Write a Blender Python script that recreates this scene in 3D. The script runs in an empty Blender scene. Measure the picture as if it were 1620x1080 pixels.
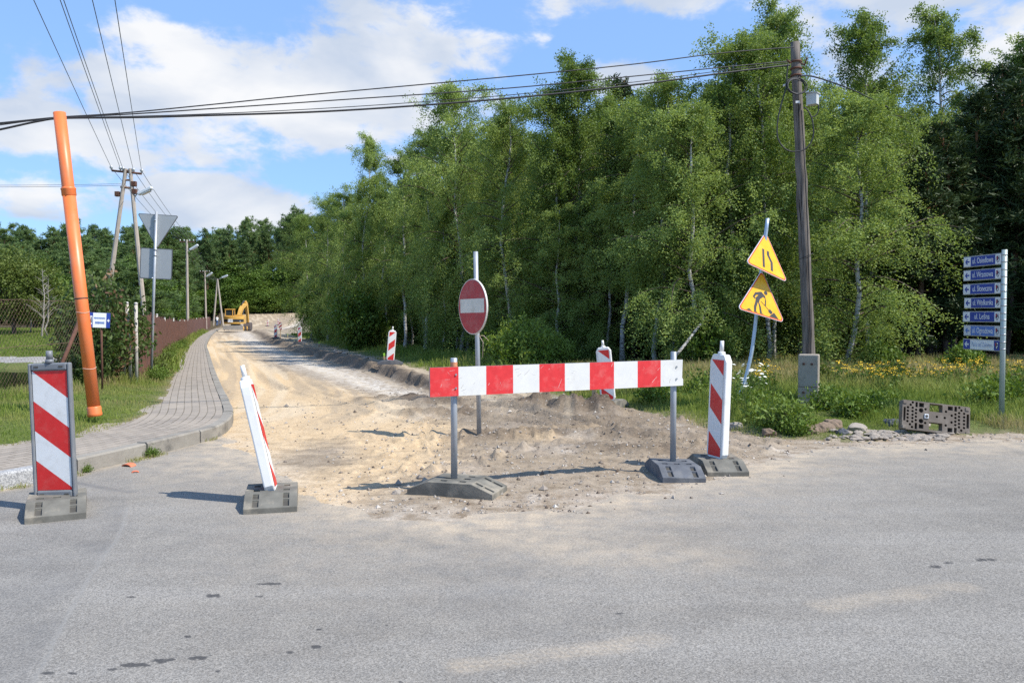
import bpy, bmesh, math, random
import numpy as np
from mathutils import Vector, Matrix

random.seed(7)
rng = np.random.default_rng(11)
R = math.radians
scene = bpy.context.scene
col = scene.collection

# ------------------------------------------------------------------ camera
PITCH = R(1.88)
FPX = 1308.0
cd = bpy.data.cameras.new('camera')
cam = bpy.data.objects.new('camera', cd)
col.objects.link(cam)
cam.location = (0, 0, 1.6)
cam.rotation_euler = (math.pi / 2 - PITCH, 0, 0)
cd.sensor_width = 22.3
cd.lens = 22.3 * FPX / 1620
cd.clip_start = 0.05
cd.clip_end = 3000
scene.camera = cam

# ------------------------------------------------------------------ light, sky, exposure
SUN = Vector((0.74, -0.30, 1.0)).normalized()
ld = bpy.data.lights.new('sun', 'SUN')
ld.energy = 4.5
ld.angle = R(0.5)
ld.color = (1.0, 0.95, 0.87)
sun = bpy.data.objects.new('sun', ld)
col.objects.link(sun)
sun.rotation_euler = SUN.to_track_quat('Z', 'Y').to_euler()
sun.location = (20, -10, 40)

vs = scene.view_settings
scene.display_settings.display_device = 'sRGB'
vs.view_transform = 'Standard'
vs.look = 'None'
vs.gamma = 1.0
vs.exposure = 0.47
scene.render.engine = 'CYCLES'
cy = scene.cycles
cy.max_bounces = 7
cy.diffuse_bounces = 3
cy.glossy_bounces = 3
cy.transmission_bounces = 4
cy.transparent_max_bounces = 8
cy.use_denoising = False
cy.sample_clamp_indirect = 8.0

world = bpy.data.worlds.new('World')
scene.world = world
world.use_nodes = True
wn, wl = world.node_tree.nodes, world.node_tree.links
wn.clear()


def wmath(op, a, b=None, clamp=False):
    n = wn.new('ShaderNodeMath'); n.operation = op; n.use_clamp = clamp
    for i, v in enumerate((a, b)):
        if v is None: continue
        if isinstance(v, (int, float)): n.inputs[i].default_value = v
        else: wl.new(v, n.inputs[i])
    return n.outputs[0]


def build_world():
    out = wn.new('ShaderNodeOutputWorld')
    sky = wn.new('ShaderNodeTexSky'); sky.sky_type = 'NISHITA'
    sky.sun_disc = False
    sky.sun_elevation = math.asin(SUN.z)
    sky.sun_rotation = math.atan2(SUN.x, SUN.y)
    sky.air_density = 1.0; sky.dust_density = 0.4; sky.ozone_density = 1.6
    bs = wn.new('ShaderNodeBackground'); bs.inputs[1].default_value = 0.135
    tint = wn.new('ShaderNodeMix'); tint.data_type = 'RGBA'; tint.blend_type = 'MULTIPLY'; tint.inputs[0].default_value = 1.0
    wl.new(sky.outputs[0], tint.inputs[6]); tint.inputs[7].default_value = (.66, .86, 1.12, 1)
    pale = wn.new('ShaderNodeMix'); pale.data_type = 'RGBA'; pale.inputs[0].default_value = .55
    wl.new(tint.outputs[2], pale.inputs[6]); pale.inputs[7].default_value = (2.1, 3.5, 6.1, 1)
    wl.new(pale.outputs[2], bs.inputs[0])
    tc = wn.new('ShaderNodeTexCoord')
    sep = wn.new('ShaderNodeSeparateXYZ'); wl.new(tc.outputs['Generated'], sep.inputs[0])
    az = wmath('ARCTAN2', sep.outputs[0], sep.outputs[1])
    el = wmath('ARCSINE', sep.outputs[2])
    cmb = wn.new('ShaderNodeCombineXYZ')
    wl.new(az, cmb.inputs[0]); wl.new(el, cmb.inputs[1])
    # clouds are stretched along the horizon
    def noise(scale, det, rough, off, sy=1.7):
        mp = wn.new('ShaderNodeMapping'); mp.inputs['Location'].default_value = (off, off * .37, off * .11)
        mp.inputs['Scale'].default_value = (1, sy, 1)
        wl.new(cmb.outputs[0], mp.inputs[0])
        n = wn.new('ShaderNodeTexNoise'); n.inputs['Scale'].default_value = scale
        n.inputs['Detail'].default_value = det; n.inputs['Roughness'].default_value = rough
        n.inputs['Distortion'].default_value = 0.25
        wl.new(mp.outputs[0], n.inputs[0])
        return n.outputs[0]
    n1 = noise(6.0, 9, .58, 3.1)
    n2 = noise(14.0, 7, .6, 8.7)
    dens = wmath('ADD', wmath('MULTIPLY', n1, 1.15), wmath('MULTIPLY', n2, .85))
    # banks of cloud: (px, py, half width, half height, weight) in the sky
    blobs = [(330, 180, 430, 112, .62), (620, 120, 215, 140, .66), (90, 230, 260, 80, .6), (580, 40, 190, 70, .5),
             (375, 330, 170, 55, .62), (60, 335, 160, 50, .6), (1010, 135, 110, 50, .55), (1000, 10, 240, 42, .40),
             (1500, 30, 260, 80, .55), (200, 95, 130, 60, .42), (-20, 60, 50, 60, .5), (1330, 120, 140, 80, .45),
             (650, 255, 120, 40, .4), (1750, 150, 300, 140, .5), (-350, 200, 300, 120, .5), (1000, -300, 700, 200, .35), (200, -260, 400, 130, .4)]
    acc = None
    for (bx, by, hw, hh, wgt) in blobs:
        a0 = math.atan2(bx - 810, FPX); e0 = math.atan2(497 - by, FPX)
        sx = FPX / hw; sy = FPX / hh
        mp = wn.new('ShaderNodeMapping')
        mp.inputs['Scale'].default_value = (sx, sy, 1)
        mp.inputs['Location'].default_value = (-a0 * sx, -e0 * sy, 0)
        wl.new(cmb.outputs[0], mp.inputs[0])
        g = wn.new('ShaderNodeTexGradient'); g.gradient_type = 'QUADRATIC_SPHERE'
        wl.new(mp.outputs[0], g.inputs[0])
        g2 = wmath('POWER', g.outputs['Fac'], .36)
        v = wmath('MULTIPLY', g2, wgt)
        acc = v if acc is None else wmath('MAXIMUM', acc, v)
    # elsewhere (outside the photo's window) ordinary broken cloud
    tot = wmath('ADD', dens, acc)
    mr = wn.new('ShaderNodeMapRange'); mr.interpolation_type = 'SMOOTHERSTEP'
    mr.inputs['From Min'].default_value = 1.16; mr.inputs['From Max'].default_value = 1.46
    wl.new(tot, mr.inputs[0])
    # shade: denser and lower parts of a cloud are greyer
    sh = noise(5.0, 6, .5, 5.3, 2.2)
    mr2 = wn.new('ShaderNodeMapRange')
    mr2.inputs['From Min'].default_value = .41; mr2.inputs['From Max'].default_value = .64
    wl.new(sh, mr2.inputs[0])
    cc = wn.new('ShaderNodeMix'); cc.data_type = 'RGBA'
    cc.inputs[6].default_value = (.44, .50, .60, 1); cc.inputs[7].default_value = (.70, .705, .715, 1)
    wl.new(mr2.outputs[0], cc.inputs[0])
    bc = wn.new('ShaderNodeBackground'); bc.inputs[1].default_value = 1.0
    wl.new(cc.outputs[2], bc.inputs[0])
    up = wn.new('ShaderNodeMapRange'); up.inputs['From Min'].default_value = 0.0; up.inputs['From Max'].default_value = .05
    wl.new(el, up.inputs[0])
    fac = wmath('MULTIPLY', wmath('MULTIPLY', mr.outputs[0], .97), up.outputs[0])
    mix = wn.new('ShaderNodeMixShader')
    wl.new(fac, mix.inputs[0]); wl.new(bs.outputs[0], mix.inputs[1]); wl.new(bc.outputs[0], mix.inputs[2])
    wl.new(mix.outputs[0], out.inputs[0])


build_world()

# ------------------------------------------------------------------ helpers: numbers
def sstep(x, a, b):
    t = np.clip((np.asarray(x, float) - a) / (b - a), 0, 1)
    return t * t * (3 - 2 * t)


_tab = np.random.default_rng(5).random((16, 256, 256))


def vnoise(x, y, seed=0):
    t = _tab[seed % 16]
    x = np.asarray(x, float); y = np.asarray(y, float)
    xi = np.floor(x).astype(int); yi = np.floor(y).astype(int)
    fx = x - xi; fy = y - yi
    fx = fx * fx * (3 - 2 * fx); fy = fy * fy * (3 - 2 * fy)
    a = t[xi & 255, yi & 255]; b = t[(xi + 1) & 255, yi & 255]
    c = t[xi & 255, (yi + 1) & 255]; d = t[(xi + 1) & 255, (yi + 1) & 255]
    return (a * (1 - fx) + b * fx) * (1 - fy) + (c * (1 - fx) + d * fx) * fy - .5


def fbm(x, y, size, octs=3, seed=0, gain=.5):
    v = 0; amp = 1.0; f = 1.0 / size
    for k in range(octs):
        v = v + amp * vnoise(x * f + 17.3 * k, y * f - 9.1 * k, seed + k)
        amp *= gain; f *= 2.03
    return v


ZP = np.array([(-50, 0), (14, 0), (28, -.18), (45, -.40), (60, -.5), (102, -.5), (140, -.65), (150, -.3), (175, 2.0), (220, 3.6), (420, 7)])


def zprof(y):
    return np.interp(y, ZP[:, 0], ZP[:, 1])


def ray(px, py):
    cx = (px - 810) / FPX; cyy = -(py - 540) / FPX
    return Vector((cx, math.cos(PITCH) + cyy * math.sin(PITCH), -math.sin(PITCH) + cyy * math.cos(PITCH)))


def at(px, py, Y):
    d = ray(px, py); t = Y / d.y
    return Vector((d.x * t, Y, 1.6 + d.z * t))


def on(px, py, dz=0.0):
    """where the sight line through a pixel meets the long profile of the ground (+dz)"""
    d = ray(px, py); lo, hi = .5, 400.
    for _ in range(60):
        m = (lo + hi) / 2; t = m / d.y
        if 1.6 + d.z * t > zprof(m) + dz: lo = m
        else: hi = m
    t = lo / d.y
    return (d.x * t, lo)


def xat(px, Y):
    return (px - 810) / FPX * Y


def catmull(pts, n=8):
    P = [np.array(p, float) for p in pts]
    P = [2 * P[0] - P[1]] + P + [2 * P[-1] - P[-2]]
    out = []
    for i in range(1, len(P) - 2):
        for k in range(n):
            t = k / n
            a, b, c, d = P[i - 1], P[i], P[i + 1], P[i + 2]
            out.append(.5 * ((2 * b) + (c - a) * t + (2 * a - 5 * b + 4 * c - d) * t * t + (3 * b - a - 3 * c + d) * t ** 3))
    out.append(P[-2])
    return np.array(out)


def sdist(x, y, poly):
    """signed distance to a polyline, positive on its left"""
    x = np.asarray(x, float); y = np.asarray(y, float)
    best = np.full(x.shape, 1e9); sg = np.ones(x.shape)
    for (ax, ay), (bx, by) in zip(poly[:-1], poly[1:]):
        dx, dy = bx - ax, by - ay; L2 = dx * dx + dy * dy + 1e-12
        t = np.clip(((x - ax) * dx + (y - ay) * dy) / L2, 0, 1)
        qx = x - ax - t * dx; qy = y - ay - t * dy
        d = qx * qx + qy * qy
        m = d < best - 1e-9
        best = np.where(m, d, best)
        sg = np.where(m, np.sign(dx * (y - ay) - dy * (x - ax)), sg)
    return np.sqrt(best) * sg


def pdist(x, y, poly):
    return np.abs(sdist(x, y, poly))


# ------------------------------------------------------------------ helpers: materials
MATS = {}


class NT:
    def __init__(s, name):
        s.m = bpy.data.materials.new(name); s.m.use_nodes = True
        s.n, s.l = s.m.node_tree.nodes, s.m.node_tree.links
        s.b = s.n['Principled BSDF']; s.out = s.n['Material Output']

    def add(s, t, **kw):
        n = s.n.new(t)
        for k, v in kw.items(): setattr(n, k, v)
        return n

    def put(s, sock, v):
        if isinstance(v, (int, float)): sock.default_value = v
        elif isinstance(v, tuple): sock.default_value = v if len(v) != 3 or sock.type == 'VECTOR' else (*v, 1)
        else: s.l.new(v, sock)

    def coord(s, kind='Object'):
        return s.add('ShaderNodeTexCoord').outputs[kind]

    def geo(s):
        return s.add('ShaderNodeNewGeometry').outputs['Position']

    def noise(s, vec, scale, det=4, rough=.55, dist=0, sc=None):
        if sc: vec = s.mapping(vec, sc)
        n = s.add('ShaderNodeTexNoise'); s.l.new(vec, n.inputs[0])
        n.inputs['Scale'].default_value = scale; n.inputs['Detail'].default_value = det
        n.inputs['Roughness'].default_value = rough; n.inputs['Distortion'].default_value = dist
        return n.outputs[0]

    def voro(s, vec, scale, feat='F1', out='Distance', rand=1.0):
        n = s.add('ShaderNodeTexVoronoi'); n.feature = feat; s.l.new(vec, n.inputs[0])
        n.inputs['Scale'].default_value = scale; n.inputs['Randomness'].default_value = rand
        return n.outputs[out]

    def mapping(s, vec, sc, loc=(0, 0, 0), rot=(0, 0, 0)):
        m = s.add('ShaderNodeMapping'); s.l.new(vec, m.inputs[0])
        m.inputs['Scale'].default_value = sc; m.inputs['Location'].default_value = loc; m.inputs['Rotation'].default_value = rot
        return m.outputs[0]

    def math(s, op, a, b=0.0, clamp=False):
        n = s.add('ShaderNodeMath', operation=op, use_clamp=clamp); s.put(n.inputs[0], a); s.put(n.inputs[1], b)
        return n.outputs[0]

    def rng(s, v, a, b, c=0., d=1.):
        n = s.add('ShaderNodeMapRange'); s.put(n.inputs[0], v)
        for i, q in enumerate((a, b, c, d)): n.inputs[i + 1].default_value = q
        return n.outputs[0]

    def mix(s, f, a, b, mode='MIX'):
        n = s.add('ShaderNodeMix', data_type='RGBA', blend_type=mode)
        s.put(n.inputs[0], f); s.put(n.inputs[6], a); s.put(n.inputs[7], b)
        return n.outputs[2]

    def attr(s, name):
        return s.add('ShaderNodeAttribute', attribute_name=name).outputs['Fac']

    def bump(s, h, strength=.5, dist=.01, prev=None):
        n = s.add('ShaderNodeBump'); s.put(n.inputs['Height'], h)
        n.inputs['Strength'].default_value = strength; n.inputs['Distance'].default_value = dist
        if prev: s.l.new(prev, n.inputs['Normal'])
        s.l.new(n.outputs[0], s.b.inputs['Normal'])
        return n.outputs[0]

    def set(s, color=None, rough=None, metal=None, spec=None):
        if color is not None: s.put(s.b.inputs['Base Color'], color)
        if rough is not None: s.put(s.b.inputs['Roughness'], rough)
        if metal is not None: s.put(s.b.inputs['Metallic'], metal)
        if spec is not None: s.put(s.b.inputs['Specular IOR Level'], spec)
        return s.m


def plain(name, c, rough=.6, metal=0., var=.12, scale=6., dirt=None, dscale=3., damt=.5, bump=0., spec=.5):
    """one surface: its colour with a little uneven wear and an optional second colour of dirt in blotches"""
    if name in MATS: return MATS[name]
    t = NT(name); v = t.coord()
    n = t.noise(v, scale, 5)
    lo = tuple(x * (1 - var) for x in c); hi = tuple(min(1, x * (1 + var)) for x in c)
    cc = t.mix(t.rng(n, .3, .7), lo, hi)
    if dirt:
        d = t.noise(v, dscale, 8, .68)
        cc = t.mix(t.rng(d, .5, .72, 0, damt), cc, dirt)
    t.set(cc, t.rng(n, .3, .7, rough - .06, rough + .06), metal, spec)
    if bump: t.bump(t.noise(v, scale * 8, 5), bump, .004)
    MATS[name] = t.m
    return t.m


# ------------------------------------------------------------------ helpers: meshes
class MB:
    def __init__(s):
        s.v, s.f, s.mi, s.sm = [], [], [], []

    def add(s, verts, faces, m=0, smooth=False):
        o = len(s.v)
        s.v += [tuple(p) for p in verts]
        for f in faces:
            s.f.append(tuple(i + o for i in f)); s.mi.append(m); s.sm.append(smooth)
        return s

    def box(s, c, d, m=0, rot=None):
        hx, hy, hz = d[0] / 2, d[1] / 2, d[2] / 2
        P = [Vector((x, y, z)) for x in (-hx, hx) for y in (-hy, hy) for z in (-hz, hz)]
        if rot is not None: P = [rot @ p for p in P]
        c = Vector(c)
        return s.add([p + c for p in P], [(0, 1, 3, 2), (4, 6, 7, 5), (0, 4, 5, 1), (2, 3, 7, 6), (0, 2, 6, 4), (1, 5, 7, 3)], m)

    def tube(s, pts, radii, n=10, m=0, cap=True, smooth=True):
        pts = [Vector(p) for p in pts]
        if isinstance(radii, (int, float)): radii = [radii] * len(pts)
        V = []; up = None
        for i, p in enumerate(pts):
            t = (pts[min(i + 1, len(pts) - 1)] - pts[max(i - 1, 0)]).normalized()
            if up is None:
                up = Vector((0, 0, 1)) if abs(t.z) < .9 else Vector((1, 0, 0))
            a = t.cross(up).normalized(); up = a.cross(t).normalized()
            for k in range(n):
                q = 2 * math.pi * k / n
                V.append(p + (a * math.cos(q) + up * math.sin(q)) * radii[i])
        F = [(i * n + k, i * n + (k + 1) % n, (i + 1) * n + (k + 1) % n, (i + 1) * n + k) for i in range(len(pts) - 1) for k in range(n)]
        s.add(V, F, m, smooth)
        if cap:
            b = len(s.v) - len(V)
            s.f.append(tuple(b + k for k in reversed(range(n)))); s.mi.append(m); s.sm.append(False)
            e = b + (len(pts) - 1) * n
            s.f.append(tuple(e + k for k in range(n))); s.mi.append(m); s.sm.append(False)
        return s

    def cyl(s, a, b, r, r2=None, n=14, m=0, cap=True):
        return s.tube([a, b], [r, r if r2 is None else r2], n, m, cap)

    def prism(s, poly, y0, y1, m=0, mf=None, side=None):
        """outline in local x,z pushed from y0 (front) to y1 (back)"""
        n = len(poly)
        V = [(p[0], y0, p[1]) for p in poly] + [(p[0], y1, p[1]) for p in poly]
        o = len(s.v); s.v += V
        area = sum(poly[i][0] * poly[(i + 1) % n][1] - poly[(i + 1) % n][0] * poly[i][1] for i in range(n))
        idx = list(range(n)) if area > 0 else list(reversed(range(n)))
        s.f.append(tuple(o + i for i in idx)); s.mi.append(mf if mf is not None else m); s.sm.append(False)
        s.f.append(tuple(o + n + i for i in reversed(idx))); s.mi.append(m); s.sm.append(False)
        for k in range(n):
            a, b = idx[k], idx[(k + 1) % n]
            s.f.append((o + b, o + a, o + n + a, o + n + b)); s.mi.append(side if side is not None else m); s.sm.append(False)
        return s

    def xf(s, M):
        s.v = [tuple(M @ Vector(p)) for p in s.v]
        return s

    def build(s, name, mats, parent=None, bevel=0., loc=None):
        me = bpy.data.meshes.new(name)
        me.from_pydata(s.v, [], s.f)
        mats = mats if isinstance(mats, (list, tuple)) else [mats]
        for m in mats: me.materials.append(m)
        me.polygons.foreach_set('material_index', s.mi)
        me.polygons.foreach_set('use_smooth', s.sm)
        me.update()
        o = bpy.data.objects.new(name, me); col.objects.link(o)
        if parent: o.parent = parent
        if loc is not None: o.location = loc
        if bevel:
            b = o.modifiers.new('bevel', 'BEVEL'); b.width = bevel; b.segments = 2; b.limit_method = 'ANGLE'; b.angle_limit = R(40)
        return o

    def build_each(s, name, mats, parent=None, bevel=0.):
        """every connected piece becomes a part of its own"""
        par = list(range(len(s.v)))
        def find(a):
            while par[a] != a: par[a] = par[par[a]]; a = par[a]
            return a
        for f in s.f:
            for q in f[1:]: par[find(q)] = find(f[0])
        grp = {}
        for i, f in enumerate(s.f): grp.setdefault(find(f[0]), []).append(i)
        for r, fi in grp.items():
            ids = sorted({q for i in fi for q in s.f[i]}); mp = {q: k for k, q in enumerate(ids)}
            b = MB(); b.v = [s.v[q] for q in ids]; b.f = [tuple(mp[q] for q in s.f[i]) for i in fi]
            b.mi = [s.mi[i] for i in fi]; b.sm = [s.sm[i] for i in fi]
            b.build(name, mats, parent, bevel)


def npmesh(name, V, F, mats, parent=None, smooth=False, attrs=None, mi=None, uv=None, only_mesh=False):
    V = np.asarray(V, np.float32); F = np.asarray(F, np.int32)
    me = bpy.data.meshes.new(name)
    k = F.shape[1]
    me.vertices.add(len(V)); me.vertices.foreach_set('co', V.ravel())
    me.loops.add(F.size); me.loops.foreach_set('vertex_index', F.ravel())
    me.polygons.add(len(F))
    me.polygons.foreach_set('loop_start', np.arange(0, F.size, k, dtype=np.int32))
    me.polygons.foreach_set('use_smooth', np.full(len(F), smooth, bool))
    for m in (mats if isinstance(mats, (list, tuple)) else [mats]): me.materials.append(m)
    if mi is not None: me.polygons.foreach_set('material_index', np.asarray(mi, np.int32))
    for an, (dom, arr) in (attrs or {}).items():
        a = me.attributes.new(an, 'FLOAT', dom); a.data.foreach_set('value', np.asarray(arr, np.float32))
    if uv is not None:
        l = me.uv_layers.new(name='UVMap'); l.data.foreach_set('uv', np.asarray(uv, np.float32)[F.ravel()].ravel())
    me.update(calc_edges=True)
    if only_mesh: return me
    o = bpy.data.objects.new(name, me); col.objects.link(o)
    if parent: o.parent = parent
    return o


def tag(o, label=None, cat=None, group=None, kind=None):
    if label: o['label'] = label
    if cat: o['category'] = cat
    if group: o['group'] = group
    if kind: o['kind'] = kind
    return o


def thing(name, loc, label, cat, group=None, rz=0.):
    o = bpy.data.objects.new(name, None); col.objects.link(o)
    o.empty_display_size = .2
    o.location = loc; o.rotation_euler = (0, 0, rz)
    return tag(o, label, cat, group)


def copy_tree(o, parent=None):
    c = o.copy(); col.objects.link(c); c.parent = parent
    for ch in list(o.children): copy_tree(ch, c)
    return c


def text_mesh(txt, size, mat, parent, M, name='lettering', extrude=.0012, align='CENTER', squeeze=1.0):
    cu = bpy.data.curves.new('lettering', 'FONT')
    cu.body = txt; cu.size = size; cu.align_x = align; cu.align_y = 'CENTER'; cu.extrude = extrude
    cu.resolution_u = 3
    tmp = bpy.data.objects.new('lettering', cu); col.objects.link(tmp)
    dg = bpy.context.evaluated_depsgraph_get()
    me = bpy.data.meshes.new_from_object(tmp.evaluated_get(dg))
    bpy.data.objects.remove(tmp); bpy.data.curves.remove(cu)
    # letters drawn in x,y -> stand them up in x,z facing -y
    me.transform(M @ Matrix.Rotation(math.pi / 2, 4, 'X') @ Matrix.Diagonal((squeeze, 1, 1, 1)))
    me.materials.clear(); me.materials.append(mat)
    o = bpy.data.objects.new(name, me); col.objects.link(o)
    if parent: o.parent = parent
    return o


def clip(poly, a, b, c):
    """keep the part of a polygon where a*x+b*z+c >= 0"""
    out = []
    for i in range(len(poly)):
        p, q = poly[i], poly[(i + 1) % len(poly)]
        dp = a * p[0] + b * p[1] + c; dq = a * q[0] + b * q[1] + c
        if dp >= 0: out.append(p)
        if dp * dq < 0:
            t = dp / (dp - dq); out.append((p[0] + t * (q[0] - p[0]), p[1] + t * (q[1] - p[1])))
    return out


def T(x, y, z): return Matrix.Translation((x, y, z))
def RZ(a): return Matrix.Rotation(a, 4, 'Z')
def RX(a): return Matrix.Rotation(a, 4, 'X')
def RY(a): return Matrix.Rotation(a, 4, 'Y')

# ------------------------------------------------------------------ plan of the place
KERB = catmull([(-14, -3), (-9.2, 1.2), (-6.6, 4.2), (-5.2, 6.5), on(0, 775), on(130, 748), on(300, 705), on(352, 688), on(369, 668),
                on(364, 648), on(352, 622), on(340, 592), on(331, 562), on(328, 545), on(337, 529), on(349, 521)], 7)
EDGE = catmull([(-16, -1), (-10.8, 3.2), (-8.3, 5.6), (-6.8, 7.4), on(0, 706, .15), on(130, 690, .15), on(232, 655, .15), on(262, 628, .15),
                on(275, 600, .15), on(287, 572, .15), on(297, 550, .15), on(311, 535, .15), on(326, 526, .15), on(343, 519, .15)], 7)
FENCE = [(-7.6, 4.0), (-7.9, 12.8), (-8.15, 17.4), on(240, 583, .3), on(264, 556, .3), on(300, 531, .3), on(333, 517, .3)]
# right cut of the dug road, as x at a given y, and the outer edge of the bare verge
CUT = np.array([(-1, 9), (-.6, 13.5), (-1.2, 16.2), on(690, 622, -.1), on(600, 590, -.1), on(500, 563, -.1), on(430, 541, -.1), on(402, 524, -.1), (-31, 112), (-36, 135), (-40, 175), (-44, 230)])
VERGE = np.array([(3.3, 10.7), on(1080, 665), on(980, 645), on(900, 628), on(760, 606), on(700, 598), on(640, 585), on(560, 561), on(500, 545), on(455, 531), (-22, 92), (-27, 135), (-33, 175), (-38, 230)])


def xcut(y): return np.interp(y, CUT[:, 1], CUT[:, 0])
def xverge(y): return np.interp(y, VERGE[:, 1], VERGE[:, 0])


YB = np.array([(-6, 14), on(362, 700), on(440, 745), on(475, 778), on(545, 806), on(700, 818), on(880, 808), on(1040, 778), on(1200, 738), on(1310, 710), on(1620, 697), (12, 10.9), (40, 12.5)])


def yb(x): return np.interp(x, YB[:, 0], YB[:, 1])


YG = np.array([(3.2, 11.0), on(1180, 688), on(1260, 694), on(1340, 697), on(1440, 692), on(1540, 690), on(1620, 684), (12, 11.4), (40, 13)])


def yg(x): return np.interp(x, YG[:, 0], YG[:, 1])


POND_C, POND_R = (-25.0, 23.5), (14.0, 10.2)
PIXY = lambda px, py, dz=0: on(px, py, dz)
MOUNDS = [(on(645, 636), .45, .25, .16), (on(610, 632), .5, .2, .1), (on(700, 640), .5, .35, .13), (on(665, 655), .35, .25, .08), (on(845, 643), .5, .28, .26), (on(905, 650), .6, .35, .30),
          (on(950, 655), .5, .3, .2), (on(775, 692), .45, .3, .08), (on(860, 690), .6, .25, .07), (on(1010, 690), .7, .35, .06),
          (on(960, 665), .8, .3, .05), (on(730, 655), .5, .3, .09), (on(985, 712), .35, .18, .06), (on(930, 705), .3, .2, .05), (on(1060, 715), .4, .2, .06)]
RUTS = [(catmull([on(414, 572), on(415, 585), on(421, 600), on(440, 614)]), .07), (catmull([on(428, 574), on(448, 594), on(480, 612), on(520, 626)]), .07),
        (catmull([on(470, 596), on(530, 625), on(600, 648), on(690, 672)]), .05), (catmull([on(378, 560), on(372, 590), on(385, 620)]), .05),
        (catmull([on(620, 640), on(760, 660), on(900, 680), on(1060, 700), on(1200, 712)]), .08),
        (catmull([on(700, 632), on(820, 650), on(930, 672), on(1100, 690), on(1220, 702)]), .08),
        (catmull([on(560, 690), on(660, 700), on(800, 690), on(1000, 676)]), .04)]


def zones(x, y):
    """how far inside each zone of the ground a point is"""
    dk = sdist(x, y, KERB)
    di = sdist(x, y, EDGE)
    wob = fbm(x, y, .9, 4, 3) * .5
    right = np.where(x > 3.3, y - yg(x) + wob * .5, x - xverge(y) + wob * np.clip(y / 20, .4, 1.5))
    right = np.where((y < 10.6) & (x <= 3.3), -1, right)
    left = dk - .06
    behind = -9 - y
    grass = (left > 0) | ((right > 0) & (y > 9)) | (behind > 0) | ((x < -60) & (y < 30))
    dirt_d = y - yb(x) + fbm(x, y, .5, 4, 6) * .45
    dirt = (~grass) & (dirt_d > 0)
    return dk, di, right, grass, dirt, dirt_d


def height(x, y, detail=True):
    x = np.asarray(x, float); y = np.asarray(y, float)
    dk, di, right, grass, dirt, dd = zones(x, y)
    z = zprof(y).copy() if np.ndim(y) else np.array(zprof(y))
    far = sstep(y, 15, 21)
    # dug road bed, cut edge with crumbly lip, bare verge
    s = x - xcut(y) + fbm(x, y, .7, 3, 1) * .35 * np.clip(y / 22, .6, 1.5)
    w = np.clip(y / 95, .14, .55)
    onroad = (dk < 0)
    bed = -.10 * far
    lip = np.exp(-((s - w * .5) / (w * 1.2)) ** 2) * far * (.05 + .11 * fbm(x, y, .45, 4, 2) + .05 * fbm(x, y, .16, 2, 3))
    verge = .13 * far * (1 - sstep(y, 60, 95) * .5)
    rs = np.where(onroad, bed + (verge - bed) * sstep(s, -w * .5, w * .45) + lip * onroad, 0)
    z = z + rs
    edge_up = .06 * sstep(dk, -.6, 0) * far * onroad
    z = z + edge_up
    # left: pavement, verge, fence, pond
    lft = dk > 0
    df = sdist(x, y, FENCE)
    hl = np.where(di < 0, .09 * sstep(dk, .05, .13), .135 + .15 * sstep(di, 0, 1.8))
    hl = hl + np.where(di > 0, fbm(x, y, .6, 3, 4) * .05, 0)
    low = -.45 + .95 * sstep(y, 36, 58) - zprof(np.minimum(y, 60)) * sstep(y, 30, 50) * 0
    low = np.where(y > 34, low, -.45) + np.where(y > 60, sstep(y, 60, 110) * -.25, 0)
    back = sstep(df, .3, 2.6)
    nearroad = sstep(y, 52, 75) * sstep(-df + 26, 0, 14)
    zl = z + hl
    zl = zl * (1 - back) + (low) * back
    pe = np.sqrt(((x - POND_C[0]) / POND_R[0]) ** 2 + ((y - POND_C[1]) / POND_R[1]) ** 2)
    zl = np.where(df > .3, zl - .55 * sstep(pe, 1.08, .92), zl)
    z = np.where(lft, zl, z)
    # right: grass and wood
    rg = (right > 0) & ~lft & (y > 9)
    z = np.where(rg, z + np.clip(right, 0, 1) * .04 + fbm(x, y, 2.2, 3, 5) * .12 * np.clip(right, 0, 1), z)
    if detail:
        soil = np.where(dirt, sstep(dd, 0, 1.7), 0)
        near = 1 - sstep(y, 24, 60)
        rough = np.clip(.35 + 1.0 * sstep(x - np.interp(y, [6, 10, 14, 18, 30], [-1.2, -1.4, -1.6, -2.2, -7]), -.6, 1.2), 0, 1)
        z = z + soil * near * (fbm(x, y, .9, 3, 7) * .022 + fbm(x, y, .22, 3, 8) * .024 * rough + fbm(x, y, .07, 2, 9) * .014 * rough)
        clod = np.maximum(0, fbm(x, y, .16, 2, 12) - .22) * .22 * rough * np.clip(fbm(x, y, 1.1, 2, 13) * 2.4 + .4, 0, 1)
        z = z + soil * near * clod
        for (c, rx, ry, a) in MOUNDS:
            m = ((x - c[0]) / rx) ** 2 + ((y - c[1]) / ry) ** 2
            z = z + np.where(m < 7, a * np.exp(-m) * (1 + 1.1 * fbm(x, y, .2, 3, 10)), 0) * dirt
        for pl, a in RUTS:
            d = pdist(x, y, pl); ww = np.clip(y / 16, .55, 1.6) * .13
            g = .6 * a * (-np.exp(-(d / ww) ** 2) + .9 * np.exp(-((d - 1.9 * ww) / (.7 * ww)) ** 2))
            tread = 1 + .35 * np.sin((x * .8 + y * .6) * 2 * math.pi / .16)
            z = z + np.where(dirt, g * tread, 0)
        # scattered hummocks in the verge and the wood floor
        z = z + np.where(rg, fbm(x, y, .5, 3, 11) * .06, 0)
    return z


def hz(x, y):
    return float(height(np.array([x]), np.array([y]))[0])


def G(px, py):
    """point of the built ground seen at a pixel"""
    x, y = on(px, py)
    for _ in range(6):
        z = hz(x, y); x, y = on(px, py, z - float(zprof(y)))
    return Vector((x, y, hz(x, y)))


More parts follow.
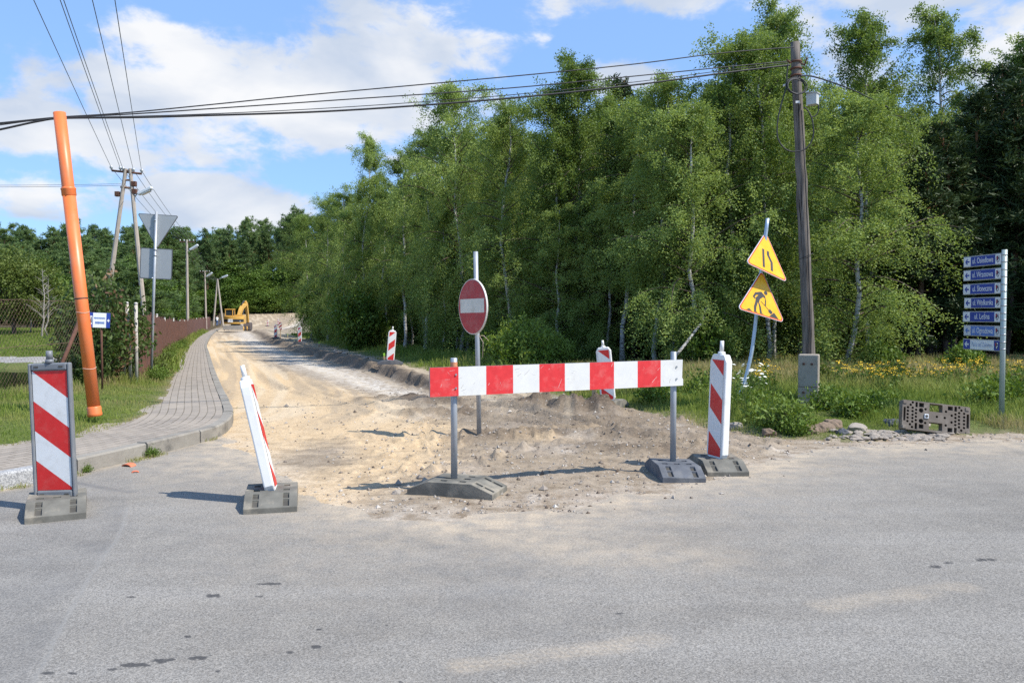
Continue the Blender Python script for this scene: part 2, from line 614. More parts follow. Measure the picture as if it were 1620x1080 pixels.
# ------------------------------------------------------------------ materials of the ground
def asphalt_material():
    t = NT('asphalt'); p = t.geo()
    big = t.noise(p, .55, 6, .6); mid = t.noise(p, 3.2, 6, .62)
    streak = t.noise(p, .9, 5, .6, sc=(.35, 2.2, 1))
    agg = t.voro(p, 170, out='Color'); sepc = t.add('ShaderNodeSeparateColor'); t.l.new(agg, sepc.inputs[0])
    agg2 = t.voro(p, 46, out='Distance')
    base = t.mix(t.rng(big, .3, .7), (.166, .155, .138), (.228, .213, .189))
    base = t.mix(t.rng(mid, .35, .7, 0, .45), base, (.265, .249, .22))
    base = t.mix(t.rng(streak, .46, .66, 0, .5), base, (.275, .26, .235))
    sp = t.rng(sepc.outputs[0], 0, 1, .55, 1.42)
    base = t.mix(1.0, base, t.mix(0.0, (1, 1, 1), (1, 1, 1)), 'MULTIPLY')
    v = t.add('ShaderNodeVectorMath', operation='SCALE'); t.l.new(base, v.inputs[0]); t.l.new(sp, v.inputs['Scale'])
    c = t.mix(t.attr('old'), v.outputs[0], t.mix(t.rng(mid, .35, .65), (.10, .10, .10), (.17, .167, .163)))
    dn = t.noise(p, 5.0, 7, .65)
    dust = t.math('MULTIPLY', t.attr('dust'), t.rng(dn, .25, .62), True)
    c = t.mix(dust, c, t.mix(t.rng(t.noise(p, 60, 3), .3, .7), (.36, .29, .205), (.52, .435, .325)))
    c = t.mix(t.attr('tar'), c, (.035, .035, .037))
    c = t.mix(t.attr('seam'), c, (.25, .24, .22))
    t.set(c, t.rng(mid, .3, .7, .78, .95), 0, .35)
    h = t.math('ADD', t.math('MULTIPLY', agg2, .8), t.math('MULTIPLY', sepc.outputs[0], .5))
    t.bump(h, .55, .006)
    return t.m


def dirt_material():
    t = NT('bare_soil'); p = t.geo()
    n0 = t.noise(p, .8, 7, .62); n1 = t.noise(p, 4.5, 8, .65); n2 = t.noise(p, 26, 6, .65)
    sand = t.mix(t.rng(n1, .3, .7), (.47, .34, .20), (.59, .445, .275))
    soil = t.mix(t.rng(n1, .3, .7), (.215, .166, .115), (.36, .288, .205))
    soil = t.mix(t.rng(n0, .5, .7, 0, .7), soil, (.40, .34, .275))
    tr = t.attr('track')
    w = t.math('ADD', t.attr('sand'), t.rng(n0, .25, .75, -.22, .22))
    w = t.math('ADD', w, t.rng(n1, .3, .7, -.12, .12), True)
    c = t.mix(t.rng(w, .3, .7), soil, sand)
    c = t.mix(t.rng(tr, .52, .72, 0, .55), c, (.30, .245, .18))
    c = t.mix(t.rng(tr, .44, .28, 0, .45), c, (.60, .50, .36))
    c = t.mix(t.math('MULTIPLY', t.attr('chalk'), t.rng(n1, .38, .6), True), c, (.60, .56, .50))
    c = t.mix(t.math('MULTIPLY', t.attr('dark'), t.rng(n1, .1, .45), True), c, t.mix(t.rng(n2, .3, .7), (.06, .044, .031), (.145, .108, .077)))
    c = t.mix(t.math('MULTIPLY', t.attr('green'), t.rng(n1, .40, .55), True), c, (.10, .125, .045))
    v = t.voro(p, 34, out='Color'); sc_ = t.add('ShaderNodeSeparateColor'); t.l.new(v, sc_.inputs[0])
    peb = t.math('MULTIPLY', t.rng(sc_.outputs[0], .90, .97), t.rng(t.voro(p, 34), .32, .2), True)
    c = t.mix(t.math('MULTIPLY', peb, .8), c, t.mix(sc_.outputs[1], (.30, .27, .24), (.66, .62, .56)))
    f = t.rng(n2, .25, .75, .78, 1.2)
    vm = t.add('ShaderNodeVectorMath', operation='SCALE'); t.l.new(c, vm.inputs[0]); t.l.new(f, vm.inputs['Scale'])
    t.set(vm.outputs[0], .95, 0, .15)
    b = t.bump(t.math('ADD', t.math('MULTIPLY', n2, .5), n1), .7, .04)
    t.bump(t.math('ADD', peb, t.noise(p, 90, 4, .7)), .45, .01, b)
    return t.m


def ground_material():
    t = NT('turf'); p = t.geo()
    n0 = t.noise(p, .5, 6, .6); n1 = t.noise(p, 5, 7, .65); n2 = t.noise(p, 45, 4, .7)
    g = t.mix(t.rng(n1, .3, .7), (.075, .115, .022), (.135, .165, .045))
    g = t.mix(t.rng(n0, .5, .72, 0, .6), g, (.23, .20, .085))
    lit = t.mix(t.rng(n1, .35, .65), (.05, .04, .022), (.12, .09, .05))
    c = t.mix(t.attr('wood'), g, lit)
    c = t.mix(t.math('MULTIPLY', t.attr('bare'), t.rng(n1, .3, .6), True), c, (.30, .235, .165))
    f = t.rng(n2, .25, .75, .65, 1.3)
    vm = t.add('ShaderNodeVectorMath', operation='SCALE'); t.l.new(c, vm.inputs[0]); t.l.new(f, vm.inputs['Scale'])
    t.set(vm.outputs[0], .95, 0, .15)
    t.bump(t.math('ADD', n1, t.math('MULTIPLY', n2, .6)), .8, .05)
    return t.m


def build_ground():
    dy = np.concatenate([np.arange(800, 120, -1.35), np.arange(120, 40, -.8), np.arange(40, 5, -.28)])
    rr = 1308 * 1.6 / dy
    rr = np.concatenate([[.02, .6, 1.2, 1.8, 2.2], rr, [430, 470, 520, 600, 760, 1000]])
    a1 = np.arange(-36, 36.001, .105)
    a2 = np.arange(36 + 3, 360 - 36, 4.0)
    ang = np.radians(np.concatenate([a1, a2]))
    nr, na = len(rr), len(ang)
    RRg, AA = np.meshgrid(rr, ang, indexing='ij')
    X = (RRg * np.sin(AA)).ravel(); Y = (RRg * np.cos(AA)).ravel()
    Z = height(X, Y)
    V = np.stack([X, Y, Z], 1)
    i, j = np.meshgrid(np.arange(nr - 1), np.arange(na), indexing='ij')
    j2 = (j + 1) % na
    F = np.stack([i * na + j, i * na + j2, (i + 1) * na + j2, (i + 1) * na + j], -1).reshape(-1, 4)[:, ::-1]
    C = V[F].mean(1)
    dk, di, right, grass, dirt, dd = zones(C[:, 0], C[:, 1])
    bank = (C[:, 1] > 35.2 + fbm(C[:, 0], C[:, 1], 3, 2, 1) * .4) & (C[:, 1] < 39.0) & (C[:, 0] < -18.5)
    zone = np.where(bank, 3, np.where(grass, 2, np.where(dirt, 1, 0)))

    def sub(k, name, mat, attrs):
        f = F[zone == k]
        u, inv = np.unique(f, return_inverse=True)
        v = V[u]
        at_ = attrs(v[:, 0], v[:, 1]) if attrs else {}
        o = npmesh(name, v, inv.reshape(-1, 4), mat, None, True, {n: ('POINT', a) for n, a in at_.items()})
        return tag(o, kind='structure')

    def a_asph(x, y):
        d = yb(x) - y
        dust = np.exp(-np.maximum(d, 0) / (.55 + .25 * fbm(x, y, 1.5, 3, 2))) * (.9 + .6 * fbm(x, y, .5, 4, 3))
        dust = dust + .55 * np.exp(-((x + 3.3) / .7) ** 2 - ((y - 9.2) / 1.4) ** 2) + .25 * np.exp(-np.maximum(d, 0) / 2.2)
        dkk = sdist(x, y, KERB)
        dust = np.maximum(dust, .9 * np.exp(-(dkk / .16) ** 2) * (.6 + fbm(x, y, .4, 3, 5)))
        # prints of dusty tyres
        tread = .5 + .5 * np.sin((x * .55 + y) * 2 * math.pi / .055) * np.sin((x - y * .3) * 2 * math.pi / .075)
        for (p0, p1, w, a) in ((on(735, 1052), on(1040, 1012), .085, .42), (on(1305, 958), on(1520, 928), .10, .42)):
            dd_ = pdist(x, y, [p0, p1])
            dust = dust + a * np.exp(-(dd_ / w) ** 4) * (.35 + .9 * tread)
        dust = dust + .35 * np.exp(-(pdist(x, y, [on(640, 800), on(900, 870), on(1100, 880)]) / .35) ** 2)
        seam = catmull([on(205, 782), on(190, 842), on(150, 900), on(120, 950), on(75, 1035), on(30, 1120)])
        sd = sdist(x, y, seam[::-1])
        old = .34 * sstep(sd, -.02, .05) * np.exp(-np.maximum(sd, 0) / .5) * (1 + 1.4 * fbm(x, y, .35, 4, 4)) * (pdist(x, y, seam) < 2)
        old = old + .30 * sstep(fbm(x, y, 1.4, 4, 8), .25, .6)
        seamv = .6 * np.exp(-((sd + .01 * fbm(x, y, .2, 2, 2)) / .014) ** 2)
        old = np.maximum(old, .9 * np.exp(-(pdist(x, y, [on(120, 763), on(165, 772), on(205, 778)]) / .05) ** 2))
        tar = np.zeros_like(x)
        for (px, py, w, h) in ((338, 942, 12, 3.2), (215, 1051, 30, 4.2), (248, 1046, 12, 3.5), (318, 1040, 15, 3.6), (180, 1058, 14, 2.4), (137, 1059, 9, 2.4), (118, 1064, 8, 2.4), (268, 1043, 8, 2),
                               (294, 1006, 7, 2), (500, 1023, 9, 3), (424, 923, 20, 1.5), (410, 943, 6, 1.2), (612, 989, 5, 1.4), (345, 1061, 5, 2), (75, 1064, 14, 2.6), (208, 944, 7, 1.3), (460, 1031, 5, 1.6),
                               (507, 995, 7, 1.4), (428, 1030, 4, 1.4), (387, 1010, 3, 1.2), (980, 970, 7, 1.3), (1480, 896, 8, 1.6), (1555, 885, 16, 1.8), (1500, 890, 8, 1.4), (1305, 822, 8, 1.4), (745, 712 + 187, 3, 1.2), (633, 1078, 5, 1.6), (335, 1036, 6, 1.5)):
            c = on(px, py); ww = w * c[1] / FPX; hh = h * c[1] ** 2 / (FPX * 1.6)
            m = ((x - c[0]) / ww) ** 2 + ((y - c[1]) / hh) ** 2
            tar = np.maximum(tar, np.where(m < 5, .8 * sstep(1.25 - m + 2.6 * fbm(x, y, .05, 3, 3), .25, .6), 0))
        return dict(dust=np.clip(dust, 0, 1), old=np.clip(old, 0, .8), tar=tar, seam=np.clip(seamv, 0, 1) * (y < 6.8))

    def a_dirt(x, y):
        mid = np.interp(y, [6, 9, 11, 13, 16, 20, 30, 50, 120], [-1.7, -.9, -.7, -1.4, -2.6, -4.2, -9, -16.2, -38])
        sand = np.clip(.85 - sstep(x - mid, -.9, 1.3) * .85, 0, 1)
        sand = sand * (1 - .55 * sstep(y, 60, 90))
        # an ochre patch right of the no-entry post
        for c, r in ((on(830, 695), 1.0), (on(900, 680), 1.0), (on(470, 690), 1.2), (on(560, 720), .7)):
            sand = np.maximum(sand, .5 * np.exp(-((x - c[0]) / r) ** 2 - ((y - c[1]) / (r * .5)) ** 2))
        sand = sand * (1 - .7 * np.exp(-((x + 2.2) / .55) ** 2 - ((y - 9.3) / 1.5) ** 2))
        s = x - xcut(y)
        far = sstep(y, 13, 19)
        dark = far * np.exp(-((s + .0) / np.clip(y / 60, .25, .6)) ** 2) * .75
        for (c, rx, ry, a) in MOUNDS:
            dark = np.maximum(dark, min(1, .35 + a * 4.5) * np.exp(-((x - c[0]) / (rx * 1.15)) ** 2 - ((y - c[1]) / (ry * 1.25)) ** 2))
        dark = np.maximum(dark, .45 * np.exp(-((x - 1.2) / 1.8) ** 2 - ((y - 12.2) / 1.5) ** 2))
        dark = np.maximum(dark, .25 * sstep(s, .2, .8) * far * sstep(fbm(x, y, 1.2, 3, 3), .05, .5))
        chalk = far * np.exp(-((s + np.clip(y / 20, .8, 1.6)) / np.clip(y / 28, .4, 1.0)) ** 2) * .9
        chalk = chalk + .35 * sstep(fbm(x, y, .8, 3, 9), .3, .6) * sstep(s, -3, 0) + .35 * np.exp(-np.maximum(y - yb(x), 0) / .5)
        green = sstep(s, .8, 2.2) * far * .9 * sstep(fbm(x, y, .9, 4, 6), -.1, .45)
        track = .5 + (vnoise(s * 2.6 + .3 * fbm(x, y, 3, 2, 2), y * .10, 6) * .8 + vnoise(s * 6.5, y * .16, 7) * .6) * sstep(y, 10, 15) * np.clip(1.2 - .0 * y, 0, 1)
        return dict(track=track, sand=sand, dark=np.clip(dark, 0, 1), chalk=np.clip(chalk, 0, 1), green=green)

    def a_grass(x, y):
        dk, di, right, grass, dirt, dd = zones(x, y)
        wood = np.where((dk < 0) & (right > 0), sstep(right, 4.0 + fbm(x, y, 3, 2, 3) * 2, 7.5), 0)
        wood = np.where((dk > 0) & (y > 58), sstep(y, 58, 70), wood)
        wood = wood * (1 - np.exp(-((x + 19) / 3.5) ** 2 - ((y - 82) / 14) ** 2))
        bare = np.where((dk < 0), np.exp(-np.maximum(right, 0) / .35), np.exp(-np.maximum(di, 0) / .12))
        return dict(wood=wood, bare=bare * .9)

    sub(0, 'asphalt_road', asphalt_material(), a_asph)
    sub(1, 'dirt_road', dirt_material(), a_dirt)
    sub(2, 'ground', ground_material(), a_grass)
    sub(3, 'bank_path', plain('weathered_concrete', (.30, .285, .26), .9, var=.2, scale=1.5, dirt=(.16, .17, .09), dscale=.8), None)


build_ground()

# ------------------------------------------------------------------ pond
def build_pond():
    t = NT('pond_water'); p = t.geo()
    t.set((.018, .024, .010), .04, 0, .5)
    t.bump(t.noise(p, 2.5, 3, .5, sc=(1, .4, 1)), .03, .05)
    n = 72
    V = [(POND_C[0], POND_C[1], -.62)] + [(POND_C[0] + POND_R[0] * 1.12 * math.cos(2 * math.pi * k / n), POND_C[1] + POND_R[1] * 1.12 * math.sin(2 * math.pi * k / n), -.62) for k in range(n)]
    b = MB(); b.add(V, [(0, 1 + k, 1 + (k + 1) % n) for k in range(n)])
    tag(b.build('pond_water', t.m), kind='structure')


build_pond()

# ------------------------------------------------------------------ pavement of small concrete blocks and its kerb
def resample(P, n):
    P = np.asarray(P, float); d = np.r_[0, np.cumsum(np.hypot(*np.diff(P, axis=0).T))]
    q = np.linspace(0, d[-1], n)
    return np.stack([np.interp(q, d, P[:, 0]), np.interp(q, d, P[:, 1])], 1)


def offset(P, d):
    t = np.gradient(P, axis=0); t /= np.linalg.norm(t, axis=1)[:, None]
    return P + np.stack([-t[:, 1], t[:, 0]], 1) * d


def build_pavement():
    # kerb stones
    K = resample(KERB, 5200)
    ds = np.r_[0, np.cumsum(np.hypot(*np.diff(K, axis=0).T))]
    Kin = offset(K, .14)
    for nm, mt in (('old', 0), ):
        pass
    t = NT('kerb_concrete'); p = t.geo()
    n1 = t.noise(p, 3, 6, .6); n2 = t.noise(p, 40, 5, .65); st = t.noise(p, 2.2, 8, .7)
    c = t.mix(t.rng(n1, .3, .7), (.22, .20, .17), (.32, .295, .25))
    c = t.mix(t.rng(st, .55, .68, 0, .75), c, (.10, .095, .085))
    c = t.mix(t.rng(n2, .5, .75, 0, .45), c, (.18, .165, .14))
    t.set(c, .92, 0, .2); t.bump(n2, .5, .01)
    tg = NT('granite_kerb'); p = tg.geo()
    s = tg.voro(p, 90, out='Color'); sc_ = tg.add('ShaderNodeSeparateColor'); tg.l.new(s, sc_.inputs[0])
    c = tg.mix(tg.rng(sc_.outputs[0], .1, .9), (.22, .22, .22), (.46, .455, .44))
    tg.set(c, .85, 0, .3); tg.bump(sc_.outputs[1], .4, .006)
    bK = MB()
    L = 0.0; i0 = 0; i = 0
    while i < len(K) - 2:
        Lst = 1.0 if ds[i] > ds[np.argmin(np.hypot(K[:, 0] + 4.35, K[:, 1] - 8.2))] else .9
        j = i
        while j < len(K) - 1 and ds[j] - ds[i] < Lst - .012: j += 1
        m = 0 if K[i, 1] > 8.0 else 1
        tilt = random.uniform(-.008, .008)
        ring = []
        idx = sorted(set(list(range(i, j + 1, 7)) + [j]))
        for k in idx:
            zt = float(zprof(K[k, 1])) + .155 + tilt; zb = zt - .34
            bvl = .018
            o, q = K[k], Kin[k]
            u = (q - o) / .14
            prof = [(o[0], o[1], zb), (o[0], o[1], zt - bvl), (o[0] + u[0] * bvl, o[1] + u[1] * bvl, zt), (q[0], q[1], zt), (q[0], q[1], zb)]
            ring.append(prof)
        V = [v for r in ring for v in r]; F = []
        for a in range(len(idx) - 1):
            for k in range(4):
                F.append((a * 5 + k, (a + 1) * 5 + k, (a + 1) * 5 + k + 1, a * 5 + k + 1)[::-1])
        F.append((0, 1, 2, 3, 4)); e = (len(idx) - 1) * 5; F.append((e + 4, e + 3, e + 2, e + 1, e))
        bK.add(V, F, m)
        i = j if ds[j] - ds[i] > .2 else j + 1
        if ds[min(i, len(K) - 1)] < ds[-1]:
            # mortar gap
            i = min(i + 1, len(K) - 1)
    tag(bK.build('kerb', [t.m, tg.m]), kind='structure')
    # block paving
    A = offset(resample(KERB, 260), .142); B = resample(EDGE, 260)
    # pair the two lines by nearest point so that courses follow the bend
    nB = resample(EDGE, 1500); out = []
    k0 = 0
    for a in A:
        d = np.hypot(nB[:, 0] - a[0], nB[:, 1] - a[1]); d[:k0] = 1e9; d[k0 + 60:] = 1e9
        k0 = int(np.argmin(d)); out.append(nB[k0])
    B = np.array(out)
    kern = np.ones(15) / 15
    for c in range(2):
        pad = np.r_[np.full(7, B[0, c]), B[:, c], np.full(7, B[-1, c])]
        B[:, c] = np.convolve(pad, kern, 'valid')
    m = 14; V = []; UV = []
    mid = (A + B) / 2; dm = np.r_[0, np.cumsum(np.hypot(*np.diff(mid, axis=0).T))]
    for k in range(len(A)):
        wd = np.hypot(*(B[k] - A[k]))
        for q in range(m):
            f = q / (m - 1) * 1.06
            P = A[k] + (B[k] - A[k]) * f
            z = float(zprof(P[1])) + .142 + .006 * float(vnoise(P[0] * 1.5, P[1] * 1.5, 3))
            V.append((P[0], P[1], z)); UV.append((dm[k], wd * f))
    F = [(a * m + q, (a + 1) * m + q, (a + 1) * m + q + 1, a * m + q + 1) for a in range(len(A) - 1) for q in range(m - 1)]
    t = NT('paving_blocks'); uv = t.coord('UV'); p = t.geo()
    br = t.add('ShaderNodeTexBrick'); t.l.new(uv, br.inputs[0])
    br.offset = .5; br.inputs['Scale'].default_value = 1.0
    br.inputs['Brick Width'].default_value = .2; br.inputs['Row Height'].default_value = .115
    br.inputs['Mortar Size'].default_value = .0075; br.inputs['Mortar Smooth'].default_value = .4; br.inputs['Bias'].default_value = 0
    br.inputs['Color1'].default_value = (.33, .285, .235, 1); br.inputs['Color2'].default_value = (.26, .228, .192, 1)
    br.inputs['Mortar'].default_value = (.12, .10, .07, 1)
    n1 = t.noise(p, 1.6, 6, .62); n2 = t.noise(p, 55, 4, .65)
    c = t.mix(t.rng(n1, .4, .7, 0, .5), br.outputs['Color'], (.42, .36, .285))
    c = t.mix(t.rng(n2, .45, .75, 0, .35), c, (.17, .15, .125))
    t.set(c, .92, 0, .2)
    t.bump(t.math('SUBTRACT', t.math('MULTIPLY', n2, .25), br.outputs['Fac']), .5, .008)
    o = npmesh('pavement', V, F, t.m, None, True, uv=UV)
    if o.data.polygons[len(F) // 2].normal.z < 0: o.data.flip_normals()
    tag(o, kind='structure')


build_pavement()

# ------------------------------------------------------------------ foliage materials
def leaf_material(name, lo, hi, trans=.35, rough=.5, tw=.22):
    t = NT(name); oi = t.add('ShaderNodeObjectInfo')
    p = t.geo()
    a = t.attr('tint')
    n = t.noise(p, .9, 3)
    f = t.math('ADD', t.math('MULTIPLY', a, .55), t.rng(n, .3, .7, -.1, .35))
    f = t.math('ADD', f, t.math('MULTIPLY', t.math('SUBTRACT', oi.outputs['Random'], .5), .45), True)
    c = t.mix(f, lo, hi)
    t.set(c, rough, 0, .18)
    tr = t.add('ShaderNodeBsdfTranslucent')
    h = t.add('ShaderNodeHueSaturation'); h.inputs['Hue'].default_value = .488; h.inputs['Saturation'].default_value = 1.15; h.inputs['Value'].default_value = 1.5
    t.l.new(c, h.inputs['Color']); t.l.new(h.outputs[0], tr.inputs[0])
    mx = t.add('ShaderNodeMixShader'); mx.inputs[0].default_value = tw
    t.l.new(t.b.outputs[0], mx.inputs[1]); t.l.new(tr.outputs[0], mx.inputs[2]); t.l.new(mx.outputs[0], t.out.inputs[0])
    return t.m


BIRCH_LEAF = leaf_material('birch_leaves', (.110, .170, .036), (.340, .425, .130), tw=.34)
PINE_LEAF = leaf_material('pine_needles', (.066, .118, .040), (.21, .285, .095), tw=.22)
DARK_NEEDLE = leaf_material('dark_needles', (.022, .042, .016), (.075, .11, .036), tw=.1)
FRESH_LEAF = leaf_material('fresh_leaves', (.13, .20, .03), (.36, .44, .11), tw=.3)
BROAD_LEAF = leaf_material('broad_leaves', (.065, .125, .020), (.19, .27, .055))
OLIVE_LEAF = leaf_material('olive_leaves', (.075, .110, .020), (.160, .200, .050))
HEDGE_LEAF = leaf_material('creeper_leaves', (.035, .065, .016), (.12, .165, .045))
DRY_LEAF = leaf_material('withered_leaves', (.15, .085, .05), (.33, .22, .14), tw=.1)
GRASS_MAT = None


def bark_birch():
    t = NT('birch_bark'); v = t.coord()
    a = t.noise(v, 5, 6, .7, sc=(1.2, 1.2, 5)); b = t.noise(v, 2.0, 4)
    c = t.mix(t.rng(a, .52, .6), t.mix(t.rng(b, .3, .7), (.40, .385, .36), (.62, .60, .57)), (.05, .045, .04))
    sep = t.add('ShaderNodeSeparateXYZ'); t.l.new(v, sep.inputs[0])
    low = t.rng(sep.outputs[2], .1, 1.3, 1, 0)
    c = t.mix(t.math('MULTIPLY', t.math('ADD', low, .0), t.rng(b, .35, .6), True), c, (.07, .06, .052))
    hi = t.attr('limb')
    c = t.mix(hi, c, (.10, .075, .06))
    t.set(c, .85, 0, .2); return t.m


def bark_pine():
    t = NT('pine_bark'); v = t.coord()
    a = t.noise(v, 4, 6, .65, sc=(2, 2, .7))
    sep = t.add('ShaderNodeSeparateXYZ'); t.l.new(v, sep.inputs[0])
    up = t.rng(sep.outputs[2], 3, 8)
    lo = t.mix(t.rng(a, .35, .65), (.06, .045, .035), (.16, .12, .095))
    hi = t.mix(t.rng(a, .35, .65), (.20, .095, .045), (.36, .19, .10))
    t.set(t.mix(up, lo, hi), .9, 0, .15); return t.m


BIRCH_BARK = bark_birch()
PINE_BARK = bark_pine()
DARK_BARK = plain('dark_bark', (.075, .06, .048), .9, var=.4, scale=9)
GREY_TWIG = plain('bare_twigs', (.30, .27, .235), .9, var=.25, scale=5)


class Tubes:
    """many tapered limbs gathered into one mesh"""
    def __init__(s): s.V, s.F, s.A, s.n = [], [], [], 0

    def limb(s, P, r0, r1, k=5, a=0.):
        P = np.asarray(P, float); m = len(P)
        t = np.gradient(P, axis=0); t /= (np.linalg.norm(t, axis=1)[:, None] + 1e-9)
        ref = np.where(np.abs(t[:, 2:3]) < .9, [[0, 0, 1.]], [[1., 0, 0]])
        u = np.cross(t, ref); u /= (np.linalg.norm(u, axis=1)[:, None] + 1e-9); w = np.cross(u, t)
        r = np.linspace(r0, r1, m) if np.isscalar(r0) else np.asarray(r0)
        q = np.arange(k) * 2 * math.pi / k
        V = P[:, None] + r[:, None, None] * (np.cos(q)[None, :, None] * u[:, None] + np.sin(q)[None, :, None] * w[:, None])
        s.V.append(V.reshape(-1, 3))
        i, j = np.meshgrid(np.arange(m - 1), np.arange(k), indexing='ij'); j2 = (j + 1) % k
        s.F.append(np.stack([i * k + j, i * k + j2, (i + 1) * k + j2, (i + 1) * k + j], -1).reshape(-1, 4) + s.n)
        s.A.append(np.full(m * k, a)); s.n += m * k

    def mesh(s, name, mat):
        return npmesh(name, np.concatenate(s.V), np.concatenate(s.F), mat, smooth=True, attrs={'limb': ('POINT', np.concatenate(s.A))}, only_mesh=True)


def leaves_mesh(name, P, size, mat, g, elong=1.45, hang=.35, tint=None, nrm=None):
    n = len(P)
    d = g.normal(size=(n, 3)); d[:, 2] -= hang * 2; d /= np.linalg.norm(d, axis=1)[:, None]
    q = g.normal(size=(n, 3))
    if nrm is not None: q = np.cross(d, nrm + .5 * q)
    u = q - (q * d).sum(1)[:, None] * d; u /= (np.linalg.norm(u, axis=1)[:, None] + 1e-9)
    s = (size * g.uniform(.7, 1.3, n))[:, None]
    a = P; b = P + d * s * elong * .45 + u * s * .42; c = P + d * s * elong; e = P + d * s * elong * .45 - u * s * .42
    V = np.stack([a, b, c, e], 1).reshape(-1, 3)
    F = np.arange(4 * n).reshape(-1, 4)
    tt = g.random(n) if tint is None else np.clip(tint + .35 * (g.random(n) - .5), 0, 1)
    return npmesh(name, V, F, mat, attrs={'tint': ('FACE', tt)}, only_mesh=True)


def birch_meshes(seed, h=10., cb=.18, Rc=1.9, nb=72, ntw=11, nlf=84, lsz=.043, mat=None, bark=None, lean=.0, peak=.42):
    g = np.random.default_rng(seed)
    tb = Tubes()
    m = 14; zz = np.linspace(0, h, m)
    wob = np.cumsum(g.normal(0, .07, (m, 2)), 0); wob -= wob[0]; wob[:, 0] += lean * zz
    tr = np.c_[wob, zz]
    r = .060 * h / 10 * (1 - zz / h) ** .8 + .012
    r[0] *= 1.35
    tb.limb(tr, r, None, 9, 0.)
    pts = []; tints = []
    for i in range(nb):
        f = (i + g.random()) / nb
        z0 = h * (cb + (1 - cb) * (f ** 1.05)) * .985
        t = (z0 / h - cb) / (1 - cb)
        prof = ((t + .10) / (peak + .10)) ** .5 if t < peak else ((1 - t) / (1 - peak)) ** .58
        L = Rc * max(prof, .2) * g.uniform(.5, 1.25)
        az = i * 2.39996 + g.normal(0, .5)
        rise = g.uniform(.35, 1.15) * (1.0 if t < .6 else 1.5); droop = g.uniform(.5, 1.3) * (1.2 - t * .7)
        s = np.linspace(0, 1, 6)
        c0 = np.array([np.interp(z0, zz, tr[:, 0]), np.interp(z0, zz, tr[:, 1]), z0])
        bend = g.normal(0, .25)
        P = c0 + np.c_[np.cos(az + bend * s) * L * s, np.sin(az + bend * s) * L * s, L * (rise * s - droop * s ** 2.2 * .75)]
        tb.limb(P, .022 * (L / 1.5) ** .7 * (1.2 - .6 * t) + .004, .004, 4, 1.)
        bt = g.random()
        for k in range(ntw):
            u = g.uniform(.18, 1.02)
            q0 = np.array([np.interp(u, s, P[:, c]) for c in range(3)])
            dirn = np.array([math.cos(az), math.sin(az), 0]) * g.uniform(0, .5) + g.normal(0, .34, 3) + [0, 0, -.55 - .55 * g.random()]
            if t > .78: dirn[2] += .95
            dirn /= np.linalg.norm(dirn)
            l = g.uniform(.35, 1.25) * (Rc / 1.9) * (1.1 - .55 * t)
            nn = int(nlf * g.uniform(.6, 1.4))
            v = g.random(nn) ** .8
            hangv = np.array([0, 0, -1.]) * .22 * l
            pp = q0 + dirn * l * v[:, None] + hangv * (v ** 2)[:, None] + g.normal(0, .055 + .03 * l, (nn, 3))
            pts.append(pp); tints.append(np.full(nn, .5 * bt + .5 * g.random()))
    P = np.concatenate(pts); ti = np.concatenate(tints)
    k = P[:, 2] > .25
    return tb.mesh('trunk', bark or BIRCH_BARK), leaves_mesh('crown', P[k], lsz, mat or BIRCH_LEAF, g, tint=ti[k])


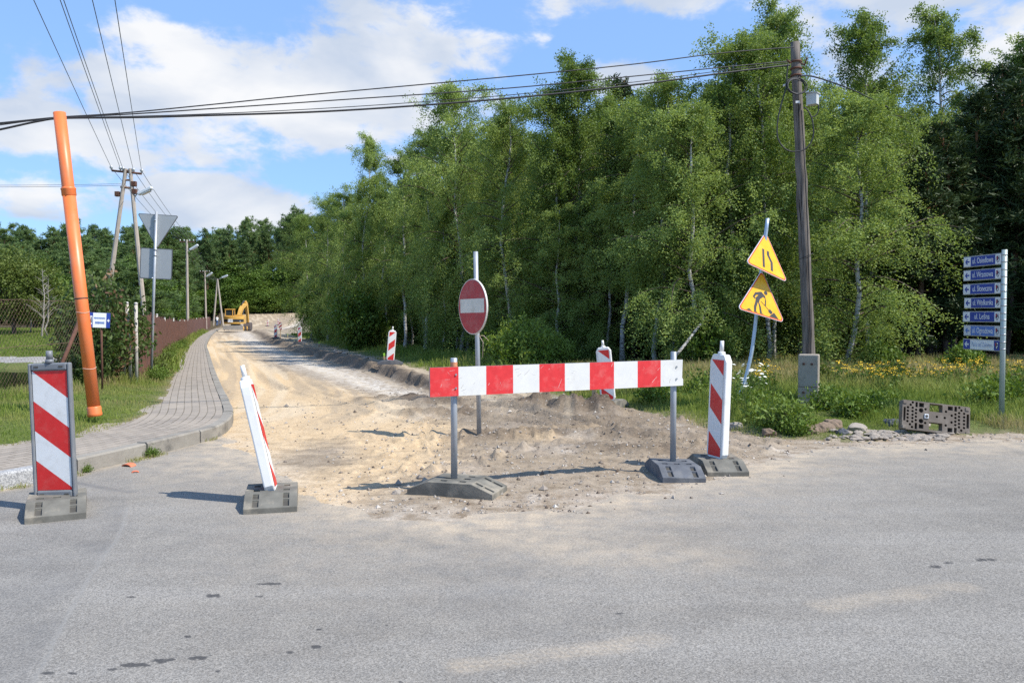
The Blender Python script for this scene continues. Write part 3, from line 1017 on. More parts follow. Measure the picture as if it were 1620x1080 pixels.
def pine_meshes(seed, h=14., cb=.45, Rc=2.4, nwh=13, lsz=.34, dens=1.0, mat=None, conical=.6):
    g = np.random.default_rng(seed)
    tb = Tubes(); m = 10; zz = np.linspace(0, h, m)
    wob = np.cumsum(g.normal(0, .06, (m, 2)), 0); tr = np.c_[wob - wob[0], zz]
    tb.limb(tr, .15 * h / 14 * (1 - zz / h) ** .7 + .015, None, 8, 0)
    C = []; tin = []
    for w in range(nwh):
        t = (w + .5 * g.random()) / nwh
        z0 = h * (cb + (1 - cb) * t)
        prof = (1 - t) ** conical * (.55 + .45 * min(1, t * 4 + .3))
        for b in range(int(g.integers(4, 7))):
            az = g.random() * 6.283; L = Rc * (prof + .08) * g.uniform(.55, 1.15)
            s = np.linspace(0, 1, 5)
            c0 = np.array([np.interp(z0, zz, tr[:, 0]), np.interp(z0, zz, tr[:, 1]), z0])
            ri = g.uniform(-.12, .35) + .5 * t
            P = c0 + np.c_[np.cos(az) * L * s, np.sin(az) * L * s, L * (ri * s + .18 * s ** 2)]
            tb.limb(P, .035 * (1 - .6 * t), .006, 4, 1)
            nc = max(2, int(5.5 * L / 1.6 * dens)); bt = g.random()
            u = g.uniform(.3, 1.05, nc)
            q = np.stack([np.interp(u, s, P[:, c]) for c in range(3)], 1) + g.normal(0, .16, (nc, 3)) * [1.6, 1.6, .7] * (L / 1.5 + .3)
            C.append(q); tin.append(np.full(nc, bt))
        # dead lower twigs
    for k in range(10):
        z0 = h * cb * g.uniform(.35, 1); az = g.random() * 6.28; L = g.uniform(.3, 1.1)
        P = np.array([[0, 0, z0], [math.cos(az) * L, math.sin(az) * L, z0 + g.uniform(-.15, .2)]]) + [np.interp(z0, zz, tr[:, 0]), np.interp(z0, zz, tr[:, 1]), 0]
        tb.limb(P, .012, .004, 4, 1)
    C = np.concatenate(C); tin = np.concatenate(tin); n = len(C); K = 34
    # each tuft: needles radiating outwards and up
    d = g.normal(size=(n, K, 3)); d[..., 2] = d[..., 2] * .7 + .45; d /= np.linalg.norm(d, axis=-1)[..., None]
    st = C[:, None] + d * .05 + g.normal(0, .10, (n, K, 3)); ln = lsz * g.uniform(.6, 1.15, (n, K, 1))
    q = np.cross(d, g.normal(size=(n, K, 3))); q /= np.linalg.norm(q, axis=-1)[..., None]
    wd = lsz * .11
    V = np.stack([st - q * wd, st + q * wd, st + d * ln + q * wd * .5, st + d * ln - q * wd * .5], 2).reshape(-1, 3)
    F = np.arange(len(V)).reshape(-1, 4)
    tt = np.clip(np.repeat(tin, K) * .6 + .4 * g.random(n * K), 0, 1)
    return tb.mesh('trunk', PINE_BARK), npmesh('crown', V, F, mat or PINE_LEAF, attrs={'tint': ('FACE', tt)}, only_mesh=True)


def broad_meshes(seed, h=6., trunk=1.3, Rc=2.6, ncl=170, nlf=75, lsz=.13, mat=None, flat=1.0, open_=.0):
    g = np.random.default_rng(seed); tb = Tubes()
    zt = np.linspace(0, trunk, 5)
    tb.limb(np.c_[np.cumsum(g.normal(0, .03, 5)), np.cumsum(g.normal(0, .03, 5)), zt], .028 * h, .02 * h, 8, 0)
    pts = []; ti = []
    cz = trunk + (h - trunk) * .5; hz_ = (h - trunk) * .55 * flat
    for i in range(ncl):
        d = g.normal(size=3); d /= np.linalg.norm(d); rad = g.uniform(.45, 1.0) ** .6 * (1 + .22 * math.sin(3 * d[0] + 5 * d[1] + seed) + .18 * math.sin(7 * d[2] + 4 * d[0]))
        c = np.array([0, 0, cz]) + d * [Rc, Rc, hz_] * rad
        if i % 3 == 0:
            s = np.linspace(0, 1, 5)[:, None]; a = np.array([0, 0, trunk * g.uniform(.75, 1.1)])
            P = a + (c - a) * s + np.array([0, 0, 1.]) * (np.sin(s * math.pi) * .25)
            tb.limb(P, .012 * h * g.uniform(.4, 1), .008, 4, 1)
        sz = g.uniform(.22, .5) * Rc / 2.4
        nn = int(nlf * g.uniform(.6, 1.4))
        e = g.normal(0, 1, (nn, 3)) * [sz, sz, sz * .65]
        pts.append(c + e); ti.append(np.full(nn, g.random()))
    P = np.concatenate(pts); ti = np.concatenate(ti); k = P[:, 2] > .12
    return tb.mesh('trunk', DARK_BARK), leaves_mesh('crown', P[k], lsz, mat or BROAD_LEAF, g, tint=ti[k], hang=.1)


def bush_meshes(seed, h=1.6, Rc=1.3, ns=70, nlf=90, lsz=.06, mat=None, elong=2.0):
    g = np.random.default_rng(seed); tb = Tubes(); pts = []; ti = []
    for i in range(ns):
        az = g.random() * 6.28; rr = Rc * math.sqrt(g.random()); top = h * (1 - .55 * (rr / Rc) ** 2) * g.uniform(.7, 1.15)
        s = np.linspace(0, 1, 6)
        P = np.c_[np.cos(az) * rr * s, np.sin(az) * rr * s, top * (1.15 * s - .15 * s * s)] + np.c_[g.normal(0, .03, (6, 2)), np.zeros(6)]
        tb.limb(P, .010, .003, 3, 1)
        nn = int(nlf * g.uniform(.6, 1.4)); u = g.uniform(.1, 1.05, nn)
        q = np.stack([np.interp(u, s, P[:, c]) for c in range(3)], 1) + g.normal(0, .11, (nn, 3))
        pts.append(q); ti.append(np.full(nn, g.random()))
    P = np.concatenate(pts); ti = np.concatenate(ti); k = P[:, 2] > .02
    return tb.mesh('stems', DARK_BARK), leaves_mesh('foliage', P[k], lsz, mat or OLIVE_LEAF, g, elong=elong, hang=-.25, tint=ti[k])


def plant_tree(kind, meshes, loc, sc, rz, label, cat='tree', group=None, names=('trunk', 'crown'), tilt=(0, 0)):
    t = thing(kind, loc, label, cat, group)
    t.rotation_euler = (tilt[0], tilt[1], rz); t.scale = sc if isinstance(sc, tuple) else (sc, sc, sc)
    for nm, me in zip(names, meshes):
        o = bpy.data.objects.new(nm, me); col.objects.link(o); o.parent = t
    return t


BIRCH = [birch_meshes(100, cb=.10, Rc=1.9), birch_meshes(101, cb=.22, Rc=1.75), birch_meshes(102, cb=.30, Rc=1.6, nb=56),
         birch_meshes(103, cb=.14, Rc=2.1, peak=.45), birch_meshes(104, cb=.40, Rc=1.5, nb=50, lean=.03), birch_meshes(105, cb=.20, Rc=1.6, peak=.25),
         birch_meshes(106, cb=.05, Rc=2.15, nb=70, peak=.4)]
PINE = [pine_meshes(200), pine_meshes(201, cb=.5, Rc=2.1), pine_meshes(202, cb=.38, Rc=2.6, conical=.75), pine_meshes(203, cb=.55, Rc=2.2, conical=.45)]
DPINE = [pine_meshes(210, h=10, cb=.12, Rc=2.3, nwh=16, conical=.9, lsz=.24, dens=1.6, mat=DARK_NEEDLE), pine_meshes(211, h=10, cb=.2, Rc=2.0, nwh=15, conical=.85, lsz=.24, dens=1.6, mat=DARK_NEEDLE)]
GPINE = [pine_meshes(212, h=10, cb=.1, Rc=2.3, nwh=16, conical=.8, lsz=.26, dens=1.5), pine_meshes(213, h=10, cb=.15, Rc=2.1, nwh=15, conical=.75, lsz=.26, dens=1.5)]
BROAD = [broad_meshes(300, trunk=.5, lsz=.14, ncl=230), broad_meshes(301, Rc=2.2, trunk=.3, lsz=.14, ncl=230), broad_meshes(302, Rc=2.7, trunk=.4, ncl=250, lsz=.14)]
ROUND = broad_meshes(310, h=5.2, trunk=1.25, Rc=2.4, ncl=230, nlf=80, lsz=.11, mat=OLIVE_LEAF)
BUSH = [bush_meshes(400, mat=FRESH_LEAF, ns=90), bush_meshes(401, h=1.2, Rc=1.0, mat=BROAD_LEAF, lsz=.08, elong=1.5), bush_meshes(402, h=2.2, Rc=1.2, mat=BROAD_LEAF, lsz=.09, elong=1.4)]


def gz(x, y): return hz(x, y)


# ------------------------------------------------------------------ the wood on the right: trees one can point at along its edge
taken = []


def edge_birch(px, Y, top, kind, rad, label, pb=None, tilt=(0, 0), base=10., group=None):
    x = xat(px, Y); z = gz(x, Y)
    H = at(px, top, Y).z - z
    s = H / base; w = rad
    taken.append((x, Y))
    return plant_tree('birch_tree', BIRCH[kind], (x, Y, z - .03), (w, w, s), random.uniform(0, 6.28), label, 'tree', group, tilt=tilt)


EDGE_BIRCHES = [
    (1340, 20.6, 150, 6, 1.02, 'broad birch just right of the wooden utility pole, its crown reaching nearly to the ground'),
    (1372, 24.5, 22, 1, 1.0, 'tall dark-topped birch behind the broad birch beside the wooden pole'),
    (1262, 24.8, 140, 3, .95, 'leafy birch standing right behind the wooden utility pole'),
    (1213, 21.6, 55, 2, .92, 'birch whose pale trunk shows directly behind the two yellow triangular signs'),
    (1228, 26.0, 20, 1, 1.0, 'tall birch whose top rises left of the utility pole top'),
    (1150, 21.8, 62, 0, 1.0, 'full birch just left of the yellow triangular signs'),
    (1095, 21.2, 165, 6, .92, 'leafy birch above the right end of the striped barrier'),
    (1040, 22.6, 128, 2, 1.0, 'birch with a white bare lower trunk above the right half of the barrier'),
    (985, 24.6, 150, 4, 1.1, 'birch with a curved pale trunk behind the white beacon at the barrier'),
    (925, 26.8, 98, 1, 1.05, 'pointed birch topping the wood between the no-entry sign and the yellow signs'),
    (868, 27.0, 160, 3, 1.0, 'birch right of the no-entry sign above the light green bush'),
    (812, 28.6, 160, 0, 1.05, 'dense birch rising right behind the no-entry sign'),
    (728, 32.5, 145, 3, 1.15, 'broad-topped birch left of the no-entry sign, tallest on that side'),
    (672, 35.5, 205, 1, 1.1, 'birch above the left end of the striped barrier'),
    (640, 39.5, 240, 2, 1.1, 'slim birch with pale bare trunk behind the leaning roadside beacon'),
    (585, 43.5, 218, 5, 1.0, 'spire-shaped birch standing out against the sky at the thin end of the wood'),
    (546, 49.5, 300, 6, 1.15, 'low-branched birch where the roadside wood narrows'),
    (518, 58.0, 312, 0, 1.2, 'rounded birch left of the spire-shaped one'),
    (492, 64.0, 345, 3, 1.3, 'last full birch of the roadside wood before the far pines'),
    (1425, 26.5, 130, 4, .95, 'birch between the broad birch and the dark pine on the right'),
    (1502, 30.5, 4, 4, 1.25, 'tallest birch of the right side, its top nearly leaving the frame'),
    (1578, 30.5, 55, 4, 1.3, 'large birch behind the street-name signpost'),
    (1640, 30.0, 90, 2, 1.2, 'birch at the right border of the wood beyond the street-name signpost'),
    (1700, 28.4, 40, 2, 1.1, 'birch just past the right border of the wood edge'),
    (563, 46, 330, 6, .9, 'small leafy birch below the spire-shaped one'),
    (612, 42.5, 300, 0, .85, 'short birch filling the gap behind the leaning roadside beacon'),
    (955, 25.2, 300, 6, .75, 'short leafy birch low behind the beacon at the barrier'),
    (890, 25.6, 330, 6, .8, 'short leafy birch right of the light green bush'),
    (700, 33.0, 330, 6, .7, 'young birch low beside the no-entry sign pole'),
]
for (px, Y, top, kd, rad, lab) in EDGE_BIRCHES:
    edge_birch(px, Y, top, kd, rad, lab)

for (px, Y, top, k, lab) in ((1452, 24.0, 245, 0, 'dark young pine between the broad birch and the street-name signs'),
                             (1530, 28.5, 230, 1, 'dark pine deep behind the street-name signs'),
                             (985, 31.0, 125, 1, 'pine whose top shows above the birches over the barrier'),
                             (1400, 27.0, 330, 0, 'low dark pine in the shade beside the broad birch')):
    x = xat(px, Y); z = gz(x, Y); s = (at(px, top, Y).z - z) / 10
    taken.append((x, Y))
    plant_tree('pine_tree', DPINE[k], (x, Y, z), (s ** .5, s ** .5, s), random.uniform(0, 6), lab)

# the wood goes on past the right border of the photo and shades what is behind the street-name signs
for (x, Y, H, k) in ((19.5, 19.0, 10.5, 0), (22.0, 17.5, 11.5, 3), (18.6, 22.0, 10.5, 6), (24.5, 20.0, 12., 1), (21.0, 22.5, 11., 3), (25.5, 16.0, 11.5, 0), (17.9, 24.6, 10.5, 2), (23.5, 24.5, 11.5, 6), (27.5, 22.5, 12., 3)):
    taken.append((x, Y))
    plant_tree('birch_tree', BIRCH[k], (x, Y, gz(x, Y)), (1.15, 1.15, H / 10), Y * 1.7, 'slender birch standing among the others inside the roadside wood', 'tree', 'birches inside the roadside wood')

for (px, Y, top) in ((1470, 25.8, 195), (1500, 25.2, 250), (1545, 26.2, 150), (1590, 25.4, 130), (1635, 26.0, 90), (1435, 27.5, 230), (1570, 28.2, 105), (1675, 25.5, 120)):
    x = xat(px, Y); z = gz(x, Y); s = (at(px, top, Y).z - z) / 10; taken.append((x, Y))
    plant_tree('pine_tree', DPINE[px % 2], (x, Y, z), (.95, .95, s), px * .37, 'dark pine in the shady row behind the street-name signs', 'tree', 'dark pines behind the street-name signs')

# the rest of the wood behind them, which nothing tells apart
def front_y(x):
    """depth at which the first trees of the wood stand"""
    P = sorted([(xat(p[0], p[1]), p[1]) for p in EDGE_BIRCHES if p[1] < 70 and p[0] not in (1372, 1228, 705)])
    return np.interp(x, [p[0] for p in P], [p[1] for p in P])


WOODSKY = [(430, 350), (480, 345), (515, 320), (550, 300), (585, 270), (640, 262), (690, 190), (730, 172), (800, 185), (870, 175), (920, 150), (980, 165), (1050, 155), (1120, 160), (1160, 110), (1230, 80), (1290, 140), (1365, 75), (1420, 120), (1460, 90), (1500, 50), (1560, 85), (1620, 85), (1800, 60)]
rw = random.Random(3)
nw = 0
tries = 0
while nw < 165 and tries < 12000:
    tries += 1
    Y = 20 + 62 * rw.random() ** 1.2; x = rw.uniform(-24, 34)
    p = 810 + FPX * x / Y
    if p < 440 or p > 1800: continue
    f = float(front_y(x)) + 1.2
    if x < -14: f = max(f, 64 + (-14 - x) * 1.0)
    dpt = Y - f
    if dpt < 0 or dpt > 26: continue
    if x < float(xverge(np.array([Y]))[0]) + (2.0 if Y < 38 else 4.2): continue
    if rw.random() < dpt / 60: continue
    if any((x - a) ** 2 + (Y - b) ** 2 < (1.3 + dpt * .03) ** 2 for a, b in taken): continue
    taken.append((x, Y)); z = gz(x, Y)
    if rw.random() < (.72 if p < 1380 else .45) or dpt < 3:
        H = rw.uniform(8.0, 10.4) if dpt < 5 else rw.uniform(8.5, 11.2)
        H = min(H, at(p, np.interp(p, [s_[0] for s_ in WOODSKY], [s_[1] for s_ in WOODSKY]) + rw.uniform(0, 45), Y).z - z)
        k = rw.choice([1, 2, 4, 5, 2, 4, 3])
        plant_tree('birch_tree', BIRCH[k], (x, Y, z - .03), (rw.uniform(.8, 1.05),) * 2 + (H / 10,), rw.uniform(0, 6.28),
                   'slender birch standing among the others inside the roadside wood', 'tree', 'birches inside the roadside wood')
    else:
        s = min(rw.uniform(.85, 1.12), (at(p, np.interp(p, [s_[0] for s_ in WOODSKY], [s_[1] for s_ in WOODSKY]) + rw.uniform(0, 40), Y).z - z) / 10)
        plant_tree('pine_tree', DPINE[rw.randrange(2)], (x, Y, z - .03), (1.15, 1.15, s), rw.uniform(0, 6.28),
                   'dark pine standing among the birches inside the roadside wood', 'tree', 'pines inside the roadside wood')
    nw += 1

# undergrowth of the wood, bushes
for (px, Y, kd, s, lab) in ((826, 23.0, 0, (.95, .9, .86), 'light green feathery bush at the wood edge right of the no-entry sign'),
                            (872, 23.4, 0, (.6, .6, .62), 'small light green bush right beside the feathery bush'),
                            (560, 41.5, 2, (1.2, 1.2, 1.5), 'leafy green shrub at the wood edge left of the leaning beacon'),
                            (590, 42.5, 2, (1.1, 1.1, 1.1), 'darker shrub next to the leafy one left of the leaning beacon'),
                            (512, 60, 2, (1.7, 1.7, 1.9), 'large shrub below the rounded birch at the far end of the wood'),
                            (1392, 20.0, 1, (.55, .55, .7), 'small pale shrub behind the perforated block at the wood edge'),
                            (1525, 19.0, 1, (.5, .5, .7), 'young leafy shrub left of the street-name post base'),
                            (1120, 21.0, 2, (.7, .7, .8), 'leafy shrub behind the red and white beacon at the barrier')):
    x = xat(px, Y); plant_tree('bush', BUSH[kd], (x, Y, gz(x, Y)), s, rw.uniform(0, 6), lab, 'bush', None, ('stems', 'foliage'))
nb_ = 0; tries = 0
while nb_ < 60 and tries < 4000:
    tries += 1
    Y = rw.uniform(23, 70); x = rw.uniform(-20, 26); p = 810 + FPX * x / Y
    if p < 450 or p > 1750: continue
    dpt = Y - float(front_y(x))
    if dpt < 3.5 or dpt > 22 or x < float(xverge(np.array([Y]))[0]) + 3: continue
    plant_tree('bush', BUSH[1 + nb_ % 2], (x, Y, gz(x, Y)), (rw.uniform(.9, 1.5),) * 2 + (rw.uniform(.8, 1.5),), rw.uniform(0, 6), 'shaded undergrowth bush between the trunks of the roadside wood', 'bush',
               'undergrowth bushes in the roadside wood', ('stems', 'foliage'))
    nb_ += 1

# a bent bare stem leaning out over the barrier
tb = Tubes()
a, b = at(1066, 566, 20.0), at(1112, 508, 20.6)
tb.limb([tuple(a + Vector((-.12, 0, -.5))), tuple(a), tuple(a.lerp(b, .35) + Vector((.02, 0, .01))), tuple(a.lerp(b, .7)), tuple(b), tuple(b + Vector((.1, .1, .35)))], .045, .025, 7, 0)
o = bpy.data.objects.new('leaning_stem', tb.mesh('leaning_stem', BIRCH_BARK)); col.objects.link(o)
tag(o, 'bare pale birch stem leaning above the right end of the striped barrier', 'tree')

# ------------------------------------------------------------------ trees on the left and in the far background
def far_tree(nm, meshes, px, Y, top, base_h, w, label, group=None, cat='tree'):
    if (140 < Y < 172 and px > 285) or (100 < Y < 172 and px > 300): Y = 172. + (px % 7) * 2
    x = xat(px, Y); need = w * (3.8 if nm == 'leafy_tree' else 2.8) + .4
    if Y < 150 and px > 150:
        d = float(sdist(np.array([x]), np.array([Y]), FENCE)[0])
        if d < need: x -= (need - d) * 1.06
    elif Y < 168 and px > 296: Y = 168. + (px % 7) * 2; x = xat(px, Y)
    z = gz(x, Y); s = (at(px, top, Y).z - z) / base_h
    return plant_tree(nm, meshes, (x, Y, z - .05), (w, w, s), rw.uniform(0, 6.28), label, cat, group)


far_tree('round_tree', ROUND, 22, 52, 402, 5.2, 1.0, 'rounded olive-green tree with a dark trunk on the grass bank beyond the pond')
far_tree('round_tree', ROUND, -70, 56, 395, 5.2, 1.05, 'second rounded tree at the left border of the grass bank')
for (px, Y, top, k, w, lab) in ((150, 62, 470, 1, .75, 'low green tree behind the creeper hedge left of the orange pipe'),
                                (95, 66, 445, 0, .9, 'bushy green tree behind the bare saplings beyond the pond'),
                                (215, 80, 430, 2, 1.0, 'bright green tree behind the twin-legged pole'),
                                (55, 72, 420, 1, 1.0, 'dark leafy tree behind the rounded tree on the bank')):
    far_tree('leafy_tree', BROAD[k], px, Y, top, 6., w, lab)
# bare saplings on the bank
def sapling(px, Y, top, lab, seed):
    g = np.random.default_rng(seed); tb = Tubes(); x = xat(px, Y); z = gz(x, Y); H = at(px, top, Y).z - z
    zz = np.linspace(0, H, 9); P = np.c_[np.cumsum(g.normal(0, .09, (9, 2)), 0), zz]; P[0, :2] = 0
    tb.limb(P, .055, .012, 6, 0)
    for k in range(26):
        z0 = H * g.uniform(.25, .97); c = [np.interp(z0, zz, P[:, q]) for q in range(3)]; az = g.random() * 6.28; L = g.uniform(.5, 1.3) * (1.15 - z0 / H)
        s = np.linspace(0, 1, 4)
        tb.limb(np.array(c) + np.c_[np.cos(az) * L * s, np.sin(az) * L * s, L * (1.1 * s - .3 * s * s)], .016, .005, 4, 1)
    o = bpy.data.objects.new('bare_sapling', tb.mesh('bare_sapling', GREY_TWIG)); col.objects.link(o); o.location = (x, Y, z)
    tag(o, lab, 'tree')


sapling(66, 50, 425, 'bare grey sapling right of the rounded tree on the bank', 1)
sapling(75, 51, 440, 'second bare grey sapling, the one nearer to the orange pipe', 2)
sapling(48, 53, 418, 'bare thin sapling half hidden by the rounded tree', 3)

# the far pine wood: skyline of the photo as (px, top row)
SKY = [(-120, 360), (0, 356), (30, 352), (60, 372), (90, 366), (125, 350), (150, 356), (190, 362), (225, 352), (270, 358), (300, 366), (340, 362), (380, 350), (405, 345), (440, 350), (470, 330), (500, 345), (560, 360)]
rf = random.Random(9)
for i in range(118):
    px = -110 + 660 * ((i * .61803) % 1.0)
    back = rf.random()
    Y = 96 + 80 * back if px < 330 else 150 + 45 * back
    if 330 <= px: Y = rf.uniform(176, 205)
    top = np.interp(px, [s[0] for s in SKY], [s[1] for s in SKY]) + rf.uniform(-4, 38) * (1 if i % 3 else .3)
    if i % 5 == 4:
        far_tree('leafy_tree', BROAD[i % 3], px, min(Y, 120) if px < 300 else Y - 8, top + 70, 6., 1.9, 'leafy tree among the far pines behind the rusty fence', 'leafy trees of the far wood')
    else:
        far_tree('pine_tree', PINE[i % 4], px, Y, top, 14., rf.uniform(1.0, 1.45), 'tall pine of the far wood behind the fence and the pond', 'pines of the far wood')
# leafy trees closing the road's far end
for i, (px, Y, top, w) in enumerate(((375, 174, 455, 1.6), (400, 176, 448, 1.8), (425, 178, 455, 1.9), (447, 182, 440, 1.8), (345, 172, 460, 1.5), (465, 178, 430, 1.6), (310, 170, 470, 1.4), (280, 140, 475, 1.3), (412, 178, 430, 2.), (330, 170, 450, 1.8))):
    far_tree('leafy_tree', BROAD[i % 3], px, Y, top, 6., w, 'leafy tree closing off the far end of the dug road', 'leafy trees at the end of the road')
for i in range(16):
    px = 245 + i * 6.5; Y = 84 + i * 4.5
    if px > 306: break
    if i % 3 == 2: far_tree('leafy_tree', BROAD[i % 3], px - 6, Y + 10, 478 + rf.uniform(-14, 10), 6., .75, 'low leafy tree close behind the rusty fence', 'low trees behind the rusty fence')
    else: far_tree('pine_tree', GPINE[i % 2], px - 8, Y + 8, 425 + rf.uniform(-25, 30), 10., .95, 'young pine green to the ground close behind the rusty fence', 'young pines behind the rusty fence')
for i, (px, Y, top) in enumerate(((140, 74, 405), (165, 82, 395), (190, 78, 410), (212, 88, 385), (228, 76, 420), (245, 92, 380), (262, 100, 388), (110, 84, 400), (85, 92, 395), (280, 108, 392), (20, 98, 385), (50, 104, 390), (-20, 96, 380), (300, 122, 395), (318, 130, 402))):
    far_tree('pine_tree', GPINE[i % 2], px, Y, top, 10., rf.uniform(1.0, 1.35), 'green pine standing in front of the far wood beyond the pond', 'green pines before the far wood')

# ------------------------------------------------------------------ materials of made things
SIGN_RED = plain('sign_red', (.60, .020, .018), .42, var=.07, scale=14, dirt=(.55, .16, .13), dscale=9, damt=.35)
SIGN_WHITE = plain('sign_white', (.72, .72, .70), .42, var=.04, scale=10, dirt=(.52, .50, .45), dscale=11, damt=.5)
BOARD_RED = plain('scuffed_red_sheet', (.66, .030, .032), .5, var=.08, scale=20, dirt=(.72, .30, .26), dscale=7, damt=.4)
BOARD_WHITE = plain('scuffed_white_sheet', (.70, .69, .65), .5, var=.04, scale=10, dirt=(.50, .47, .41), dscale=7, damt=.45)
OLD_RED = plain('faded_red', (.40, .030, .032), .5, var=.12, scale=5, dirt=(.42, .16, .14), dscale=4, damt=.75)
OLD_WHITE = plain('grimy_white', (.64, .62, .55), .55, var=.08, scale=7, dirt=(.42, .39, .31), dscale=5, damt=.7)
WHITE_PLASTIC = plain('white_plastic', (.76, .75, .72), .45, var=.03, scale=6, dirt=(.60, .56, .49), dscale=7, damt=.55)
GREY_PLASTIC = plain('grey_plastic', (.17, .18, .19), .5, var=.12, scale=8, dirt=(.30, .29, .27), dscale=6, damt=.5)
RUBBER = plain('dusty_recycled_rubber', (.15, .143, .122), .9, var=.25, scale=7, dirt=(.33, .29, .225), dscale=4, damt=.9, bump=.35, spec=.2)
RUBBER_DARK = plain('dark_recycled_rubber', (.105, .112, .125), .8, var=.2, scale=7, dirt=(.22, .215, .20), dscale=6, damt=.7, bump=.35, spec=.25)
RUBBER_HOLE = plain('dark_recess_tone', (.075, .07, .06), .95, var=.3, scale=9)  # darker colour put on sunk faces so the holes show, also clips and web
BLOCK_PLASTIC = plain('brown_recycled_plastic', (.165, .135, .105), .8, var=.15, scale=7, dirt=(.34, .30, .25), dscale=6, damt=.6, bump=.25)
GALV = plain('galvanised_steel', (.43, .45, .47), .42, .75, var=.12, scale=9, dirt=(.33, .33, .33), dscale=8, damt=.5)
GALV_DULL = plain('dull_galvanised_steel', (.36, .385, .41), .5, .35, var=.1, scale=8, dirt=(.25, .25, .25), dscale=6, damt=.4)
POST_GREEN = plain('pale_grey_green_paint', (.36, .43, .41), .45, .2, var=.06, scale=5)
POST_BLUE = plain('pale_blue_steel', (.42, .52, .62), .42, .45, var=.08, scale=7, dirt=(.50, .50, .49), dscale=6)
SIGN_BACK = plain('sign_back_grey', (.36, .38, .385), .5, .3, var=.04, scale=3)
SIGN_RIM = plain('sign_rim', (.13, .135, .14), .5, .4)
YELLOW = plain('sign_yellow', (.86, .44, .008), .4, var=.05, scale=9, dirt=(.80, .55, .12), dscale=7, damt=.35)
ORANGE_RED = plain('sign_orange_border', (.74, .085, .022), .42, var=.05)
CHARCOAL = plain('sign_charcoal', (.045, .042, .042), .5, var=.1)
BLUE = plain('plate_blue', (.012, .042, .27), .45, var=.08, scale=6)
BLUE_FADED = plain('plate_blue_faded', (.085, .17, .44), .5, var=.1, scale=6)
PLATE_WHITE = plain('plate_white', (.70, .71, .70), .45, var=.04)
PLATE_GREY = plain('plate_light_grey', (.55, .57, .58), .5, var=.04)
ALU = plain('aluminium_frame', (.40, .41, .42), .4, .7, var=.06)
CREST_DARK = plain('crest_dark', (.03, .035, .07), .5)
CREST_RED = plain('crest_red', (.35, .03, .05), .5)
PVC = plain('orange_drain_pipe', (.76, .185, .05), .42, var=.06, scale=3, dirt=(.60, .24, .12), dscale=3.5, damt=.5)
PVC_BAND = plain('pale_wire', (.62, .48, .38), .5)
BLACK_BAND = plain('black_strap', (.03, .025, .022), .6)
TERRACOTTA = plain('terracotta_shard', (.62, .17, .08), .7, var=.15, scale=20)
CONCRETE = plain('rough_concrete', (.36, .315, .255), .92, var=.2, scale=5, dirt=(.17, .145, .105), dscale=5, damt=.9, bump=.4)
POLE_CONC = plain('pole_concrete', (.40, .345, .285), .9, var=.12, scale=3, dirt=(.30, .25, .20), dscale=2, damt=.6)
IRON = plain('rusted_iron', (.12, .055, .035), .85, .2, var=.3, scale=20)
WIRE = plain('black_cable', (.022, .022, .024), .6)
WIRE_GREY = plain('weathered_wire', (.16, .165, .17), .5, .5)
CERAMIC = plain('insulator_glaze', (.50, .52, .52), .25)
LAMP_GREY = plain('lamp_housing', (.62, .66, .68), .4)
GLASSY = plain('lamp_bowl', (.45, .45, .42), .2)
BOX_GREY = plain('junction_box', (.52, .54, .53), .5, var=.06, dirt=(.36, .35, .33))
STAKE = plain('sawn_stake', (.46, .33, .19), .85, var=.15, scale=12)
STAKE_TIP = plain('fluorescent_paint', (.36, .72, .06), .6)
RUST = plain('rust_brown_sheet', (.112, .054, .040), .8, .1, var=.35, scale=3, dirt=(.18, .075, .045), dscale=2.2, damt=.8)
RUST_PALE = plain('flaking_white_paint', (.46, .43, .38), .8, var=.15, scale=10, dirt=(.24, .115, .06), dscale=5, damt=1.0)
CHAIN_WIRE = plain('rusty_mesh_wire', (.20, .13, .09), .75, .3, var=.25, scale=5)
CAP = plain('post_cap', (.60, .58, .54), .7)


def wood_pole_material():
    t = NT('weathered_pole_wood'); v = t.coord()
    a = t.noise(v, 4, 7, .65, sc=(7, 7, .35)); b = t.noise(v, 1.2, 4)
    c = t.mix(t.rng(a, .32, .68), (.065, .056, .049), (.235, .205, .178))
    c = t.mix(t.rng(b, .45, .7, 0, .4), c, (.27, .235, .205))
    cr = t.noise(v, 3, 3, .5, sc=(12, 12, .25))
    c = t.mix(t.rng(cr, .60, .66), c, (.02, .017, .015))
    t.set(c, .9, 0, .15); t.bump(a, .6, .01); return t.m


POLE_WOOD = wood_pole_material()


def lean_to(v): return Vector((0, 0, 1)).rotation_difference(Vector(v)).to_matrix().to_4x4()


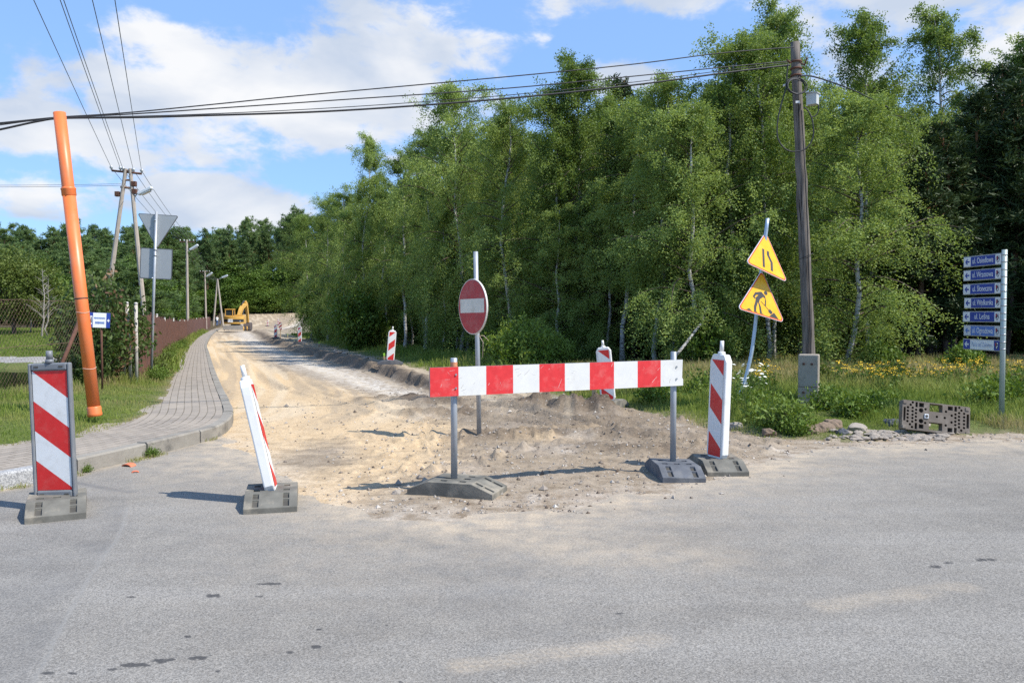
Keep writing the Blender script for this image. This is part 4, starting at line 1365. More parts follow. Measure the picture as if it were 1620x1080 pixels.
# ------------------------------------------------------------------ recycled foot plates
def footplate_mesh(L=.80, W=.42, H=.125):
    xs = [-L / 2, -L / 2 + .012, -.285, -.205, -.13, -.05, .05, .13, .205, .285, L / 2 - .012, L / 2]
    ys = [-W / 2, -.15, -.09, -.032, .032, .09, .15, W / 2]
    def zt(x): return H if abs(x) <= .206 else H - (H - .045) * (abs(x) - .205) / (L / 2 - .205)
    bm = bmesh.new()
    g = {}
    for i, x in enumerate(xs):
        for j, y in enumerate(ys): g[i, j] = bm.verts.new((x, y, zt(x)))
    cells = {}
    for i in range(len(xs) - 1):
        for j in range(len(ys) - 1):
            cells[i, j] = bm.faces.new((g[i, j], g[i + 1, j], g[i + 1, j + 1], g[i, j + 1]))
    # skirts
    ring = [(i, 0) for i in range(len(xs))] + [(len(xs) - 1, j) for j in range(1, len(ys))] + [(i, len(ys) - 1) for i in range(len(xs) - 2, -1, -1)] + [(0, j) for j in range(len(ys) - 2, 0, -1)]
    low = [bm.verts.new((g[k].co.x, g[k].co.y, -.012)) for k in ring]
    for k in range(len(ring)):
        k2 = (k + 1) % len(ring)
        bm.faces.new((g[ring[k]], low[k], low[k2], g[ring[k2]]))
    bm.faces.new(list(reversed(low)))
    bm.normal_update()
    def sink(keys, d, ins=.006):
        for k in keys:
            f = cells[k]
            r = bmesh.ops.inset_individual(bm, faces=[f], thickness=ins, depth=0)
            r2 = bmesh.ops.extrude_face_region(bm, geom=[f])
            vs_ = [e for e in r2['geom'] if isinstance(e, bmesh.types.BMVert)]
            for v in vs_: v.co.z -= d
            for e in r2['geom']:
                if isinstance(e, bmesh.types.BMFace): e.material_index = 1
            if f.is_valid: bm.faces.remove(f)
    sink([(4, 3), (6, 3), (4, 1), (6, 5), (4, 5), (6, 1)], .06)
    sink([(2, 1), (2, 5), (8, 1), (8, 5), (1, 1), (1, 5), (9, 1), (9, 5)], .02, .008)
    bmesh.ops.recalc_face_normals(bm, faces=bm.faces)
    # raised rim round each end
    me = bpy.data.meshes.new('foot_plate'); bm.to_mesh(me); bm.free()
    return me


FOOT = footplate_mesh()
FOOT.materials.append(RUBBER); FOOT.materials.append(RUBBER_HOLE)
FOOT_D = FOOT.copy(); FOOT_D.materials[0] = RUBBER_DARK


def foot(parent, ang, me=None, off=(0, 0, 0), tilt=0.):
    o = bpy.data.objects.new('foot_plate', me or FOOT); col.objects.link(o); o.parent = parent
    o.location = off; o.rotation_euler = (tilt, 0, ang)
    b = o.modifiers.new('bevel', 'BEVEL'); b.width = .007; b.segments = 2; b.limit_method = 'ANGLE'; b.angle_limit = R(35)
    return o


def stripes(w, z0, z1, slope, n=5, y=-.04, mirror=False, cut=None):
    """flat strips of red and white sheeting filling a panel"""
    b = MB(); h = z1 - z0; band = h / (n - 1)
    rect = [(-w / 2, z0), (w / 2, z0), (w / 2, z1), (-w / 2, z1)]
    if cut:
        for (a, bb, c) in cut: rect = clip(rect, a, bb, c)
    for k in range(-1, n + 4):
        lo, hi = (k - 1) * band, k * band
        # depth along the panel: s = (z1 - z) - slope*(x + w/2), falls to the right
        sx = -1 if mirror else 1
        p = clip(rect, -slope * sx, -1, z1 - slope * w / 2 - lo)
        p = clip(p, slope * sx, 1, hi - z1 + slope * w / 2) if p else p
        if len(p) >= 3:
            b.add([(q[0], y, q[1]) for q in p], [tuple(range(len(p)))], 1 if k % 2 == 0 else 0)
    return b


# ------------------------------------------------------------------ the beacons
def white_beacon(pos, yaw, lean, plate_ang, label, mirror=False, hgt=1.0, me=None, group=None, slope=.85, plate_off=(0, 0, 0), n=5, wd=.25, dp=.085):
    root = thing('beacon', pos, label, 'beacon', group)
    foot(root, plate_ang, me, plate_off)
    k = wd / .25
    out = [(-.082 * k, 0), (.082 * k, 0), (.125 * k, .07), (.125 * k, .92), (.085 * k, .985), (-.085 * k, .985), (-.125 * k, .92), (-.125 * k, .07)]
    out = [(x, z * hgt) for x, z in out]
    M = T(0, 0, .085) @ lean_to(lean) @ RZ(yaw)
    b = MB(); b.prism(out, -dp / 2, dp / 2)
    b.xf(M); b.build('body', WHITE_PLASTIC, root, bevel=.012)
    p = MB(); p.cyl((0, 0, .975 * hgt), (0, 0, 1.01 * hgt), .042, .036, 8); p.cyl((0, 0, 1.01 * hgt), (0, 0, 1.11 * hgt), .0225, .019, 12)
    p.xf(M); p.build('peg', WHITE_PLASTIC, root)
    s = MB(); s.cyl((0, 0, -.06), (0, 0, .01), .05, .05, 8); s.xf(M); s.build('socket', WHITE_PLASTIC, root)
    hw = .094 * k
    cut = [(-.065, -.04, .065 * .085 * k + .04 * .985 * hgt - .0009), (.065, -.04, .065 * .085 * k + .04 * .985 * hgt - .0009)]
    st = stripes(2 * hw, .05 * hgt, .935 * hgt, slope, n, -dp / 2 - .003, mirror, cut)
    st.xf(M); st.build('striped_sheet', [SIGN_WHITE, SIGN_RED], root)
    st2 = stripes(2 * hw, .05 * hgt, .935 * hgt, slope, n, -dp / 2 - .003, mirror, cut)
    st2.xf(M @ RZ(math.pi)); st2.build('striped_sheet', [SIGN_WHITE, SIGN_RED], root)
    return root


def gp(px, Y, lift=0.):
    x = xat(px, Y); return (x, Y, hz(x, Y) + lift)


def near_beacon():
    root = thing('beacon', gp(84, 6.72, .005), 'red and white striped beacon board in a grey frame before the left kerb', 'beacon')
    foot(root, R(117), None, (.02, -.02, 0))
    M = T(0, 0, .10) @ lean_to((-.030, 0, 1))
    # rounded frame with an opening
    ow, oh, iw = .172, 1.10, .146
    b = MB()
    b.box((-(ow + iw) / 2, 0, oh / 2), (ow - iw, .05, oh)); b.box(((ow + iw) / 2, 0, oh / 2), (ow - iw, .05, oh))
    b.box((0, 0, .03), (iw * 2 - .002, .05, .06)); b.box((0, 0, oh - .03), (iw * 2 - .002, .05, .06))
    b.xf(M); b.build('frame', GREY_PLASTIC, root, bevel=.012)
    p = MB(); p.cyl((0, 0, oh), (0, 0, oh + .03), .035, .03, 10); p.cyl((0, 0, oh + .03), (0, 0, oh + .10), .026, .024, 12)
    p.xf(M); p.build('peg', GREY_PLASTIC, root)
    p = MB()
    for x in (-.1, .1):
        for z in (.03, oh - .03): p.box((x, -.0262, z), (.035, .003, .012))
    p.xf(M); p.build_each('clip', RUBBER_HOLE, root)
    p = MB(); p.box((0, 0, -.03), (.06, .04, .06)); p.xf(M); p.build('socket', RUBBER_DARK, root)
    b = MB(); b.box((0, 0, oh / 2), (iw * 2 - .004, .02, oh - .124)); b.xf(M); b.build('panel', GREY_PLASTIC, root)
    st = stripes(iw * 2 - .012, .064, oh - .064, .80, 5, -.0125); st.xf(M); st.build('striped_sheet', [SIGN_WHITE, SIGN_RED], root)


near_beacon()
white_beacon(gp(428, 7.0), R(101), (-.235, .03, 1), R(104), 'white plastic beacon leaning to the left, seen edge-on beside the dug road', slope=.85)
white_beacon(gp(1136, 8.52), R(-64), (.035, 0, 1), R(92), 'white beacon with red stripes just right of the striped barrier', hgt=1.12)
white_beacon(gp(963, 13.9), R(-14), (-.10, 0, 1), R(60), 'white and red beacon half hidden behind the right half of the barrier', hgt=.94)


def road_beacon(px, py, Y, label, yaw, lean, mirror, hgt=1.0, group=None):
    x = xat(px, Y)
    white_beacon((x, Y, hz(x, Y) + .01), yaw, lean, R(10), label, mirror, hgt, RUBBER_DARK and FOOT_D, group)


road_beacon(617, 581, 26.3, 'striped beacon leaning right on the bare verge before the wood', R(14), (.085, 0, 1), True)
road_beacon(474, 546, 53, 'striped beacon on the bare verge, next one beyond the leaning beacon', 0, (.02, 0, 1), True)
road_beacon(436, 535, 66, 'striped beacon beside the short striped marker near the green patch', 0, (.01, 0, 1), True)
road_beacon(423, 512, 146, 'small far striped beacon right of the excavator on the rising road', 0, (.1, 0, 1), True)
road_beacon(440, 508, 150, 'farthest striped beacon before the dirt bank at the road end', 0, (.05, 0, 1), True)


def plate_marker():
    x = xat(443.5, 68); root = thing('marker', (x, 68, hz(x, 68)), 'short striped plate on a wooden stick behind the far beacon', 'marker')
    b = MB(); b.box((0, .03, .5), (.05, .03, 1.0)); b.build('stick', STAKE, root)
    b = MB(); b.box((0, 0, 1.0), (.24, .02, .62)); b.build('plate', GREY_PLASTIC, root)
    st = stripes(.22, .7, 1.3, .85, 5, -.014, True); st.build('striped_sheet', [OLD_WHITE, OLD_RED], root)


plate_marker()

# ------------------------------------------------------------------ the barrier
def barrier():
    lp = Vector(gp(718, 7.38)); rp = Vector(gp(1066, 8.26))
    root = thing('barrier', tuple(lp), 'red and white striped barrier board on two steel posts in front of the dirt road', 'barrier')
    rel = rp - lp
    A = at(680.5, 628, 7.225); B = at(1080.5, 609.5, 8.235)
    foot(root, R(-17), None, (.03, .0, 0.0)); foot(root, R(93), FOOT_D, tuple(rel + Vector((0, -.05, 0))), R(2))
    for p, top, px in ((Vector((0, 0, 0)), 566, 718), (rel, 556, 1066)):
        tz = at(px, top, (lp + p).y).z - lp.z
        b = MB(); b.tube([(p.x, p.y, p.z + .06), (p.x, p.y, tz - .002), (p.x, p.y, tz)], [.030, .030, .027], 18)
        b.build('post', GALV_DULL, root)
    # orange sticker round the left post top
    b = MB(); tz = at(718, 575, lp.y).z - lp.z
    b.tube([(0, 0, tz - .03), (0, 0, tz + .015)], .0315, 18, cap=False); b.build('sticker', plain('orange_sticker', (.62, .25, .12), .6), root)
    d = (B - A); L = d.length; ux = d.normalized(); uy = Vector((-ux.y, ux.x, 0)).normalized(); uz = ux.cross(uy) * -1
    uz = ux.cross(uy)
    M = Matrix(((ux.x, uy.x, uz.x, A.x - lp.x), (ux.y, uy.y, uz.y, A.y - lp.y), (ux.z, uy.z, uz.z, A.z - lp.z), (0, 0, 0, 1)))
    h = .258
    b = MB()
    out = [(0, 0), (L, 0), (L, h * .25), (L - .012, h * .30), (L - .004, h), (0, h)]
    b.prism(out, 0, .022); b.xf(M); b.build('board', ALU, root)
    edges = [680, 725, 768, 808.5, 850, 888.5, 928.5, 967.5, 1006, 1043.5, 1081]
    # seams are evenly spread on the board itself; perspective does the rest
    xs = [L * k / 10 for k in range(11)]
    rb, wb = MB(), MB()
    for k in range(10):
        x0, x1 = xs[k], xs[k + 1]
        q = (rb if k % 2 == 0 else wb)
        if k == 9: q.add([(x0, -.003, 0), (L - .001, -.003, 0), (L - .001, -.003, h * .25), (L - .013, -.003, h * .30), (L - .005, -.003, h), (x0, -.003, h)], [(0, 1, 2, 3, 4, 5)])
        else: q.add([(x0, -.003, 0), (x1, -.003, 0), (x1, -.003, h), (x0, -.003, h)], [(0, 1, 2, 3)])
    # scratches in the sheet
    g = random.Random(4); sc = MB()
    for k in range(46):
        x = g.uniform(.05, L - .05); z = g.uniform(.02, h - .02); a = g.uniform(-1.4, 1.4); l = g.uniform(.01, .05)
        if k % 6 == 0: l *= 2.2
        w = g.uniform(.0007, .0018); dx, dz = math.cos(a) * l, math.sin(a) * l * .8
        if not (.003 < z + dz < h - .003): dz = 0
        sc.add([(x - w, -.0042, z), (x + w, -.0042, z - w), (x + dx + w * .4, -.0042, z + dz), (x + dx - w * .4, -.0042, z + dz + w)], [(0, 1, 2, 3)], 0 if int(x / L * 10) % 2 == 0 else 1)
    for q, nm, m in ((rb, 'red_field', BOARD_RED), (wb, 'white_field', BOARD_WHITE)):
        q.xf(M); q.build_each(nm, m, root)
    for q, nm, m in ((sc, 'scratches', [plain('scratch_pale', (.72, .62, .58), .6), plain('scratch_dark', (.42, .39, .34), .7)]),):
        q.xf(M); q.build(nm, m, root)
    for p in (Vector((0, 0, 0)), rel):
        b = MB(); c = M.inverted() @ p
        for z in (.07, .19): b.cyl((c.x, -.012, z), (c.x, -.002, z), .009, n=8)
        b.xf(M); b.build_each('bolt', GALV, root)


barrier()

# ------------------------------------------------------------------ no-entry sign
def no_entry():
    bt = Vector(gp(758, 10.6)); root = thing('no_entry_sign', tuple(bt), 'faded round no-entry sign on a grey pole standing in the dug soil', 'road sign')
    tp = at(752.5, 398, 10.6) - bt
    b = MB(); b.tube([(0, 0, -.1), tuple(tp * .5), tuple(tp)], [.030, .030, .030], 16); b.build('pole', GALV_DULL, root)
    c = at(753, 485, 10.6) - bt
    M = T(c.x, c.y, c.z) @ lean_to(tp) @ RZ(R(-57)) @ T(.0, -.055, 0)
    r = .355; n = 56
    circ = lambda q: [(q * math.cos(2 * math.pi * k / n), q * math.sin(2 * math.pi * k / n)) for k in range(n)]
    b = MB(); b.prism(circ(r), 0, .022); b.xf(M); d = b.build('disc', OLD_WHITE, root)
    b = MB(); b.prism(circ(r - .012), -.0025, -.0005); b.xf(M); b.build('red_face', OLD_RED, root)
    b = MB(); b.box((0, -.004, .012), (.60, .002, .178)); b.xf(M); b.build('white_bar', OLD_WHITE, root)
    b = MB(); b.box((0, .045, .15), (.09, .045, .03)); b.box((0, .045, -.15), (.09, .045, .03)); b.xf(M); b.build_each('clamp', GALV, root)
    # loose binding wire under the disc
    q = at(758, 531, 10.58) - bt
    b = MB(); b.tube([q, q + Vector((.06, 0, -.0)), q + Vector((.12, 0, -.06))], .003, 5)
    b.tube([q, q + Vector((.05, 0, -.08)), q + Vector((.045, 0, -.28))], .003, 5); b.build_each('binding_wire', PVC_BAND, root)


no_entry()

# ------------------------------------------------------------------ bent post with the two yellow signs
def roundtri(S, r, n=5):
    V = [(0, S * .866 * 2 / 3), (-S / 2, -S * .866 / 3), (S / 2, -S * .866 / 3)]
    out = []
    for i in range(3):
        c = Vector(V[i]); inward = (-c).normalized() * (2 * r); o = c + inward
        a0 = math.atan2(c.y, c.x)
        for k in range(n):
            a = a0 - R(60) + R(120) * k / (n - 1)
            out.append((o.x + r * math.cos(a), o.y + r * math.sin(a)))
    return out


def work_signs():
    Y = 13.2
    bt = Vector(gp(1163, Y)); root = thing('work_sign_post', tuple(bt), 'bent pale post with two yellow triangular roadworks signs', 'road sign')
    px = [(1163, 658), (1168, 635), (1179, 605), (1189, 565), (1194.5, 530), (1199, 490), (1207, 420), (1216, 345)]
    P = [at(a, b, Y) - bt for a, b in px]
    for p in P: p.y += .05
    C = catmull([tuple(p) for p in P], 5)
    b = MB(); b.tube([tuple(c) for c in C], .029, 14); b.build('post', POST_BLUE, root)
    s = math.radians
    def sign(cx, cy, apex, left, right):
        u = Vector((right[0] - left[0], 0, left[1] - right[1])); mid = ((left[0] + right[0]) / 2, (left[1] + right[1]) / 2)
        v = Vector((apex[0] - mid[0], 0, mid[1] - apex[1]))
        # depth of both axes so that they become an equilateral triangle in space
        k = -(u.x * v.x + u.z * v.z); A = u.x ** 2 + u.z ** 2; Bv = v.x ** 2 + v.z ** 2
        best = None
        for i in range(1, 4000):
            bb = i * .02; a = k / bb
            e = (Bv + bb * bb) - .75 * (A + a * a)
            if best is None or abs(e) < best[0]: best = (abs(e), a, bb)
        u.y, v.y = best[1], best[2]
        m = Y / FPX
        S = u.length * m; uu = u.normalized(); vv = v.normalized(); nn = uu.cross(vv)  # faces the viewer
        c3 = at(mid[0], mid[1], Y) + v * m / 3 - bt + Vector((0, -.20, 0)) - uu * .035
        M = Matrix(((uu.x, -nn.x, vv.x, c3.x), (uu.y, -nn.y, vv.y, c3.y), (uu.z, -nn.z, vv.z, c3.z), (0, 0, 0, 1)))
        if nn.y > 0: print('sign faces away', nn)
        return M, S
    for kind, M, S in (('narrow', *sign(0, 0, (1216.2, 371), (1177.5, 419.5), (1242.5, 443.5))), ('works', *sign(0, 0, (1208, 432), (1165.5, 489), (1237, 507.5)))):
        S += .072; M = M @ Matrix.Diagonal((1.1, 1, 1, 1))
        b = MB(); b.prism(roundtri(S, .045), 0, .016); b.xf(M); pl = b.build('sign_plate', PLATE_WHITE, root)
        b = MB(); b.prism(roundtri(S - .022, .041), -.002, -.0004); b.xf(M); b.build('border', ORANGE_RED, pl)
        b = MB(); b.prism(roundtri(S - .078, .033), -.0036, -.0022); b.xf(M); b.build('yellow_field', YELLOW, pl)
        b = MB(); y0, y1 = -.0052, -.004
        if kind == 'narrow':
            b.prism([(-.085, -.145), (-.045, -.145), (-.045, .155), (-.085, .155)], y0, y1)
            b.prism([(.065, -.145), (.108, -.145), (.108, .0), (.045, .095), (.045, .155), (.002, .155), (.002, .085), (.065, -.01)], y0, y1)
            nm = 'narrowing_symbol'
        else:
            q = .75
            cir = [(.065 + .030 * math.cos(2 * math.pi * k / 14), .145 + .030 * math.sin(2 * math.pi * k / 14)) for k in range(14)]
            b.prism(cir, y0, y1)
            # back, trunk and hips
            b.prism([(-.105, .110), (-.01, .145), (.055, .095), (.052, .062), (.022, .075), (-.030, .03), (-.045, -.02), (-.105, -.02), (-.100, .035), (-.055, .085), (-.095, .075)], y0, y1)
            # rear arm bent behind the back
            b.prism([(-.110, .112), (-.092, .078), (-.118, .040), (-.100, .022), (-.120, .012), (-.150, .040)], y0, y1)
            # legs
            b.prism([(-.105, -.021), (-.062, -.021), (-.088, -.10), (-.092, -.165), (-.060, -.180), (-.125, -.180), (-.128, -.10)], y0, y1)
            b.prism([(-.061, -.021), (-.044, -.021), (-.012, -.085), (.004, -.165), (.040, -.180), (-.028, -.180), (-.042, -.085)], y0, y1)
            # front arm, shovel, heaps
            b.prism([(.053, .061), (.056, .093), (.072, .02), (.068, -.045), (.050, -.040), (.053, .015)], y0, y1)
            b.prism([(-.020, .000), (-.014, .006), (.124, -.088), (.118, -.096)], y0, y1)
            b.prism([(.105, -.112), (.135, -.072), (.185, -.108), (.155, -.148)], y0, y1)
            b.prism([(.125, -.182), (.285, -.182), (.205, -.105)], y0, y1)
            b.prism([(-.255, -.182), (-.155, -.182), (-.205, -.148)], y0, y1)
            nm = 'worker_symbol'
        b.xf(M @ Matrix.Diagonal((S / .78, 1, S / .78, 1)) @ T(0, 0, -.02)); b.build(nm, CHARCOAL, pl)


work_signs()

# ------------------------------------------------------------------ give-way sign seen from behind
def give_way_back():
    Y = 18.9; bt = Vector(gp(237.5, Y)); root = thing('give_way_sign', tuple(bt), 'grey back of a triangular and a square sign on a steel pole by the pavement', 'road sign')
    tp = at(247.5, 335, Y) - bt
    b = MB(); b.tube([(0, 0, -.1), tuple(tp * .5), tuple(tp)], .031, 16); b.build('pole', GALV_DULL, root)
    M0 = lean_to(tp)
    def place(px, py): c = at(px, py, Y) - bt; return T(c.x, c.y + .05, c.z) @ M0 @ RZ(R(8))
    S = .90
    M = place(248, 357)
    tri = [(x, -z) for x, z in roundtri(S, .03)]; tri_in = [(x, -z) for x, z in roundtri(S - .05, .022)]
    b = MB(); b.prism(tri, 0, .02); b.xf(M); p = b.build('triangle_plate', SIGN_RIM, root)
    b = MB(); b.prism(tri_in, -.002, -.0005); b.xf(M); b.build('plate_back', SIGN_BACK, p)
    b = MB(); b.prism([(x, z) for x, z in tri], .0205, .023); b.xf(M); b.build('plate_front', YELLOW, p)
    M = place(245.5, 417)
    w, h = .70, .70
    rr = lambda w, h: [(-w / 2 + .02, -h / 2), (w / 2 - .02, -h / 2), (w / 2, -h / 2 + .02), (w / 2, h / 2 - .02), (w / 2 - .02, h / 2), (-w / 2 + .02, h / 2), (-w / 2, h / 2 - .02), (-w / 2, -h / 2 + .02)]
    b = MB(); b.prism(rr(w, h), 0, .02); b.xf(M); p = b.build('square_plate', SIGN_RIM, root)
    b = MB(); b.prism(rr(w - .035, h - .035), -.002, -.0005); b.xf(M); b.build('plate_back', SIGN_BACK, p)
    b = MB()
    for (px, py) in ((246, 395), (241, 440), (246, 349), (245.5, 404)):
        c = at(px, py, Y) - bt; b.tube([(c.x, c.y + .0, c.z - .015), (c.x, c.y + .0, c.z + .015)], .037, 12)
    b.build_each('clamp', GALV, root)


give_way_back()

# ------------------------------------------------------------------ street-name signpost
def street_names():
    Y0 = 12.0
    bt = Vector(gp(1587, Y0)); root = thing('street_signpost', tuple(bt), 'pale round post carrying seven blue and white street-name plates', 'signpost')
    tz = at(1587, 395, Y0).z - bt.z
    b = MB(); b.tube([(0, 0, -.1), (0, 0, tz)], .037, 18); b.build('post', POST_GREEN, root)
    a = Vector((xat(1583.5, Y0), Y0)); e = Vector((xat(1523, 12.88), 12.88))
    d = a - e; L = d.length; ang = math.atan2(d.y, d.x)
    names = ['ul. Osiedlowa', 'ul. Wrzosowa', 'ul. Słoneczna', 'ul. Wędkarska', 'ul. Leśna', 'ul. Ogrodowa', 'Plaża nad Zalewem']
    tops = [400, 423, 446.3, 469.2, 492, 515.2, 538]
    Mh = RZ(ang)
    for i, (nm, tp) in enumerate(zip(names, tops)):
        zc = at(1583.5, tp + 9.1, Y0).z - bt.z
        M = T(a.x - bt.x, a.y - bt.y, zc) @ Mh @ T(-L / 2 + random.uniform(-.012, .004), 0, 0)
        if i in (3, 5, 6): M = M @ T(.012, 0, 0) @ Matrix.Diagonal((.975, 1, 1, 1))
        h = .166
        pr = MB(); pr.box((0, .012, 0), (L, .024, h)); pr.xf(M); pl = pr.build('street_plate', ALU, root, bevel=.003)
        field, side = (BLUE, PLATE_WHITE) if i < 5 else ((BLUE_FADED, PLATE_GREY) if i == 5 else (PLATE_WHITE, BLUE))
        ih = h - .026; x0 = -L / 2 + .016; x1 = L / 2 - .016; aw = .165; cw = .125
        q = MB(); q.box(((x0 + aw + x1 - cw) / 2, -.002, 0), (x1 - cw - x0 - aw, .003, ih)); q.xf(M); q.build('name_field', field, pl)
        q = MB(); q.box((x0 + aw / 2 - .001, -.002, 0), (aw - .003, .003, ih)); q.box((x1 - cw / 2 + .001, -.002, 0), (cw - .003, .003, ih)); q.xf(M); q.build_each('end_field', side, pl)
        ac = BLUE if i < 5 else (BLUE_FADED if i == 5 else PLATE_WHITE)
        q = MB(); ax = x0 + aw / 2
        q.prism([(ax - .052, 0), (ax - .004, .046), (ax + .012, .032), (ax - .010, .011), (ax + .052, .011), (ax + .052, -.011), (ax - .010, -.011), (ax + .012, -.032), (ax - .004, -.046)], -.0052, -.0038)
        q.xf(M); q.build('arrow', ac, pl)
        cx = x1 - cw / 2
        sh = [(cx - .034, .048), (cx + .034, .048), (cx + .034, -.015), (cx + .015, -.042), (cx, -.052), (cx - .015, -.042), (cx - .034, -.015)]
        q = MB(); q.prism(sh, -.0052, -.0038, 0)
        q.prism([(cx + .002, .044), (cx + .030, .044), (cx + .030, .012)], -.0064, -.0055, 1)
        q.prism([(cx - .030, .036), (cx - .004, .040), (cx - .012, -.008), (cx - .030, .002)], -.0064, -.0055, 2)
        q.prism([(cx - .012, -.030), (cx + .020, .006), (cx + .029, .000), (cx + .006, -.042)], -.0064, -.0055, 1)
        q.xf(M); q.build('crest', [CREST_DARK, PLATE_WHITE, CREST_RED], pl)
        tm = PLATE_WHITE if i < 6 else plain('faint_blue_letters', (.30, .36, .50), .5)
        wfield = x1 - cw - x0 - aw
        sq = (.60 if i < 6 else .60)
        text_mesh(nm, .122 if i < 6 else .098, tm, pl, M @ T((x0 + aw + x1 - cw) / 2, -.0042, .003), 'street_name', squeeze=[.71, .69, .71, .66, .80, .71, .64][i])
    b = MB()
    for i, tp in enumerate(tops):
        for q in (3, 14):
            z = at(1587, tp + q, Y0).z - bt.z
            b.tube([(0, 0, z - .008), (0, 0, z + .008)], .041, 14)
    b.build_each('clamp', ALU, root)


street_names()

# ------------------------------------------------------------------ perforated plate lying on its edge in the rubble
def perforated_block():
    W, H = 1085.0, 485.0
    P0 = np.array([160., 212.]); e1 = np.array([1080., 118.]) / W; e2 = np.array([-50., 480.]) / H
    Mi = np.linalg.inv(np.stack([e1, e2], 1)); k = .88 / W
    def loc(x, y): u, v = Mi @ (np.array([x, y]) - P0); return (u * k - .44, (H - v) * k)
    holes = [(320, 260), (283, 297), (237, 340), (313, 347), (365, 380), (230, 397), (305, 403), (222, 453), (358, 437), (300, 462), (217, 510), (352, 494), (295, 517), (210, 568), (346, 552), (288, 575), (247, 620), (277, 665),
             (1063, 340), (1093, 385), (1053, 428), (1133, 438), (992, 450), (1046, 487), (1127, 495), (986, 508), (1040, 545), (1120, 553), (980, 567), (1035, 603), (1115, 611), (974, 625), (1030, 660), (1110, 670), (1062, 713), (1020, 750),
             (517, 370), (843, 407), (494, 597), (820, 633), (930, 470), (918, 582), (690, 493), (815, 510), (520, 485)]
    big = [(445, 390), (430, 565)]
    rects = [(360, 250, 398, 340), (418, 265, 498, 338), (580, 280, 795, 415), (877, 318, 958, 388), (982, 318, 1025, 405), (155, 328, 190, 565), (1158, 440, 1200, 685), (545, 588, 765, 720), (320, 595, 360, 705), (385, 618, 462, 690), (840, 670, 922, 745), (945, 665, 990, 765)]
    cu = bpy.data.curves.new('block', 'CURVE'); cu.dimensions = '2D'; cu.fill_mode = 'BOTH'; cu.extrude = .055
    def spl(pts):
        s = cu.splines.new('POLY'); s.points.add(len(pts) - 1); s.use_cyclic_u = True
        for p, q in zip(s.points, pts): p.co = (q[0], q[1], 0, 1)
    w, h = .44, H * k
    spl([(-w, .012), (-w + .012, 0), (w - .012, 0), (w, .012), (w, h - .012), (w - .012, h), (-w + .012, h), (-w, h - .012)])
    for c, r in [(c, .0165) for c in holes] + [(c, .031) for c in big]:
        x, z = loc(*c); spl([(x + r * math.cos(2 * math.pi * q / 12), z + r * math.sin(2 * math.pi * q / 12)) for q in range(12)])
    for (x0, y0, x1, y1) in rects:
        cx, cz = loc((x0 + x1) / 2, (y0 + y1) / 2); rw_, rh = (x1 - x0) * k / 2 * .97, (y1 - y0) * k / 2 * .95
        cz = min(max(cz, rh + .014), h - rh - .014); cx = min(max(cx, -w + rw_ + .012), w - rw_ - .012)
        spl([(cx - rw_, cz - rh), (cx + rw_, cz - rh), (cx + rw_, cz + rh), (cx - rw_, cz + rh)])
    tmp = bpy.data.objects.new('block', cu); col.objects.link(tmp)
    me = bpy.data.meshes.new_from_object(tmp.evaluated_get(bpy.context.evaluated_depsgraph_get()))
    bpy.data.objects.remove(tmp)
    Y = G(1478, 688).y; bl = at(1431.5, 679, Y); br = at(1523.5, 690, Y - .06)
    d = br - bl; ang = math.atan2(d.y, d.x); roll = -math.asin(d.z / d.length)
    mid = (bl + br) / 2
    root = thing('perforated_block', tuple(mid), 'brown perforated plastic block propped on its edge on the broken rubble', 'plastic block')
    M = RZ(ang) @ RY(roll) @ RX(R(-14)) @ RX(math.pi / 2)
    me.transform(M); me.materials.clear(); me.materials.append(BLOCK_PLASTIC)
    o = bpy.data.objects.new('perforated_plate', me); col.objects.link(o); o.parent = root
    Mx = RZ(ang) @ RY(roll) @ RX(R(-14))
    # only the two hand holes and a few holes go right through: a web closes the rest halfway in
    b = MB()
    z0, z1 = .012, h - .012
    b.box((-.255, .028, (z0 + z1) / 2), (.34, .004, z1 - z0)); b.box((.28, .028, (z0 + z1) / 2), (.30, .004, z1 - z0))
    b.xf(Mx); b.build_each('inner_web', RUBBER_HOLE, root)
    b = MB(); x, z = loc(520, 487)
    b.box((x, -.062, z), (.058, .012, .062)); b.xf(Mx); s = b.build('pale_square_boss', PLATE_GREY, root, bevel=.006)
    b = MB(); b.cyl((x, -.0705, z), (x, -.0675, z), .018, n=12); b.xf(Mx); b.build('boss_hole', RUBBER_HOLE, s)
    b = MB()
    for (x, z) in ((-w + .03, h - .03), (w - .04, h - .035), (-w + .03, .03), (w - .03, .035)): b.box((x, -.059, z), (.05, .01, .045))
    b.xf(Mx); b.build_each('corner_pad', BLOCK_PLASTIC, root, bevel=.005)


perforated_block()

